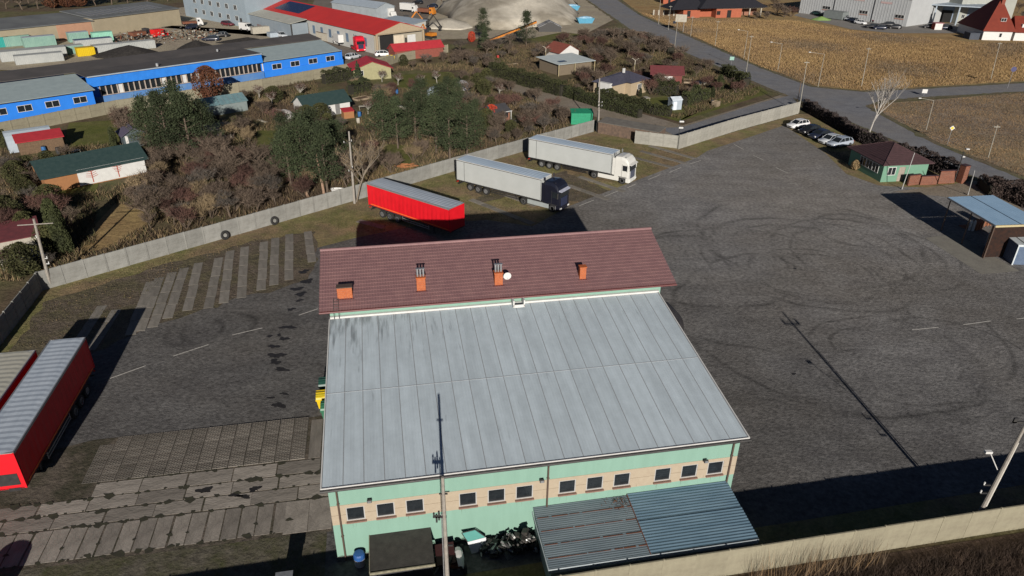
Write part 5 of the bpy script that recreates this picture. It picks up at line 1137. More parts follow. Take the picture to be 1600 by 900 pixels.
t_ = house('garden_shed', 'low grey flat-topped shed below the greenhouse', 'shed', GP(322, 222), R(35), 4.5, 3.0, 1.7, 'mono', .25, mat('grey_purple', (0.12, 0.11, 0.12), None, 2, .9), mat('grey_felt', (0.20, 0.19, 0.18), None, 1, .9), .2)
t_ = house('garden_shed', 'small dark shed with white corner trim behind the long green-roofed shed', 'shed', GP(196, 232), R(38), 3.4, 3.4, 2.0, 'gable_y', 1.0, mat('slate_wall', (0.07, 0.09, 0.10), None, 2, .8), mat('slate_roof', (0.09, 0.08, 0.12), None, 2, .7), .3, doors=((.3, .4, 1.9, white),))
t_ = house('garden_shed', 'low shed with dark red roof at the left edge near the leaning pole', 'shed', GP(-20, 408), R(35), 5.2, 4.5, 1.8, 'mono', .5, offwhite, mat('dark_red_felt', (0.16, 0.04, 0.045), (0.10, 0.03, 0.035), 2, .8), .3)
t_ = house('flat_shed', 'low flat grey-topped shed against the pale wall beside the fence bend', 'shed', (14.4, 120.2), R(-33), 11.0, 3.0, 1.9, 'mono', .2, mat('rough_brown_wall', (0.16, 0.11, 0.08), (0.08, 0.06, 0.05), 2, .95), mat('grey_felt_top', (0.17, 0.16, 0.14), (0.12, 0.11, 0.10), 1, .9), .1)
# small garden items
def small(name, label, cat, px, fn, rz=0.0, group=None):
    x, y = GP(*px); t_ = thing(name, label, cat, (x, y, 0), rz, group); fn(t_); return t_
def f_tarp(t_): part('sheet', MB().loft([[(1.2*math.cos(a)*s*(1+.2*math.sin(3*a)), .8*math.sin(a)*s*(1+.2*math.cos(4*a)), z) for a in [2*math.pi*i/14 for i in range(14)]] for s, z in ((1.3, 0), (1.1, .35), (.8, .6), (.3, .72))]), tarp, t_)
small('tarpaulin_heap', 'bright blue tarpaulin heap beside the leaning pole at the left', 'tarpaulin', (48, 402), f_tarp)
def f_turb(t_):
    part('pole', MB().cyl((0, 0, 0), (0, 0, 4.2), .05, n=6), ylw, t_)
    for k in range(3): a = k*2.094+.5; part('blade', MB().hexa([(0, -.05, 4.15), (.1, -.05, 4.2), (.1, .0, 4.2), (0, 0, 4.15), (.9*math.cos(a)-.08, -.05, 4.2+.9*math.sin(a)), (.9*math.cos(a)+.08, -.05, 4.2+.9*math.sin(a)), (.9*math.cos(a)+.08, 0, 4.2+.9*math.sin(a)), (.9*math.cos(a)-.08, 0, 4.2+.9*math.sin(a))]), offwhite, t_)
small('garden_windmill', 'small white three-bladed windmill behind the flat-roofed pavilion', 'windmill', (852, 103), f_turb)
small('garden_windmill', 'small white three-bladed windmill behind the cream garden house', 'windmill', (990, 124), f_turb)
def f_heap(m, w_=1.2):
    def g(t_):
        rr2 = random.Random(4); mb = MB()
        for k in range(26): x, y = rr2.uniform(-w_, w_), rr2.uniform(-.6, .6); a = rr2.uniform(-.5, .5); mb.cyl((x-.6*math.cos(a), y-.6*math.sin(a), .1+rr2.random()*.4), (x+.6*math.cos(a), y+.6*math.sin(a), .1+rr2.random()*.4), .05, n=5)
        part('planks', mb, m, t_)
    return g
small('plank_pile', 'orange pile of boards behind the fence near the red trailer', 'planks', (636, 262), f_heap(mat('fresh_board', (0.33, 0.144, 0.06), (0.27, 0.108, 0.048), 3, .9)))
def f_white(t_): part('bathtub', MB().loft([[(1.0*s*math.cos(a), .4*s*math.sin(a), z) for a in [2*math.pi*i/14 for i in range(14)]] for s, z in ((.8, 0), (1, .5), (.9, .5), (.7, .12))]), white, t_)
small('bathtub', 'white bathtub upside the fence near the leaning pine trunks', 'bathtub', (528, 300), f_white)
def f_tent(c):
    def g(t_): part('cover', MB().loft([[(1.7*s*math.cos(a), 1.4*s*math.sin(a), z) for a in [2*math.pi*i/12 for i in range(12)]] for s, z in ((1, 0), (1, 1.0), (.6, 1.7), (.05, 2.0))]), c, t_)
    return g
small('garden_tent', 'pale grey garden tent on the lawn behind the pines', 'tent', (680, 150), f_tent(lightblue)); small('garden_tent', 'grey domed cover right of the pale garden tent', 'tent', (722, 140), f_tent(mat('grey_cover', (0.28, 0.28, 0.30), None, 2, .8)))
small('garden_tent', 'pale framed shelter between the greenhouse and the white garden house', 'tent', (446, 188), f_tent(mat('grey_frame_cover', (0.35, 0.33, 0.32), None, 2, .8)))
small('yellow_container', 'yellow waste container at the corner of the red long shed', 'bin', (611, 98), lambda t_: (part('body', MB().hexa([(-.9, -.6, 0), (.9, -.6, 0), (.9, .6, 0), (-.9, .6, 0), (-1.1, -.75, 1.6), (1.1, -.75, 1.6), (1.1, .75, 1.6), (-1.1, .75, 1.6)]), yel, t_), part('rim', MB().box(-1.15, 1.15, -.8, -.74, 1.55, 1.7).box(-1.15, 1.15, .74, .8, 1.55, 1.7), yel, t_)))

# ------------------------------------------------------------------ blue workshops
bb = thing('blue_workshops', 'long blue workshop building with dark main roof and two wings under pale roofs', 'building', (BO.x, BO.y, 0), BT)
blue = mat('bright_blue_wall', (0.022, 0.19, 0.68), (0.018, 0.165, 0.60), .6, .8); blue2 = mat('blue_fascia', (0.02, 0.18, 0.62), None, 1, .7)
for (l0, l1, m0, m1) in ((-26, 0, 0, 9.1), (36.3, 56.2, 3.4, 11.5)):
    part('wing_wall', MB().box(l0, l1, m0, m1, 0, 3.45).hexa([(l0, m0, 3.45), (l1, m0, 3.45), (l1, m1, 3.45), (l0, m1, 3.45), (l0, m0, 3.46), (l1, m0, 3.46), (l1, m1, 4.75), (l0, m1, 4.75)]), blue, bb)
    e_ = .35; q = [(l0-e_, m0-e_, 3.42), (l1+e_, m0-e_, 3.42), (l1+e_, m1, 4.9), (l0-e_, m1, 4.9)]
    part('wing_roof', MB().hexa(q+[(x, y, z_+.1) for x, y, z_ in q]), greyr, bb)
    part('eaves_shade_strip', MB().box(l0-e_, l1+e_, m0-e_-.02, m0-e_+.02, 3.34, 3.44), dark_metal, bb)  # solid dark strip put in for the shade under the eaves
for px in (5, 38, 82, 123):
    l = {5: -15.5, 38: -11.6, 82: -7.2, 123: -2.6}[px]; window(bb, l-1.0, -.01, 1.45, 2.3, 1.15, 0, 1)
for l in (38.6, 43.2, 47.9, 52.6): window(bb, l-.2, 3.39, 1.45, 2.3, 1.15, 0, 1)
part('white_side', MB().box(36.05, 36.28, 3.4, 10, 0, 3.4), white, bb)
part('main_wall', MB().box(-30, 57, 3.2, 16.8, 0, 1.45).box(-30, 57, 3.5, 16.8, 1.45, 3.5), blue, bb)
part('fascia', MB().hexa([(0.4, 2.6, 3.4), (36, 2.6, 3.4), (36, 3.4, 3.4), (.4, 3.4, 3.4), (.4, 3.0, 5.2), (36, 3.0, 5.2), (36, 3.6, 5.2), (.4, 3.6, 5.2)]), blue2, bb)
wm = mat('window_post', (0.434, 0.406, 0.364), (0.294, 0.224, 0.182), .6, .7); n_ = 32
for k in range(n_):
    l = 2.2+k*(33.4/n_); whi = k in (3, 11, 15, 18)
    o = part('window', MB().box(l, l+.16, 3.05, 3.5, 1.45, 3.38).box(l+.16, l+1.05, 3.05, 3.2, 1.45, 1.55), wm, bb)
    part('pane', MB().box(l+.16, l+1.05, 3.3, 3.36, 1.5, 3.38), white if whi else glass, o)
part('lower_wall', MB().box(1.0, 36, 2.9, 3.19, 0, 1.4), mat('faded_blue', (0.05, 0.16, 0.42), (0.12, 0.22, 0.38), .35, .9), bb)
q = [(-34, 9.2, 5.15), (0.3, 9.2, 5.15), (.3, 2.7, 5.2), (36.2, 2.7, 5.2), (36.2, 11.6, 5.15), (57, 11.6, 5.0), (57, 17.4, 5.7), (-34, 15.5, 5.7)]
part('main_roof', MB().add([(x, y, z_) for x, y, z_ in q]+[(x, y, z_+.12) for x, y, z_ in q], [tuple(range(8))[::-1], tuple(range(8, 16))]+[(i, (i+1) % 8, 8+(i+1) % 8, 8+i) for i in range(8)]), mat('bitumen_roof', (0.088, 0.08, 0.078), (0.062, 0.058, 0.058), .3, .9), bb)
part('roof_edge', MB().box(.4, 36, 2.62, 2.7, 5.15, 5.36), lightblue, bb)
part('roof_vent', MB().cyl((14, 4, 5.3), (14, 4, 5.9), .3, n=10).cyl((30, 11, 5.4), (30, 11, 5.9), .25, n=10), steel, bb)
t_ = house('annex_shed', 'low shed with blue-grey roof behind the blue workshop at the left edge', 'shed', BL(-24, 19), BT, 25, 6.5, 3.8, 'mono', .3, blue, mat('slate_blue_roof', (0.09, 0.115, 0.20), (0.07, 0.09, 0.16), .5, .8), .2)

# ------------------------------------------------------------------ beige storage building and the sandy lot
t_ = thing('storage_building', 'long beige storage building with grey sheet roof at the top left', 'building', (0, 0, 0))
fa = [Vector(GP(-40, 79)), Vector(GP(150, 57)), Vector(GP(284, 38))]
bg = mat('sand_wall', (0.319, 0.275, 0.193), (0.275, 0.237, 0.165), .4, .9); sal = mat('salmon_wall', (0.396, 0.228, 0.15), None, .5, .9)
for i in range(2):
    a, b = fa[i], fa[i+1]; d = (b-a).normalized(); n = Vector((-d.y, d.x)); h_ = 4.2+.5*i
    q = [a, b, b+n*15, a+n*15]; part('wall', MB().prism([(p.x, p.y) for p in q], 0, h_), bg, t_)
    q = [a-n*.4, b-n*.4+d*.2, b+n*15, a+n*15]; part('roof', MB().add([(q[0].x, q[0].y, h_), (q[1].x, q[1].y, h_), (q[2].x, q[2].y, h_+1.0), (q[3].x, q[3].y, h_+1.0)]+[(q[0].x, q[0].y, h_+.2), (q[1].x, q[1].y, h_+.2), (q[2].x, q[2].y, h_+1.2), (q[3].x, q[3].y, h_+1.2)], [(3, 2, 1, 0), (4, 5, 6, 7), (0, 1, 5, 4), (1, 2, 6, 5), (2, 3, 7, 6), (3, 0, 4, 7)]), mat('weathered_grey_roof', (0.15, 0.16, 0.16), (0.10, 0.105, 0.11), .15, .8), t_)
    if i == 1:
        for k in range(13):
            c_ = a.lerp(b, .06+k*.065); mb = MB(); u0 = c_+n*3; u1 = c_+n*10; hh = lambda t: h_+.23+1.0*t/15
            mb.hexa([(u0.x, u0.y, hh(3)), (u0.x+d.x*1.1, u0.y+d.y*1.1, hh(3)), (u1.x+d.x*1.1, u1.y+d.y*1.1, hh(10)), (u1.x, u1.y, hh(10))]+[(u0.x, u0.y, hh(3)+.06), (u0.x+d.x*1.1, u0.y+d.y*1.1, hh(3)+.06), (u1.x+d.x*1.1, u1.y+d.y*1.1, hh(10)+.06), (u1.x, u1.y, hh(10)+.06)])
            part('roof_light', mb, alum, t_)
a, b = fa[0].lerp(fa[1], .68), fa[0].lerp(fa[1], .985); d = (b-a).normalized(); n = Vector((-d.y, d.x))*-.06
part('salmon_panel', MB().prism([((a+n).x, (a+n).y), ((b+n).x, (b+n).y), (b.x, b.y), (a.x, a.y)], 0, 4.1), sal, t_)
mintc, whitec, greenc = mat('mint_container', (0.211, 0.341, 0.285), (0.167, 0.285, 0.248), .8, .7), mat('white_container', (0.372, 0.384, 0.372), (0.3, 0.318, 0.312), .6, .7), mat('teal_container', (0.03, 0.30, 0.27), None, 1, .7)
def container(label, px, rz, L_, m, roofm=None, h=2.5, W_=2.4, name='shipping_container', grp='containers in the sandy lot'):
    x, y = GP(*px); t_ = thing(name, label, 'container', (x, y, 0), R(rz), grp); mb = MB()
    for k in range(int(L_/.4)):
        mb.box(k*.4+.05, k*.4+.25, -W_/2-.04, -W_/2, .1, h-.1); mb.box(k*.4+.05, k*.4+.25, W_/2, W_/2+.04, .1, h-.1)
    mb.box(0, L_, -W_/2, W_/2, .05, h); part('body', mb, m, t_); part('top', MB().box(-.04, L_+.04, -W_/2-.05, W_/2+.05, h, h+.06), roofm or m, t_)
    part('door', MB().box(L_, L_+.05, -W_/2+.1, -.03, .15, h-.15).box(L_, L_+.05, .03, W_/2-.1, .15, h-.15), m, t_); return t_
container('teal container at the far left edge of the sandy lot', (-25, 76), 42, 6, greenc); container('mint container with pale top, second from the left edge', (8, 73), 42, 6, mintc); container('longer mint container beside a dark gap in the sandy lot', (38, 74), 42, 7.5, mintc, lightblue)
container('small mint container in front of the salmon wall', (108, 66), 42, 5, mintc, lightblue); container('light green container with rounded shade cover in the sandy lot', (146, 66), 40, 5, mat('green_container', (0.25, 0.52, 0.40), None, 1, .7))
container('large white flat-topped container at the left behind the blue workshop', (2, 96), 38, 14, whitec, None, 2.3, 3.5); container('second white container just behind the dark main roof', (25, 101), 38, 10, whitec, None, 2.0, 2.6)
container('small pale container left of the yellow one', (97, 85), 42, 5, mintc, whitec, 2.0); container('yellow container in the sandy lot behind the dark roof', (121, 88), 40, 4, yel, None, 2.0); container('long white covered container right of the yellow one', (146, 84), 42, 15, whitec, None, 2.0, 2.6)
container('white container beyond the dark parked trailers', (118, 75), 40, 9, whitec, blu, 2.0, 2.6); container('pale container beside the scrap pile', (192, 48), 42, 5, whitec); container('grey cylindrical-sided container left of the scrap pile', (178, 48), 42, 2.5, mat('lilac_grey', (0.26, 0.26, 0.32), None, 1, .7))
container('blue container at the top beside the grey-blue building', (302, 20), 40, 6, mat('sky_container', (0.05, 0.25, 0.66), None, 1, .6)); container('cream slab stack with flat top in front of the white flatbed truck', (394, 53), 35, 10.5, offwhite, None, 1.9, 2.2); container('pale blue tank box between the cream stack and the dark roof', (420, 58), 35, 7, lightblue, None, 1.2, 3)
container('cream open-top skip beside the white wall of the red-roofed hall', (500, 61), -42, 5.5, offwhite, wood, 2.1, 2.4)
def heap(name, label, cat, px, rx, ry, h, m, seed=1, grp=None, apex=(0, 0)):
    x, y = GP(*px); rr = random.Random(seed); n = 36; rg = []
    ph = [rr.uniform(0, 6.28) for _ in range(5)]
    for k in range(9):
        t_ = k/8; s = 1-t_; row = []
        for i in range(n):
            a = 2*math.pi*i/n; q = 1+.10*math.sin(2*a+ph[0])+.06*math.sin(5*a+ph[1])+.04*math.sin(9*a+ph[2]+k)
            row.append((apex[0]*t_+rx*s*q*math.cos(a)+.01*math.cos(a), apex[1]*t_+ry*s*q*math.sin(a)+.01*math.sin(a), h*(t_**.9)*(1-.08*t_)+.02*math.sin(3*a+k)*h*s*t_))
        rg.append(row)
    mb = MB(); mb.loft(rg); o = part(name, mb, m, None, smooth=True); o.location = (x, y, -.02); return tag(o, label, cat, grp)
coal = mat('black_coal', (0.012, 0.011, 0.011), (0.03, 0.027, 0.025), 2, .9, bump=.6)
heap('coal_heap', 'long black coal heap behind the dark roof, the largest', 'heap', (205, 88), 9, 4, 3.0, coal, 1); heap('coal_heap', 'pointed black coal heap in the middle behind the dark roof', 'heap', (308, 77), 5.5, 3.5, 2.6, coal, 2); heap('coal_heap', 'flat black coal heap near the cream slab stack', 'heap', (388, 67), 8, 3, 1.7, coal, 3)
gravel = ground_mat('gravel_pile', ((0.208, 0.187, 0.151), (0.26, 0.234, 0.187), (0.43, 0.40, 0.34), (0.52, 0.48, 0.40)), .05, .5, bump=.4)
heap('gravel_heap', 'huge pale gravel heap at the top centre behind the gardens', 'heap', (798, 16), 29, 44, 16.5, gravel, 6, apex=(-1, 6)); heap('gravel_heap', 'low spur of pale gravel left of the huge heap', 'heap', (700, 40), 9, 10, 2.6, gravel, 7)
heap('leaf_heap', 'small lime green heap at the edge of the car park', 'heap', (1283, 31), 3.4, 2.2, 1.3, mat('lime_green', (0.18, 0.288, 0.084), (0.144, 0.228, 0.072), 1, .9), 8)
o = part('scrap_pile', lump_mesh(31, 420, 11, 1.8, [rust, wood, dkm, alum, offwhite]), [rust, wood, dkm, alum, offwhite], None); o.location = (*GP(262, 60), 0); o.rotation_euler = (0, 0, R(20)); o.scale = (1.25, 1.3, 1.3); tag(o, 'wide pile of rusty scrap, timber and machine parts in the sandy lot', 'scrap', None, 'stuff')
for px, lab, rz in (((222, 52), 'bent steel frame left of the red van in the scrap pile', 20), ((285, 50), 'pale timber stack at the back of the scrap pile', 60), ((318, 58), 'pale planks on trestles at the right end of the scrap pile', 30)):
    small('timber_stack', lab, 'timber', px, f_heap(offwhite if rz != 20 else rust, 2.6), R(rz))
def van(label, px, rz, m, L_=5, cab=None, cat='van', box=None, h=2.3):
    x, y = GP(*px); t_ = thing('van' if not box else 'truck', label, cat, (x, y, .03), R(rz)); W2 = 1.0
    def rg(x, zt_, w=W2): return [(x, -w, .4), (x, w, .4), (x, w, zt_-.2), (x, w*.86, zt_), (x, -w*.86, zt_), (x, -w, zt_-.2)]
    mb = MB()
    if box: mb.loft([rg(L_-1.7, 2.5), rg(L_-.6, 2.5), rg(L_-.2, 1.7), rg(L_, 1.2)])
    else: mb.loft([rg(0, h), rg(L_-2.0, h), rg(L_-1.2, h-.1), rg(L_-.7, 1.35), rg(L_-.1, 1.15), rg(L_, .8)])
    part('cab', mb, m, t_)
    part('windscreen', MB().hexa([(L_-.72 if not box else L_-.32, -.85, 1.45), (L_-.6 if not box else L_-.18, -.85, 1.4), (L_-.6 if not box else L_-.18, .85, 1.4), (L_-.72 if not box else L_-.32, .85, 1.45), (L_-1.2 if not box else L_-.62, -.78, h-.2), (L_-1.05 if not box else L_-.52, -.78, h-.22), (L_-1.05 if not box else L_-.52, .78, h-.22), (L_-1.2 if not box else L_-.62, .78, h-.2)]), glass, t_)
    for s in (-1, 1):
        part('side_window', MB().box(L_-1.55, L_-.95, s*1.0-.02, s*1.0+.02, 1.4, 2.0), glass, t_)
        for xx in (.9, L_-.9): wheel(t_, xx, s*.88, .38, .26, s)
    if box: part('load_body', MB().box(0, L_-1.85, -1.15, 1.15, .9, .9+box), cab, t_); part('chassis', MB().box(0, L_-1.0, -.4, .4, .6, .88), cham, t_)
    return t_
van('white-cabbed flatbed truck with brown load beside the grey-blue building', (408, 46), -45, white, 6.5, mat('brown_load', (0.17, 0.13, 0.13), None, 2, .9), 'truck', .8)
tractor('red high-roof lorry tractor parked in front of the white wall of the red-roofed hall', (*GP(560, 79), R(-62), 1), mat('red_cab', (0.55, 0.012, 0.03), None, 1, .4), mat('dark_trim', (0, 0, 0)), False)
van('red van in the middle of the scrap pile', (240, 60), 60, mat('bright_red', (0.62, 0.02, 0.02), None, 1, .5), 4.4); van('white boat-shaped van left of the cream slab stack', (378, 47), -30, white, 4.5)
van('white box truck at the top behind the red roof', (598, 27), -50, white, 8, white, 'truck', 2.6); van('salmon truck trailer beside the blue container', (338, 26), -35, mat('salmon_truck', (0.5, 0.26, 0.2), None, 1, .6), 7, mat('rusty_load', (0.30, 0.17, 0.12), None, 1, .9), 'truck', 1.2)
orange = mat('machine_orange', (0.50, 0.18, 0.02), (0.4, 0.14, 0.02), 2, .6)
for lab, px, rz, pm in (('dark car with white lamps beside the scrap pile', (346, 58), 200, pb), ('blue-black car at the right end of the scrap pile', (300, 45), 250, pbb), ('white car behind the red roof at the top', (556, 18), 140, pw), ('dark car at the top of the truck yard, the left one', (653, 6), 160, pb), ('dark blue car at the top of the truck yard, the right one', (676, 12), 155, pbb)):
    x, y = GP(*px); car(lab, x, y, R(rz), pm, 'hatch', 'cars in the far yards', False)
for lab, px, rz, m_, L_, bx_ in (('pale box truck standing between the blue workshops and the red-roofed hall', (536, 72), 120, white, 6.5, 2.0), ('grey flatbed truck on the dark yard left of the skip', (484, 58), 150, alum, 6, .7), ('white box truck at the top edge beside the pale hall', (628, 18), -30, white, 7, 2.2),
                                    ('orange tipper truck at the top edge left of the gravel', (655, 22), -25, orange, 6.5, 1.2), ('dark tipper truck beside the scrap pile in the sandy lot', (206, 62), 60, dark_metal, 6, 1.0), ('white flatbed truck at the back of the sandy lot', (286, 42), 30, white, 6, .6)):
    van(lab, px, rz, m_, L_, m_ if bx_ > 1.5 else rust, 'truck', bx_)
for lab, px, rz, pm in (('silver car beside the blue workshop corner on the dark yard', (552, 92), 60, ps), ('white car on the dark yard behind the yellow container', (600, 88), 20, pw), ('blue car near the scrap pile on the sandy lot', (330, 64), 190, pbb), ('white car at the left end of the scrap pile', (212, 74), 80, pw), ('maroon car left of the white flatbed truck', (356, 40), -30, paintm('car_maroon', (.12, .02, .03))), ('silver car before the grey-blue lean-to wall', (440, 58), -45, ps)):
    x, y = GP(*px); car(lab, x, y, R(rz), pm, 'estate', 'cars in the far yards', False)
# excavators
def excavator(label, px, rz, m, s=1.0):
    x, y = GP(*px); t_ = thing('excavator', label, 'excavator', (x, y, 0), R(rz)); t_.scale = (s, s, s)
    for k in (-1, 1): part('track', MB().extr([(-1.9, .2), (-1.6, 0), (1.6, 0), (1.9, .2), (1.9, .6), (1.6, .8), (-1.6, .8), (-1.9, .6)], 'y', k*1.0-.28, k*1.0+.28), rubber, t_)
    part('body', MB().box(-2.0, 1.0, -1.2, 1.2, .9, 1.9, bev=.1), m, t_); part('cab', MB().box(.1, 1.5, .2, 1.2, 1.2, 2.9, bev=.1), dark_metal, t_)
    part('boom', MB().hexa([(1.0, -.5, 1.3), (1.3, -.5, 1.3), (1.3, -.2, 1.3), (1.0, -.2, 1.3), (3.2, -.5, 4.0), (3.7, -.5, 4.0), (3.7, -.2, 4.0), (3.2, -.2, 4.0)]), m, t_)
    part('arm', MB().hexa([(5.3, -.48, 1.4), (5.6, -.48, 1.5), (5.6, -.22, 1.5), (5.3, -.22, 1.4), (3.3, -.48, 4.2), (3.7, -.48, 3.8), (3.7, -.22, 3.8), (3.3, -.22, 4.2)]), m, t_)
    part('bucket', MB().extr([(5.0, 1.5), (5.7, 1.5), (5.5, .8), (5.0, .7)], 'y', -.8, .1), dark_metal, t_); return t_
excavator('orange excavator behind the gable of the red-roofed hall', (632, 42), 20, orange, 1.15); excavator('dark excavator with raised arm at the foot of the gravel spur', (660, 48), -20, dkm, 1.2); excavator('yellow-orange loader near the dark yard fence', (672, 60), 140, orange, .9)
t_ = thing('conveyor', 'orange belt conveyor rising in front of the gravel heap', 'conveyor', (*GP(765, 68), 0), R(20))
mb = MB(); mb.hexa([(0, -.5, .6), (0, .5, .6), (0, .5, 1.1), (0, -.5, 1.1), (14, -.5, 5.0), (14, .5, 5.0), (14, .5, 5.5), (14, -.5, 5.5)]); part('belt_frame', mb, orange, t_)
[part('support', MB().cyl((x_, y_, 0), (x_, y_, z_), .1), dark_metal, t_) for x_, y_, z_ in ((9, -.4, 3.6), (9, .4, 3.6), (2, 0, 1.2))]; part('belt', MB().hexa([(0, -.4, 1.12), (0, .4, 1.12), (0, .4, 1.16), (0, -.4, 1.16), (14, -.4, 5.52), (14, .4, 5.52), (14, .4, 5.56), (14, -.4, 5.56)]), rubber, t_)
for px, lab in (((893, 16), 'blue tarpaulin-covered skip beside the gravel heap, the farther one'), ((914, 36), 'blue tarpaulin-covered skip beside the road, the nearer one')):
    x, y = GP(*px); t_ = thing('covered_skip', lab, 'skip', (x, y, 0), R(10), 'blue skips by the gravel heap'); part('body', MB().hexa([(-2.2, -1, 0), (2.2, -1, 0), (2.2, 1, 0), (-2.2, 1, 0), (-3, -1.2, 1.6), (3, -1.2, 1.6), (3, 1.2, 1.6), (-3, 1.2, 1.6)]), mat('teal_blue_skip', (0.08, 0.28, 0.42), None, 1, .7), t_)
    part('load', MB().loft([[(2.8*s*math.cos(a), 1.1*s*math.sin(a), z_) for a in [2*math.pi*i/12 for i in range(12)]] for s, z_ in ((1, 1.6), (.7, 2.0), (.2, 2.2))]), mat('pale_tarp', (0.35, 0.50, 0.60), (0.12, 0.28, 0.42), 1, .7), t_)
t_ = house('low_shelter', 'low dark shelter with white arched edge before the gravel heap', 'shelter', GP(842, 50), R(5), 7.0, 4.5, 1.4, 'gable_y', 1.6, dark_metal, mat('white_edge', (.5, .5, .5), (.06, .06, .06), .6, .7), .2)

# ------------------------------------------------------------------ red-roofed hall
RO = (-35.7, 190.5); RT = R(132.5)
rh = thing('red_roofed_hall', 'long white hall with bright red roof, solar panels and an open gable door', 'building', (*RO, 0), RT)
# local x runs back along the hall, y across: negative y is away from the near side
LN, WD = 86, 15.5
wh = mat('white_hall_wall', (0.396, 0.396, 0.372), (0.336, 0.342, 0.33), .5, .85); RD = mat('bright_red_roof', (0.50, 0.035, 0.03), (0.42, 0.03, 0.028), .25, .6)
w = MB(); w.box(1.5, LN, -WD, -.4, 0, 4.9); w.extr([(-WD, 4.9), (-.4, 4.9), (-WD/2-.2, 7.1)], 'x', 1.5, LN-.1); part('wall', w, wh, rh)
rf = MB()
for a, b in ((.2, -WD/2-.2), (-WD-.6, -WD/2-.2)):
    q = [(0, a, 4.95), (LN+1, a, 4.95), (LN+1, b, 7.3), (0, b, 7.3)]
    if a < b: pass
    rf.hexa([(x, y, z_) for x, y, z_ in q]+[(x, y, z_+.12) for x, y, z_ in q])
part('roof', rf, RD, rh)
part('gable_face', MB().extr([(-WD-.5, 4.95), (.1, 4.95), (-WD/2-.2, 7.22)], 'x', 0.02, .2).box(.2, 1.5, -WD+.2, -.4, 4.7, 4.95), cream, rh)
part('gable_wall', MB().box(1.3, 1.49, -WD, -.4, 0, 4.7), mat('cream_gable', (0.33, 0.294, 0.228), (0.276, 0.252, 0.198), .5, .9), rh)
part('open_doorway', MB().box(1.2, 1.29, -6.2, -2.0, 0, 4.3), inner, rh); part('sliding_door', MB().box(1.1, 1.19, -9.4, -6.3, 0, 4.0), mat('cream_door', (0.6, 0.52, 0.4), None, 1, .8), rh); part('white_door', MB().box(1.1, 1.19, -13.2, -10.6, 0, 3.8), white, rh); part('side_door', MB().box(1.1, 1.19, -10.4, -9.8, .3, 3.2), dark_metal, rh)
part('corner_post', MB().box(.2, .6, -.8, -.4, 0, 4.7), cream, rh); part('corner_post', MB().box(.2, .6, -WD, -WD+.4, 0, 4.7), cream, rh)
for k in range(7): x_ = 5+k*4.6; part('window', MB().box(x_, x_+1.3, -.39, -.34, 1.4, 3.6), mat('blue_grey_glass', (0.10, 0.15, 0.22), None, 1, .3), rh)
sp = MB(); so_ = (2.2+.2)/(WD/2+.4)
y0, y1 = -1.6, -7.2; zf = lambda y: 4.95+(.2-y)*(2.35/(WD/2+.4))+.16
sp.hexa([(44, y0, zf(y0)), (60, y0, zf(y0)), (60, y1, zf(y1)), (44, y1, zf(y1)), (44, y0, zf(y0)+.06), (60, y0, zf(y0)+.06), (60, y1, zf(y1)+.06), (44, y1, zf(y1)+.06)])
part('solar_panel', sp, mat('solar_blue', (0.012, 0.018, 0.05), (0.02, 0.028, 0.07), .8, .25), rh)
# pale lean-to with grey wall along its near side
t_ = thing('grey_lean_to', 'grey-walled lean-to with cream roof strip along the red-roofed hall', 'building', (*RO, 0), RT)
part('wall', MB().box(36, 80, 0, 5.2, 0, 4.1), mat('blue_grey_wall', (0.216, 0.252, 0.282), (0.18, 0.216, 0.246), .4, .85), t_); q = [(35.7, -.2, 5.0), (80.5, -.2, 5.0), (80.5, 5.6, 4.15), (35.7, 5.6, 4.15)]
part('roof', MB().hexa(q+[(x, y, z_+.12) for x, y, z_ in q]), mat('cream_sheet', (0.416, 0.416, 0.368), None, .5, .7), t_); part('corner_trim', MB().box(35.9, 36.2, 5.0, 5.3, 0, 4.1), dark_metal, t_)
t_ = house('office_building', 'tall pale blue-grey office block with white windows at the top left', 'building', GP(300, 30), R(-47+90-2), 5, 5, .5, 'mono', .1, lightblue, lightblue, 0)
for c_ in list(t_.children): bpy.data.objects.remove(c_)
bw = mat('office_wall', (0.24, 0.288, 0.324), (0.204, 0.252, 0.288), .3, .85); x0, y0 = GP(388, 44); t_.location = (x0, y0, 0); t_.rotation_euler = (0, 0, R(139))
part('wall', MB().box(0, 40, -14, 0, 0, 9), bw, t_); part('roof', MB().box(-.3, 40.3, -14.3, .3, 9, 9.25), greyr, t_)
for k in range(6):
    for z_ in (1.6, 4.8): window(t_, 5+k*5.2, .04, z_, 1.8, 1.5, R(0), 1)
for o_ in [c_ for c_ in t_.children if c_.name.startswith('window')]: o_.rotation_euler = (0, 0, math.pi); o_.location.x += 1.8
part('door', MB().box(3, 4.2, .0, .06, 0, 2.6), dark_metal, t_)
t_ = house('pale_hall', 'pale blue-white hall behind the red roof at the top', 'building', GP(520, 22), R(-40), 24, 8, 4.0, 'gable_x', 1.4, mat('blue_white_wall', (0.3, 0.336, 0.36), None, .5, .8), lightblue, .3)
t_ = house('canopy_shed', 'long white shed roof between the red roof and the excavators', 'shed', GP(600, 44), R(-40), 14, 5, 2.6, 'mono', .6, wh, lightblue, .4)

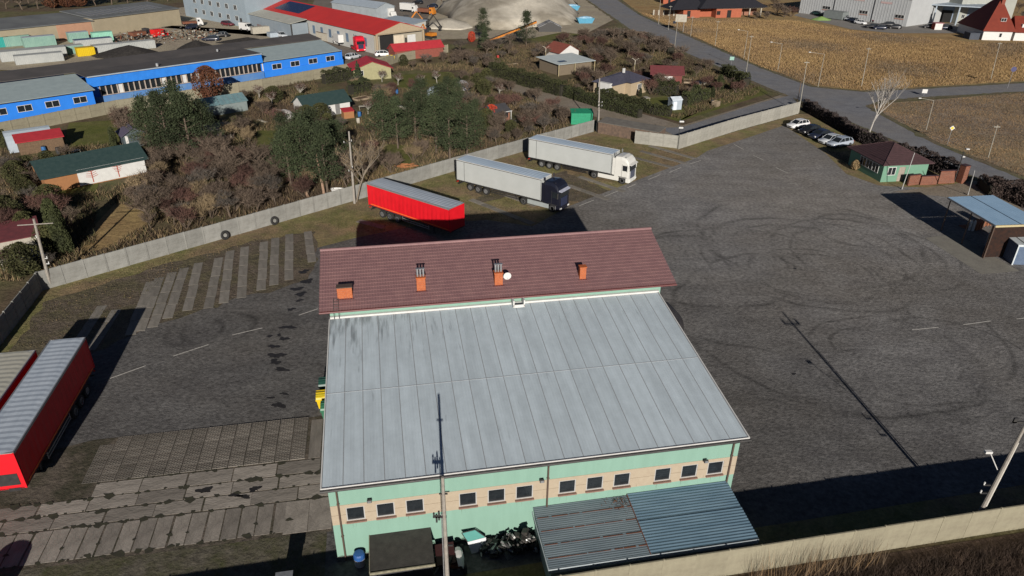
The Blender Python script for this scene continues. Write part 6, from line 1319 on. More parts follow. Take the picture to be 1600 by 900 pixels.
# ------------------------------------------------------------------ top right: depot, car park and houses
wb = thing('white_depot', 'large white ribbed metal depot at the top right', 'building', (107.1, 286.2, 0), R(-54.5))
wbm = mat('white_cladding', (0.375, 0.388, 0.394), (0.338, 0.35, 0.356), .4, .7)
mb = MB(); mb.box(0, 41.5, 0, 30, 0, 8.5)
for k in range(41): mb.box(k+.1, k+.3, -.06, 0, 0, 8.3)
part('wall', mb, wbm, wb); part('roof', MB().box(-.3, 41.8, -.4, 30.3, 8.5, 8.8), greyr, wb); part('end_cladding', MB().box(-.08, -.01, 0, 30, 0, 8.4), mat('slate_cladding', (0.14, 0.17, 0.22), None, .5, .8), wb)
for a_ in (9.5, 24.0, 37): window(wb, a_, -.07, 2.4, 3.2, 1.1, 0, 2); part('sill_band', MB().box(a_, a_+3.2, -.1, -.06, 2.0, 2.3), mat('brick_band', (0.35, 0.2, 0.16), None, 2, .9), wb)
for a_ in (5, 16, 21, 31): part('window_row', MB().box(a_, a_+4, -.1, -.06, 6.4, 7.0), mat('pink_band', (0.45, 0.33, 0.32), None, 2, .8), wb)
part('drain_pipe', MB().cyl((14, -.15, 0), (14, -.15, 8.4), .1).cyl((29, -.15, 0), (29, -.15, 8.4), .1), dark_metal, wb)
part('loading_box', MB().box(13.6, 21, -5.0, -1.2, .2, 2.6), mat('grey_box_load', (0.16, 0.18, 0.18), None, 1, .7), wb)
t_ = thing('loading_hall', 'open-fronted blue-grey loading hall between the depot and the office', 'building', (*GP(1420, 34), 0), R(-25))
gb = mat('blue_grey_panel', (0.20, 0.25, 0.33), (0.16, 0.20, 0.27), .5, .7)
part('wall', MB().box(0, 24, 5, 14, 0, 6).box(0, .4, 0, 5, 0, 5).box(23.6, 24, 0, 5, 0, 5), gb, t_); part('roof', MB().box(-.5, 25, -2.5, 14, 6, 6.3), lightblue, t_); part('bay_door', MB().box(1.5, 6, 4.9, 5, 0, 4), inner, t_); part('bay_door', MB().box(8.5, 13, 4.9, 5, 0, 4), inner, t_); part('post', MB().box(7, 7.4, -2, -1.6, 0, 6).box(14, 14.4, -2, -1.6, 0, 6), lightblue, t_)
t_ = house('office_block', 'white office block with small windows behind the steep red roof', 'building', GP(1494, 37), R(12), 22, 12, 8.5, 'hip', 1.2, mat('office_white', (0.31, 0.32, 0.29), None, .5, .85), greyr, .3, wins=((2.0, 5.2, 1.3, 1.2, 1), (5.2, 5.2, .9, 1.2, 1), (8.0, 5.2, 1.3, 1.2, 1), (1.2, 1.8, 1.3, 1.2, 1), (4.6, 1.8, 1.3, 1.2, 1)))
# steep-roofed house
sr = mat('orange_red_tile', (0.17, 0.03, 0.016), (0.137, 0.0229, 0.0133), .8, .7)
t_ = thing('steep_roofed_house', 'house with very steep orange-red roof and white base at the right edge of the meadow', 'house', (141.5, 226.2, 0), R(-6))
part('wall', MB().box(0, 8.2, 0, 17, 0, 2.7), white, t_); window(t_, 4.6, -.01, .9, .8, 1.2, 0, 0)
q = [(-.6, -.6, 2.6), (8.9, -.6, 2.6), (8.9, 17.5, 2.6), (-.6, 17.5, 2.6)]; ap = [(5.3, 6.4, 11.4), (5.3, 9.0, 11.4)]
rfm = MB(); rfm.add(q+ap, [(0, 1, 4), (1, 2, 5, 4), (2, 3, 5), (3, 0, 4, 5), (3, 2, 1, 0)]); ro = part('roof', rfm, sr, t_)
window(ro, 4.6, 1.45, 5.2, 1.5, 1.0, 0, 1); part('chimney', MB().box(5.0, 6.0, 5.0, 6.0, 9.0, 13.4), mat('dark_brick', (0.2, 0.06, 0.04), None, 2, .9), t_)
part('porch_roof', MB().add([(8.9, -.2, 2.4), (16, -.2, 2.4), (16, 9, 2.4), (8.9, 9, 2.4), (9.5, 4.4, 6.6), (14, 4.4, 6.6)], [(0, 1, 5, 4), (1, 2, 5), (2, 3, 4, 5), (3, 0, 4), (3, 2, 1, 0)]), sr, t_); part('porch_wall', MB().box(9.2, 15.6, .4, 8.5, 0, 2.4), white, t_)
part('dormer', MB().box(11, 13.2, 1.2, 3.6, 3.0, 4.6), white, t_); window(t_, 11.5, 1.19, 3.3, 1.2, 1.0, 0, 1)
part('carport', MB().box(-3.6, -.8, 0, 4, 0, 1.9), mat('carport_dark', (0.06, 0.07, 0.09), None, 1, .8), t_)
# unfinished brick house
t_ = thing('brick_house', 'unfinished orange brick house with broad dark hipped roof', 'house', (*GP(1118, 28), 0), R(14))
bh = mat('pale_orange_block', (0.33, 0.1, 0.055), (0.286, 0.0833, 0.0465), 1, .9)
part('wall', MB().box(0, 10, 0, 12, 0, 3.0).box(-12, -5.5, 1.5, 9, 0, 2.8).box(-5.5, 0, 3.5, 12, 0, 3.0), bh, t_); part('lintel_band', MB().box(-.2, 19, -.2, 0, 3.0, 3.3), offwhite, t_)
part('door', MB().box(4.3, 5.9, -.04, -.01, 0, 2.5), inner, t_); part('window', MB().box(.2, 1.6, -.04, -.01, 1.0, 2.3), inner, t_); part('window', MB().box(-10.5, -9.2, 1.46, 1.49, .4, 2.4), inner, t_)
for x_ in (13, 17.5): part('porch_column', MB().box(x_, x_+.4, -.1, .3, 0, 3.0), offwhite, t_)
part('porch_wall', MB().box(10, 19, 5, 12, 0, 3), mat('shaded_block', (0.25, 0.12, 0.08), None, 1, .9), t_)
part('roof', MB().add([(-7, -1, 3.3), (20, -1, 3.3), (20, 14, 3.3), (-7, 14, 3.3), (1, 6.5, 8), (12, 6.5, 8)], [(0, 1, 5, 4), (1, 2, 5), (2, 3, 4, 5), (3, 0, 4), (3, 2, 1, 0)]), mat('near_black_roof', (0.022, 0.022, 0.028), None, 1, .7), t_)
part('side_roof', MB().add([(-17, .5, 2.9), (-4, .5, 2.9), (-4, 11, 2.9), (-17, 11, 2.9), (-12, 6, 6), (-5, 6, 6)], [(0, 1, 5, 4), (1, 2, 5), (2, 3, 4, 5), (3, 0, 4), (3, 2, 1, 0)]), MATS['near_black_roof'], t_)
t_ = house('brick_outbuilding', 'small orange brick outbuilding at the top edge left of the unfinished house', 'building', GP(1036, 6), R(5), 5, 5, 2.6, 'hip', 1.2, bh, darkgrey, .4, doors=((2, 1, 2, inner),))
x, y = GP(1020, 24); t_ = thing('wooden_fence', 'short grey board fence in front of the brick outbuilding', 'fence', (x, y, 0), R(-12))
for k in range(14): part('board', MB().box(k*.6, k*.6+.5, -.03, .03, 0, 1.9), wood if k % 3 else offwhite, t_)
# car park
sheet('car_park', P((1240, 24), (1330, 46), (1400, 52), (1500, 52), (1500, 36), (1405, 38), (1260, 16)), 0.026, mat('pale_paving', (0.225, 0.21, 0.195), (0.18, 0.173, 0.158), .2, .9))
pr_, pdg, pred = paintm('car_red', (.5, .02, .04)), paintm('car_dark_green', (.02, .05, .045)), pr
CL = [('white car first in the front row of the car park', 1315, 28, pw), ('black car second in the front row of the car park', 1321, 31, pb), ('silver car third in the front row of the car park', 1328, 33, ps), ('navy car fourth in the front row of the car park', 1335, 35, pbb), ('pale silver car fifth in the front row of the car park', 1344, 38, pw),
      ('dark maroon car beside the bright red one in the car park', 1360, 34, paintm('car_maroon', (.12, .02, .03))), ('bright red car in the middle of the car park', 1364, 29, pr_), ('black car nearest the meadow edge of the car park', 1362, 44, pb), ('dark blue car right of the black one at the meadow edge', 1374, 46, pbb), ('black car behind the two cars at the meadow edge', 1386, 41, pb),
      ('black car farthest right in the meadow-side row', 1397, 45, pb), ('dark green car in front of the depot wall', 1278, 24, pdg), ('black car beside the lime green heap', 1296, 28, pb), ('dark green car behind the front row near the forklift', 1349, 25, pdg), ('grey car second row of the car park near the loading box', 1325, 24, ps), ('navy car second row of the car park near the forklift', 1334, 26, pbb), ('dark car beside the red and white stand', 1451, 44, pb), ('navy car under the steep roofed house shadow', 1475, 46, pbb)]
for i, (lab, u, v, pm) in enumerate(CL):
    x, y = GP(u, v); car(lab, x, y, R(-60 if v < 40 else 165), pm, ('hatch', 'estate')[i % 2], 'cars in the far car park', False)
van('white van with open white door at the loading hall', (1452, 29), 160, white, 5.5); van('dark van beside the depot wall', (1378, 22), -20, mat('van_dark', (.04, .045, .05), None, 1, .5), 6); van('grey-green van at the corner of the depot', (1392, 25), -20, mat('van_grey', (.25, .3, .3), None, 1, .5), 6); van('black van beside the grey loading box', (1309, 20), -20, mat('van_dark', (0, 0, 0)), 5)
small('market_stand', 'red and white stand at the meadow edge of the car park', 'stand', (1463, 46), lambda t_: (part('body', MB().box(-1.2, 1.2, -1, 1, 0, 2.0), white, t_), part('side', MB().box(-1.25, -1.2, -1, 1, 0, 2.0).box(1.2, 1.25, -1, 1, 0, 2.0), pred, t_), part('roof', MB().box(-1.5, 1.5, -1.2, 1.2, 2.0, 2.15), mat('pink_roof', (0.36, 0.15, 0.168), None, 1, .7), t_)))
x, y = GP(1342, 21); t_ = thing('forklift', 'white forklift truck in front of the depot', 'forklift', (x, y, 0.03), R(-30)); part('body', MB().box(-1.2, .8, -.6, .6, .3, 1.3, bev=.08), white, t_); part('mast', MB().box(.9, 1.05, -.5, -.4, .1, 3).box(.9, 1.05, .4, .5, .1, 3).box(1.05, 2.1, -.4, -.3, .1, .16).box(1.05, 2.1, .3, .4, .1, .16), dark_metal, t_); part('cage', MB().cyl((-.8, -.5, 1.3), (-.6, -.5, 2.2), .04).cyl((.6, .5, 1.3), (.4, .5, 2.2), .04).box(-.7, .5, -.55, .55, 2.2, 2.25), dark_metal, t_)
for xx in (-.8, .6):
    for s in (-1, 1): wheel(t_, xx, s*.55, .3, .22, s)
# ------------------------------------------------------------------ vegetation
def np_mesh(name, V, F, mats, mi=None):
    """V: n x 3 array, F: m x k faces of equal size"""
    me = bpy.data.meshes.new(name); k = F.shape[1]
    me.vertices.add(len(V)); me.vertices.foreach_set('co', V.astype(np.float32).ravel())
    me.loops.add(F.size); me.loops.foreach_set('vertex_index', F.astype(np.int32).ravel())
    me.polygons.add(len(F)); me.polygons.foreach_set('loop_start', np.arange(0, F.size, k, dtype=np.int32))
    if mi is not None: me.polygons.foreach_set('material_index', mi.astype(np.int32))
    for m in mats: me.materials.append(m)
    me.update(calc_edges=True); return me
rng = np.random.default_rng(11)
def unit(v): return v/np.maximum(1e-6, np.linalg.norm(v, axis=-1, keepdims=True))
def twig_tris(base, dirv, length, width):
    side = unit(np.cross(dirv, rng.normal(size=dirv.shape)))*width[:, None]
    V = np.stack([base-side, base+side, base+dirv*length[:, None]], 1).reshape(-1, 3)
    return V, np.arange(len(V)).reshape(-1, 3)
def leaf_quads(c, size):
    n = len(c); u = unit(rng.normal(size=(n, 3))); w = unit(np.cross(u, rng.normal(size=(n, 3)))); s = size[:, None]
    V = np.stack([c-u*s*.5-w*s*.35, c+u*s*.5-w*s*.35, c+u*s*.5+w*s*.35, c-u*s*.5+w*s*.35], 1).reshape(-1, 3)
    return V, np.arange(len(V)).reshape(-1, 4)
def branchy(seed, H_, trunk_f, spread, stems, lvl_n, tw, tw_len, tw_w, up=.5, droop=0.0, rs=1.0):
    """returns (trunk MB, twig base, dir, len, width) of a leafless tree of height H_"""
    rr = random.Random(seed); mb = MB(); B = []; D = []
    def grow(p, d, L_, r, lv):
        seg = 2 if lv < 2 else 1; q = p
        for s in range(seg):
            d2 = (d+Vector((rr.gauss(0, .12), rr.gauss(0, .12), rr.gauss(.04, .06)))).normalized(); nx = q+d2*L_/seg
            mb.cyl(q, nx, r*(1-.35*s/seg), r*(1-.35*(s+1)/seg), 6 if lv == 0 else (4 if lv == 1 else 3), cap=False)
            if lv >= 2 or (lv == 1 and s == seg-1):
                for k in range(tw): t_ = rr.random(); B.append(tuple(q.lerp(nx, t_))); dd = (d2*.5+Vector((rr.gauss(0, .6), rr.gauss(0, .6), rr.gauss(up*.5-droop, .45)))).normalized(); D.append(tuple(dd))
            q = nx; d = d2
        if lv < 3:
            for k in range(lvl_n[lv]):
                a = rr.uniform(0, 6.283); el = rr.uniform(.25, 1.0)
                nd = (d*.35+Vector((math.cos(a)*spread, math.sin(a)*spread, el*up*1.6))).normalized()
                st_ = p.lerp(q, rr.uniform(.45, 1.0)) if lv else p.lerp(q, rr.uniform(.5, 1))
                grow(st_, nd, L_*rr.uniform(.5, .75), r*.5, lv+1)
    for s in range(stems):
        a = rr.uniform(0, 6.28); k = 0 if stems == 1 else .5
        grow(Vector((math.cos(a)*.15*k, math.sin(a)*.15*k, 0)), Vector((math.cos(a)*k, math.sin(a)*k, 1)).normalized(), H_*trunk_f, rs*H_*.022/(1 if stems == 1 else 1.6), 0)
    B = np.array(B); D = np.array(D); n = len(B)
    return mb, B, D, tw_len*rng.uniform(.5, 1.3, n), tw_w*rng.uniform(.6, 1.3, n)
twig_b = mat('brown_twigs', (0.14, 0.105, 0.077), (0.0841, 0.063, 0.049), .6, .95, vary=.3); twig_g = mat('grey_twigs', (0.114, 0.101, 0.0874), (0.0672, 0.0605, 0.0538), .6, .95, vary=.3)
twig_r = mat('reddish_twigs', (0.12, 0.0655, 0.0491), (0.071, 0.0382, 0.0328), .6, .95, vary=.3); twig_y = mat('tan_twigs', (0.281, 0.211, 0.123), (0.176, 0.131, 0.0789), .6, .95, vary=.25)
pine_m = mat('pine_needles', (0.048, 0.0612, 0.0273), (0.0256, 0.036, 0.0172), .5, .9, vary=.25); thuja_m = mat('thuja_scale', (0.0455, 0.0525, 0.0175), (0.0245, 0.0294, 0.0126), .7, .9, vary=.3)
olive_m = mat('olive_leaves', (0.065, 0.065, 0.0225), (0.035, 0.0375, 0.015), .5, .9, vary=.25); redleaf = mat('fiery_leaves', (0.45, 0.06, 0.0225), (0.315, 0.0375, 0.0225), .8, .8); rust_leaf = mat('rusty_leaves', (0.132, 0.054, 0.024), (0.078, 0.03, 0.018), .6, .9, vary=.2)
PROTO = {}
def proto(key):
    if key in PROTO: return PROTO[key]
    kind, v = key.split(':'); v = int(v); tm = bark
    if kind in ('bare', 'grey', 'fruit'):
        H0 = 8.0; mb, B, D, L_, W_ = branchy(100+v, H0, .38, .9, 1, (7, 5, 4), 7, .75, .022, .55); V, F = twig_tris(B, D, L_, W_)
        cm = {'bare': twig_b, 'grey': twig_g, 'fruit': twig_r}[kind]; crown = np_mesh('crown', V, F, [cm])
        if kind == 'fruit': tm = limed
    elif kind in ('bush', 'redbush', 'tanbush'):
        H0 = 3.0; mb, B, D, L_, W_ = branchy(200+v, H0, .45, .8, 7, (3, 3, 2), 8, .55, .02, .7); V, F = twig_tris(B, D, L_, W_)
        crown = np_mesh('crown', V, F, [{'bush': twig_b, 'redbush': twig_r, 'tanbush': twig_y}[kind]])
    elif kind == 'birch':
        H0 = 10.0; mb, B, D, L_, W_ = branchy(7, H0, .55, .6, 1, (12, 4, 3), 5, .7, .010, .85, rs=.6); V, F = twig_tris(B, D, L_, W_); tm = mat('birch_bark', (0.432, 0.408, 0.372), (0.3, 0.282, 0.258), 4, .8)
        crown = np_mesh('crown', V, F, [mat('pale_twigs', (0.40, 0.33, 0.25), (0.3, 0.24, 0.18), 1, .9)])
    elif kind == 'ash':
        H0 = 9.0; mb, B, D, L_, W_ = branchy(17, H0, .5, .75, 1, (9, 4, 3), 6, .8, .012, .75, rs=.6); V, F = twig_tris(B, D, L_, W_); tm = mat('pale_bark', (0.209, 0.176, 0.138), (0.143, 0.121, 0.0935), 4, .9)
        crown = np_mesh('crown', V, F, [twig_y])
    elif kind in ('pine', 'oddpine'):
        H0 = 9.0; rr = random.Random(300+v); mb = MB(); mb.cyl((0, 0, 0), (.1, .05, H0*.9), .2, .05, 7); C = []; S = []
        ncl = 62
        for i in range(ncl):
            t_ = rr.random()**.8; z = H0*(.22+.76*t_); rad = (2.6*(1-t_)**.9+.3)*rr.uniform(.35, 1.08); a = rr.uniform(0, 6.283)
            c = np.array([rad*math.cos(a), rad*math.sin(a), z]); mb.cyl((0, 0, z-.5), tuple(c), .04, .02, 3, cap=False)
            n = int(rr.uniform(70, 150)); C.append(c+rng.normal(size=(n, 3))*np.array([.50, .50, .28])*rr.uniform(.7, 1.25)); S.append(rng.uniform(.06, .2, n))
        V, F = leaf_quads(np.concatenate(C), np.concatenate(S)); crown = np_mesh('crown', V, F, [pine_m])
    elif kind in ('spruce', 'thuja', 'column', 'olive', 'red', 'rusty'):
        H0 = 5.0; mb = MB(); mb.cyl((0, 0, 0), (0, 0, H0*.8), .1, .03, 6); n = 3800
        t_ = rng.random(n); a = rng.uniform(0, 6.283, n)
        if kind == 'spruce': rad = 1.45*(1-t_)**.9*(.8+.3*np.sin(t_*40))
        elif kind == 'thuja': rad = 1.15*np.sqrt(np.clip(1-t_**2.2, 0, 1))*(.85+.15*np.sin(5*a+9*t_))
        elif kind == 'column': rad = .85*np.sqrt(np.clip(1-t_**4, 0, 1))*(.85+.15*np.sin(3*a+7*t_))
        else: rad = 2.1*np.sqrt(np.clip(1-(2*t_-1)**2, 0, 1))*(.75+.25*np.sin(4*a+6*t_+v))
        rad = rad*(1-.35*rng.random(n)**2); z = H0*(.04+.95*t_)
        cm = {'spruce': pine_m, 'thuja': thuja_m, 'column': thuja_m, 'olive': olive_m, 'red': redleaf, 'rusty': rust_leaf}[kind]
        V, F = leaf_quads(np.stack([rad*np.cos(a), rad*np.sin(a), z], 1), rng.uniform(.1, .24, n)); crown = np_mesh('crown', V, F, [cm])
    trunk = mb.mesh('trunk', tm); PROTO[key] = (trunk, crown, H0); return PROTO[key]
LM = [('long green-roofed shed', (168, 280)), ('shed with the white vaulted cover', (55, 235)), ('blue workshops', (300, 165)), ('greenhouse', (350, 185)), ('white garden house', (515, 185)), ('pale yellow garden house', (578, 128)),
      ('garden tent', (690, 148)), ('flat-roofed pavilion', (868, 120)), ('cream garden house', (980, 150)), ('maroon-roofed garden house', (1040, 128)), ('white tool shed', (1056, 172)), ('green tarpaulin shelter', (908, 192)),
      ('brown cabin', (790, 192)), ('red long shed', (650, 92)), ('gravel heap', (790, 62)), ('leaning corner pole', (75, 430)), ('pole behind the red trailer', (552, 305)), ('low shed at the left edge', (25, 410)), ('blue tarpaulin', (50, 402)),
      ('orange conveyor', (800, 66)), ('billboard by the road', (1060, 74)), ('low dark shelter', (845, 50)), ('grey power pole by the fence bend', (935, 200)), ('beige storage building', (120, 15)), ('gatehouse', (1340, 262)), ('hedge by the car row', (1380, 225)), ('fiery red bush', (768, 195)), ('green tool wall', (1140, 150)), ('unfinished brick house', (1140, 25)), ('steep-roofed house', (1560, 55))]
USED = set(); ORD = ['', 'second ', 'third ', 'fourth ', 'fifth ', 'sixth ', 'seventh ', 'eighth ', 'ninth ', 'tenth ', 'eleventh ', 'twelfth ', 'thirteenth ', 'fourteenth ', 'fifteenth ', 'sixteenth ']
KW = dict(bare='leafless brown tree', grey='leafless grey tree', fruit='fruit tree with whitewashed trunk', bush='bare brown shrub', redbush='bare reddish shrub', tanbush='tan leafless shrub', pine='dark green pine', oddpine='dark green pine', spruce='cone-shaped spruce',
          thuja='rounded olive-green conifer', column='tall column-shaped conifer', olive='yellow-olive leafy bush', rusty='rusty-leaved bush')
GR = dict(bare='leafless trees in the gardens', grey='leafless trees in the gardens', fruit='whitewashed fruit trees', bush='shrubs in the gardens', redbush='shrubs in the gardens', tanbush='shrubs in the gardens', pine='pines behind the concrete fence', spruce='spruces', thuja='conifers in the gardens', column='conifers in the gardens', olive='leafy bushes in the gardens', rusty='leafy bushes in the gardens')
TREES = []
def tree(kind, u, v, h, var=0, label=None, wsc=1.0, xy=None):
    if xy: x, y = xy
    else: x, y = GP(u, v)
    tk, cr, H0 = proto('%s:%d' % (kind, var)); nm = {'bush': 'bush', 'redbush': 'bush', 'tanbush': 'bush', 'olive': 'bush', 'rusty': 'bush', 'red': 'bush', 'pine': 'pine_tree', 'spruce': 'spruce_tree', 'thuja': 'conifer', 'column': 'conifer', 'birch': 'birch_tree', 'fruit': 'fruit_tree'}.get(kind, 'bare_tree')
    cat = {'bush': 'bush', 'conifer': 'conifer'}.get(nm, 'tree'); s = h/H0
    t_ = thing(nm, label, cat, (x, y, 0), random.uniform(0, 6.28), GR.get(kind)); t_.scale = (s*wsc, s*wsc, s)
    put('trunk', tk, t_); put('crown', cr, t_)
    if not label: TREES.append((t_, kind, u, v, h))
    return t_
# individually placed
for u, v, h, k in ((238, 244, 8.5, 0), (268, 250, 9.5, 1), (300, 246, 9, 2), (325, 236, 7.5, 0), (285, 222, 9, 1), (255, 215, 7, 2), (455, 292, 7.5, 0), (478, 285, 9, 1), (512, 302, 9, 2), (448, 255, 7, 1), (492, 262, 8, 0), (530, 268, 7, 1),
                   (600, 226, 8, 0), (622, 232, 7.5, 2), (650, 222, 8, 1), (682, 238, 8.5, 0), (703, 250, 8.5, 2), (730, 244, 7.5, 1), (690, 214, 8, 2), (742, 222, 6.5, 0), (660, 196, 7.5, 1), (715, 190, 7, 0), (640, 205, 6, 2), (755, 62, 8, 1), (822, 72, 8.5, 2), (700, 175, 6, 1)):
    tree('pine', u, v, h*1.08, k, wsc=random.uniform(.85, 1.1))
[tree('bare', u_, v_, h_, k_, wsc=1.2) for u_, v_, h_, k_ in ((345, 262, 7.5, 0), (372, 285, 7, 1), (405, 275, 7.5, 0), (425, 292, 6.5, 1), (210, 222, 6.5, 1), (190, 205, 6, 0), (545, 285, 7, 0), (572, 268, 6, 1), (380, 215, 5.5, 0), (820, 205, 6, 1), (775, 212, 5.5, 0), (1000, 78, 6, 1), (965, 82, 6.5, 0), (930, 92, 6, 1))]
tree('spruce', 655, 170, 3.6); tree('spruce', 757, 75, 6.5); tree('column', 98, 392, 6.2, 0); tree('column', 104, 396, 5.4, 0); tree('column', 180, 232, 3.5, 0); tree('spruce', 560, 128, 4.5)
tree('red', 768, 192, 3.3, 0, 'fiery orange-red bush beside the brown cabin'); tree('red', 737, 66, 3.0, 1, 'orange-red leafy bush at the foot of the gravel heap'); tree('rusty', 330, 160, 7.0, 0, 'rusty red tree in front of the blue workshop windows')
tree('birch', 1355, 216, 10.5, 0, 'white-trunked leafless birch standing in the hedge by the parked cars')
tree('ash', 557, 316, 9.0, 0, 'leafless pale-barked tree with spreading branches beside the pole behind the red trailer')
# leaning bare pine trunks beside the fence
for (b, t2, h, lab) in (((507, 306), (494, 240), 5.2, 'broken reddish pine trunk leaning left behind the concrete fence'), ((481, 308), (474, 288), 1.8, 'short bare pine stump behind the concrete fence')):
    t_ = pole('dead_trunk', lab, GP(*b), GP(*t2, h), h, .2, .1, 'tree trunk', None, mat('pine_bark', (0.30, 0.20, 0.14), (0.2, 0.13, 0.09), 4, .9)); part('stub', MB().cyl((0, 0, h*.6), (.6, 0, h*.75), .04, .02, 5).cyl((-.1, 0, h*.5), (-.7, .1, h*.62), .04, .02, 5), bark, t_)
for u, v in ((622, 133), (658, 134), (683, 130), (597, 128), (575, 178), (426, 165), (405, 155), (470, 152), (780, 150)): tree('fruit', u, v, random.uniform(3.6, 4.6), random.randrange(2))
def inside(px, poly):
    x, y = px; c = False; n = len(poly)
    for i in range(n):
        x1, y1 = poly[i]; x2, y2 = poly[(i+1) % n]
        if (y1 > y) != (y2 > y) and x < (x2-x1)*(y-y1)/(y2-y1)+x1: c = not c
    return c
garden = [(0, 255), (0, 215), (150, 205), (200, 180), (320, 170), (400, 140), (530, 118), (620, 105), (700, 84), (905, 60), (985, 52), (1060, 85), (1190, 140), (1180, 150), (1062, 186), (1040, 182), (850, 132), (800, 115), (790, 140), (880, 168), (925, 200), (900, 208), (710, 244), (640, 268), (572, 288), (400, 338), (55, 440), (0, 440)]
keep = [[(150, 240), (235, 225), (240, 285), (150, 295)], [(20, 205), (90, 205), (95, 245), (20, 245)], [(475, 160), (560, 150), (560, 190), (478, 192)], [(545, 100), (612, 100), (612, 135), (550, 135)], [(835, 100), (895, 95), (945, 110), (860, 135)], [(870, 85), (912, 85), (912, 102), (870, 102)],
        [(945, 130), (1015, 130), (1015, 158), (945, 158)], [(1015, 112), (1062, 112), (1062, 132), (1015, 132)], [(1045, 158), (1068, 158), (1068, 178), (1045, 178)], [(890, 178), (928, 178), (928, 198), (890, 198)], [(780, 175), (812, 175), (812, 196), (780, 196)], [(318, 160), (380, 160), (380, 192), (318, 192)],
        [(612, 75), (700, 75), (690, 100), (612, 100)], [(100, 190), (185, 188), (188, 222), (100, 232)], [(0, 375), (62, 375), (62, 412), (0, 412)], [(150, 320), (225, 320), (235, 350), (150, 395)], [(605, 228), (650, 228), (640, 262), (600, 262)], [(610, 112), (720, 110), (720, 140), (612, 140)], [(1000, 150), (1045, 148), (1045, 180), (1005, 180)], [(110, 250), (152, 262), (150, 300), (90, 310)], [(400, 205), (440, 205), (440, 250), (405, 250)], [(490, 120), (545, 118), (550, 150), (500, 152)]]
zones = [  # polygon, number, kinds, height range
    ([(700, 84), (905, 62), (985, 56), (1060, 88), (1130, 118), (1060, 112), (940, 112), (820, 92), (720, 108)], 62, ('bare', 'grey', 'bush', 'redbush', 'bare'), (3.0, 6.5)),
    ([(640, 140), (840, 132), (800, 110), (905, 165), (860, 205), (760, 225), (700, 190)], 34, ('bare', 'bush', 'grey', 'redbush', 'olive'), (2.4, 5.0)),
    ([(905, 110), (950, 112), (1060, 115), (1180, 142), (1110, 165), (1060, 158), (1020, 165), (940, 160), (880, 135)], 34, ('bare', 'bush', 'redbush', 'bare', 'thuja'), (2.2, 4.6)),
    ([(200, 250), (400, 240), (560, 280), (560, 288), (400, 332), (300, 360), (230, 380), (200, 330)], 62, ('bare', 'grey', 'bush', 'tanbush', 'redbush', 'bare'), (2.6, 6.0)),
    ([(0, 255), (100, 240), (150, 260), (110, 320), (150, 400), (60, 432), (0, 430)], 30, ('bare', 'bush', 'grey', 'redbush', 'olive'), (2.2, 5.0)),
    ([(150, 200), (215, 175), (330, 170), (420, 150), (540, 130), (620, 150), (640, 200), (500, 230), (400, 250), (330, 210), (215, 260)], 58, ('bare', 'bush', 'redbush', 'grey', 'olive', 'tanbush'), (2.0, 4.6)),
    ([(560, 236), (650, 240), (700, 246), (640, 266), (572, 286)], 7, ('redbush', 'bush', 'tanbush'), (2.0, 3.8)),
    ([(800, 175), (900, 178), (925, 195), (860, 208), (800, 225), (760, 230)], 18, ('bare', 'bush', 'grey'), (2.5, 4.8)),
    ([(700, 84), (620, 105), (600, 100), (640, 140), (760, 132), (800, 112)], 22, ('bare', 'grey', 'bush', 'olive'), (2.5, 5.0))]
rt = random.Random(42); placed = []
for poly, n, kinds, (h0, h1) in zones:
    us = [p_[0] for p_ in poly]; vs_ = [p_[1] for p_ in poly]; c_ = 0; tries = 0
    while c_ < n and tries < 4000:
        tries += 1; u, v = rt.uniform(min(us), max(us)), rt.uniform(min(vs_), max(vs_))
        if not inside((u, v), poly) or not inside((u, v), garden) or any(inside((u, v), k_) for k_ in keep): continue
        x, y = GP(u, v)
        if any((x-a)**2+(y-b)**2 < 1.6 for a, b in placed): continue
        # keep clear of the fence line
        fy = 61.9+(x+46.7)*(121.0-61.9)/(13.7+46.7)
        if x < 14 and y < fy+1.0: continue
        placed.append((x, y)); kd = rt.choice(kinds); h = rt.uniform(h0, h1)
        if kd in ('bush', 'redbush', 'tanbush', 'olive', 'thuja'): h = min(h, 3.4)*rt.uniform(.8, 1.1)
        tree(kd, u, v, h, rt.randrange(2) if kd != 'thuja' else 0, wsc=rt.uniform(1.0, 1.4)); c_ += 1
for u, v, h, k in ((10, 14, 8, 'bare'), (35, 15, 9, 'grey'), (60, 14, 8, 'bare'), (85, 13, 9, 'rusty'), (105, 12, 8, 'rusty'), (125, 11, 9, 'rusty'), (150, 9, 8, 'bare'), (175, 7, 9, 'bare'), (200, 5, 8, 'grey'), (230, 4, 8, 'bare'), (262, 2, 8, 'grey'), (288, 2, 7, 'bare'), (45, 5, 10, 'bare'), (140, 2, 10, 'grey'), (90, 2, 10, 'bare'),
                   (700, 8, 7, 'bare'), (715, 12, 6, 'bare'), (690, 2, 8, 'grey'), (728, 6, 6, 'bare'), (1215, 24, 5, 'bush'), (1225, 27, 4, 'bush'), (1236, 26, 4, 'redbush'), (1208, 12, 6, 'bare'), (1590, 20, 6, 'bare'), (1600, 34, 6, 'grey'), (1180, 30, 3, 'bush'), (1196, 30, 3, 'bush')):
    tree(k, u, v, h, 0, wsc=1.25)
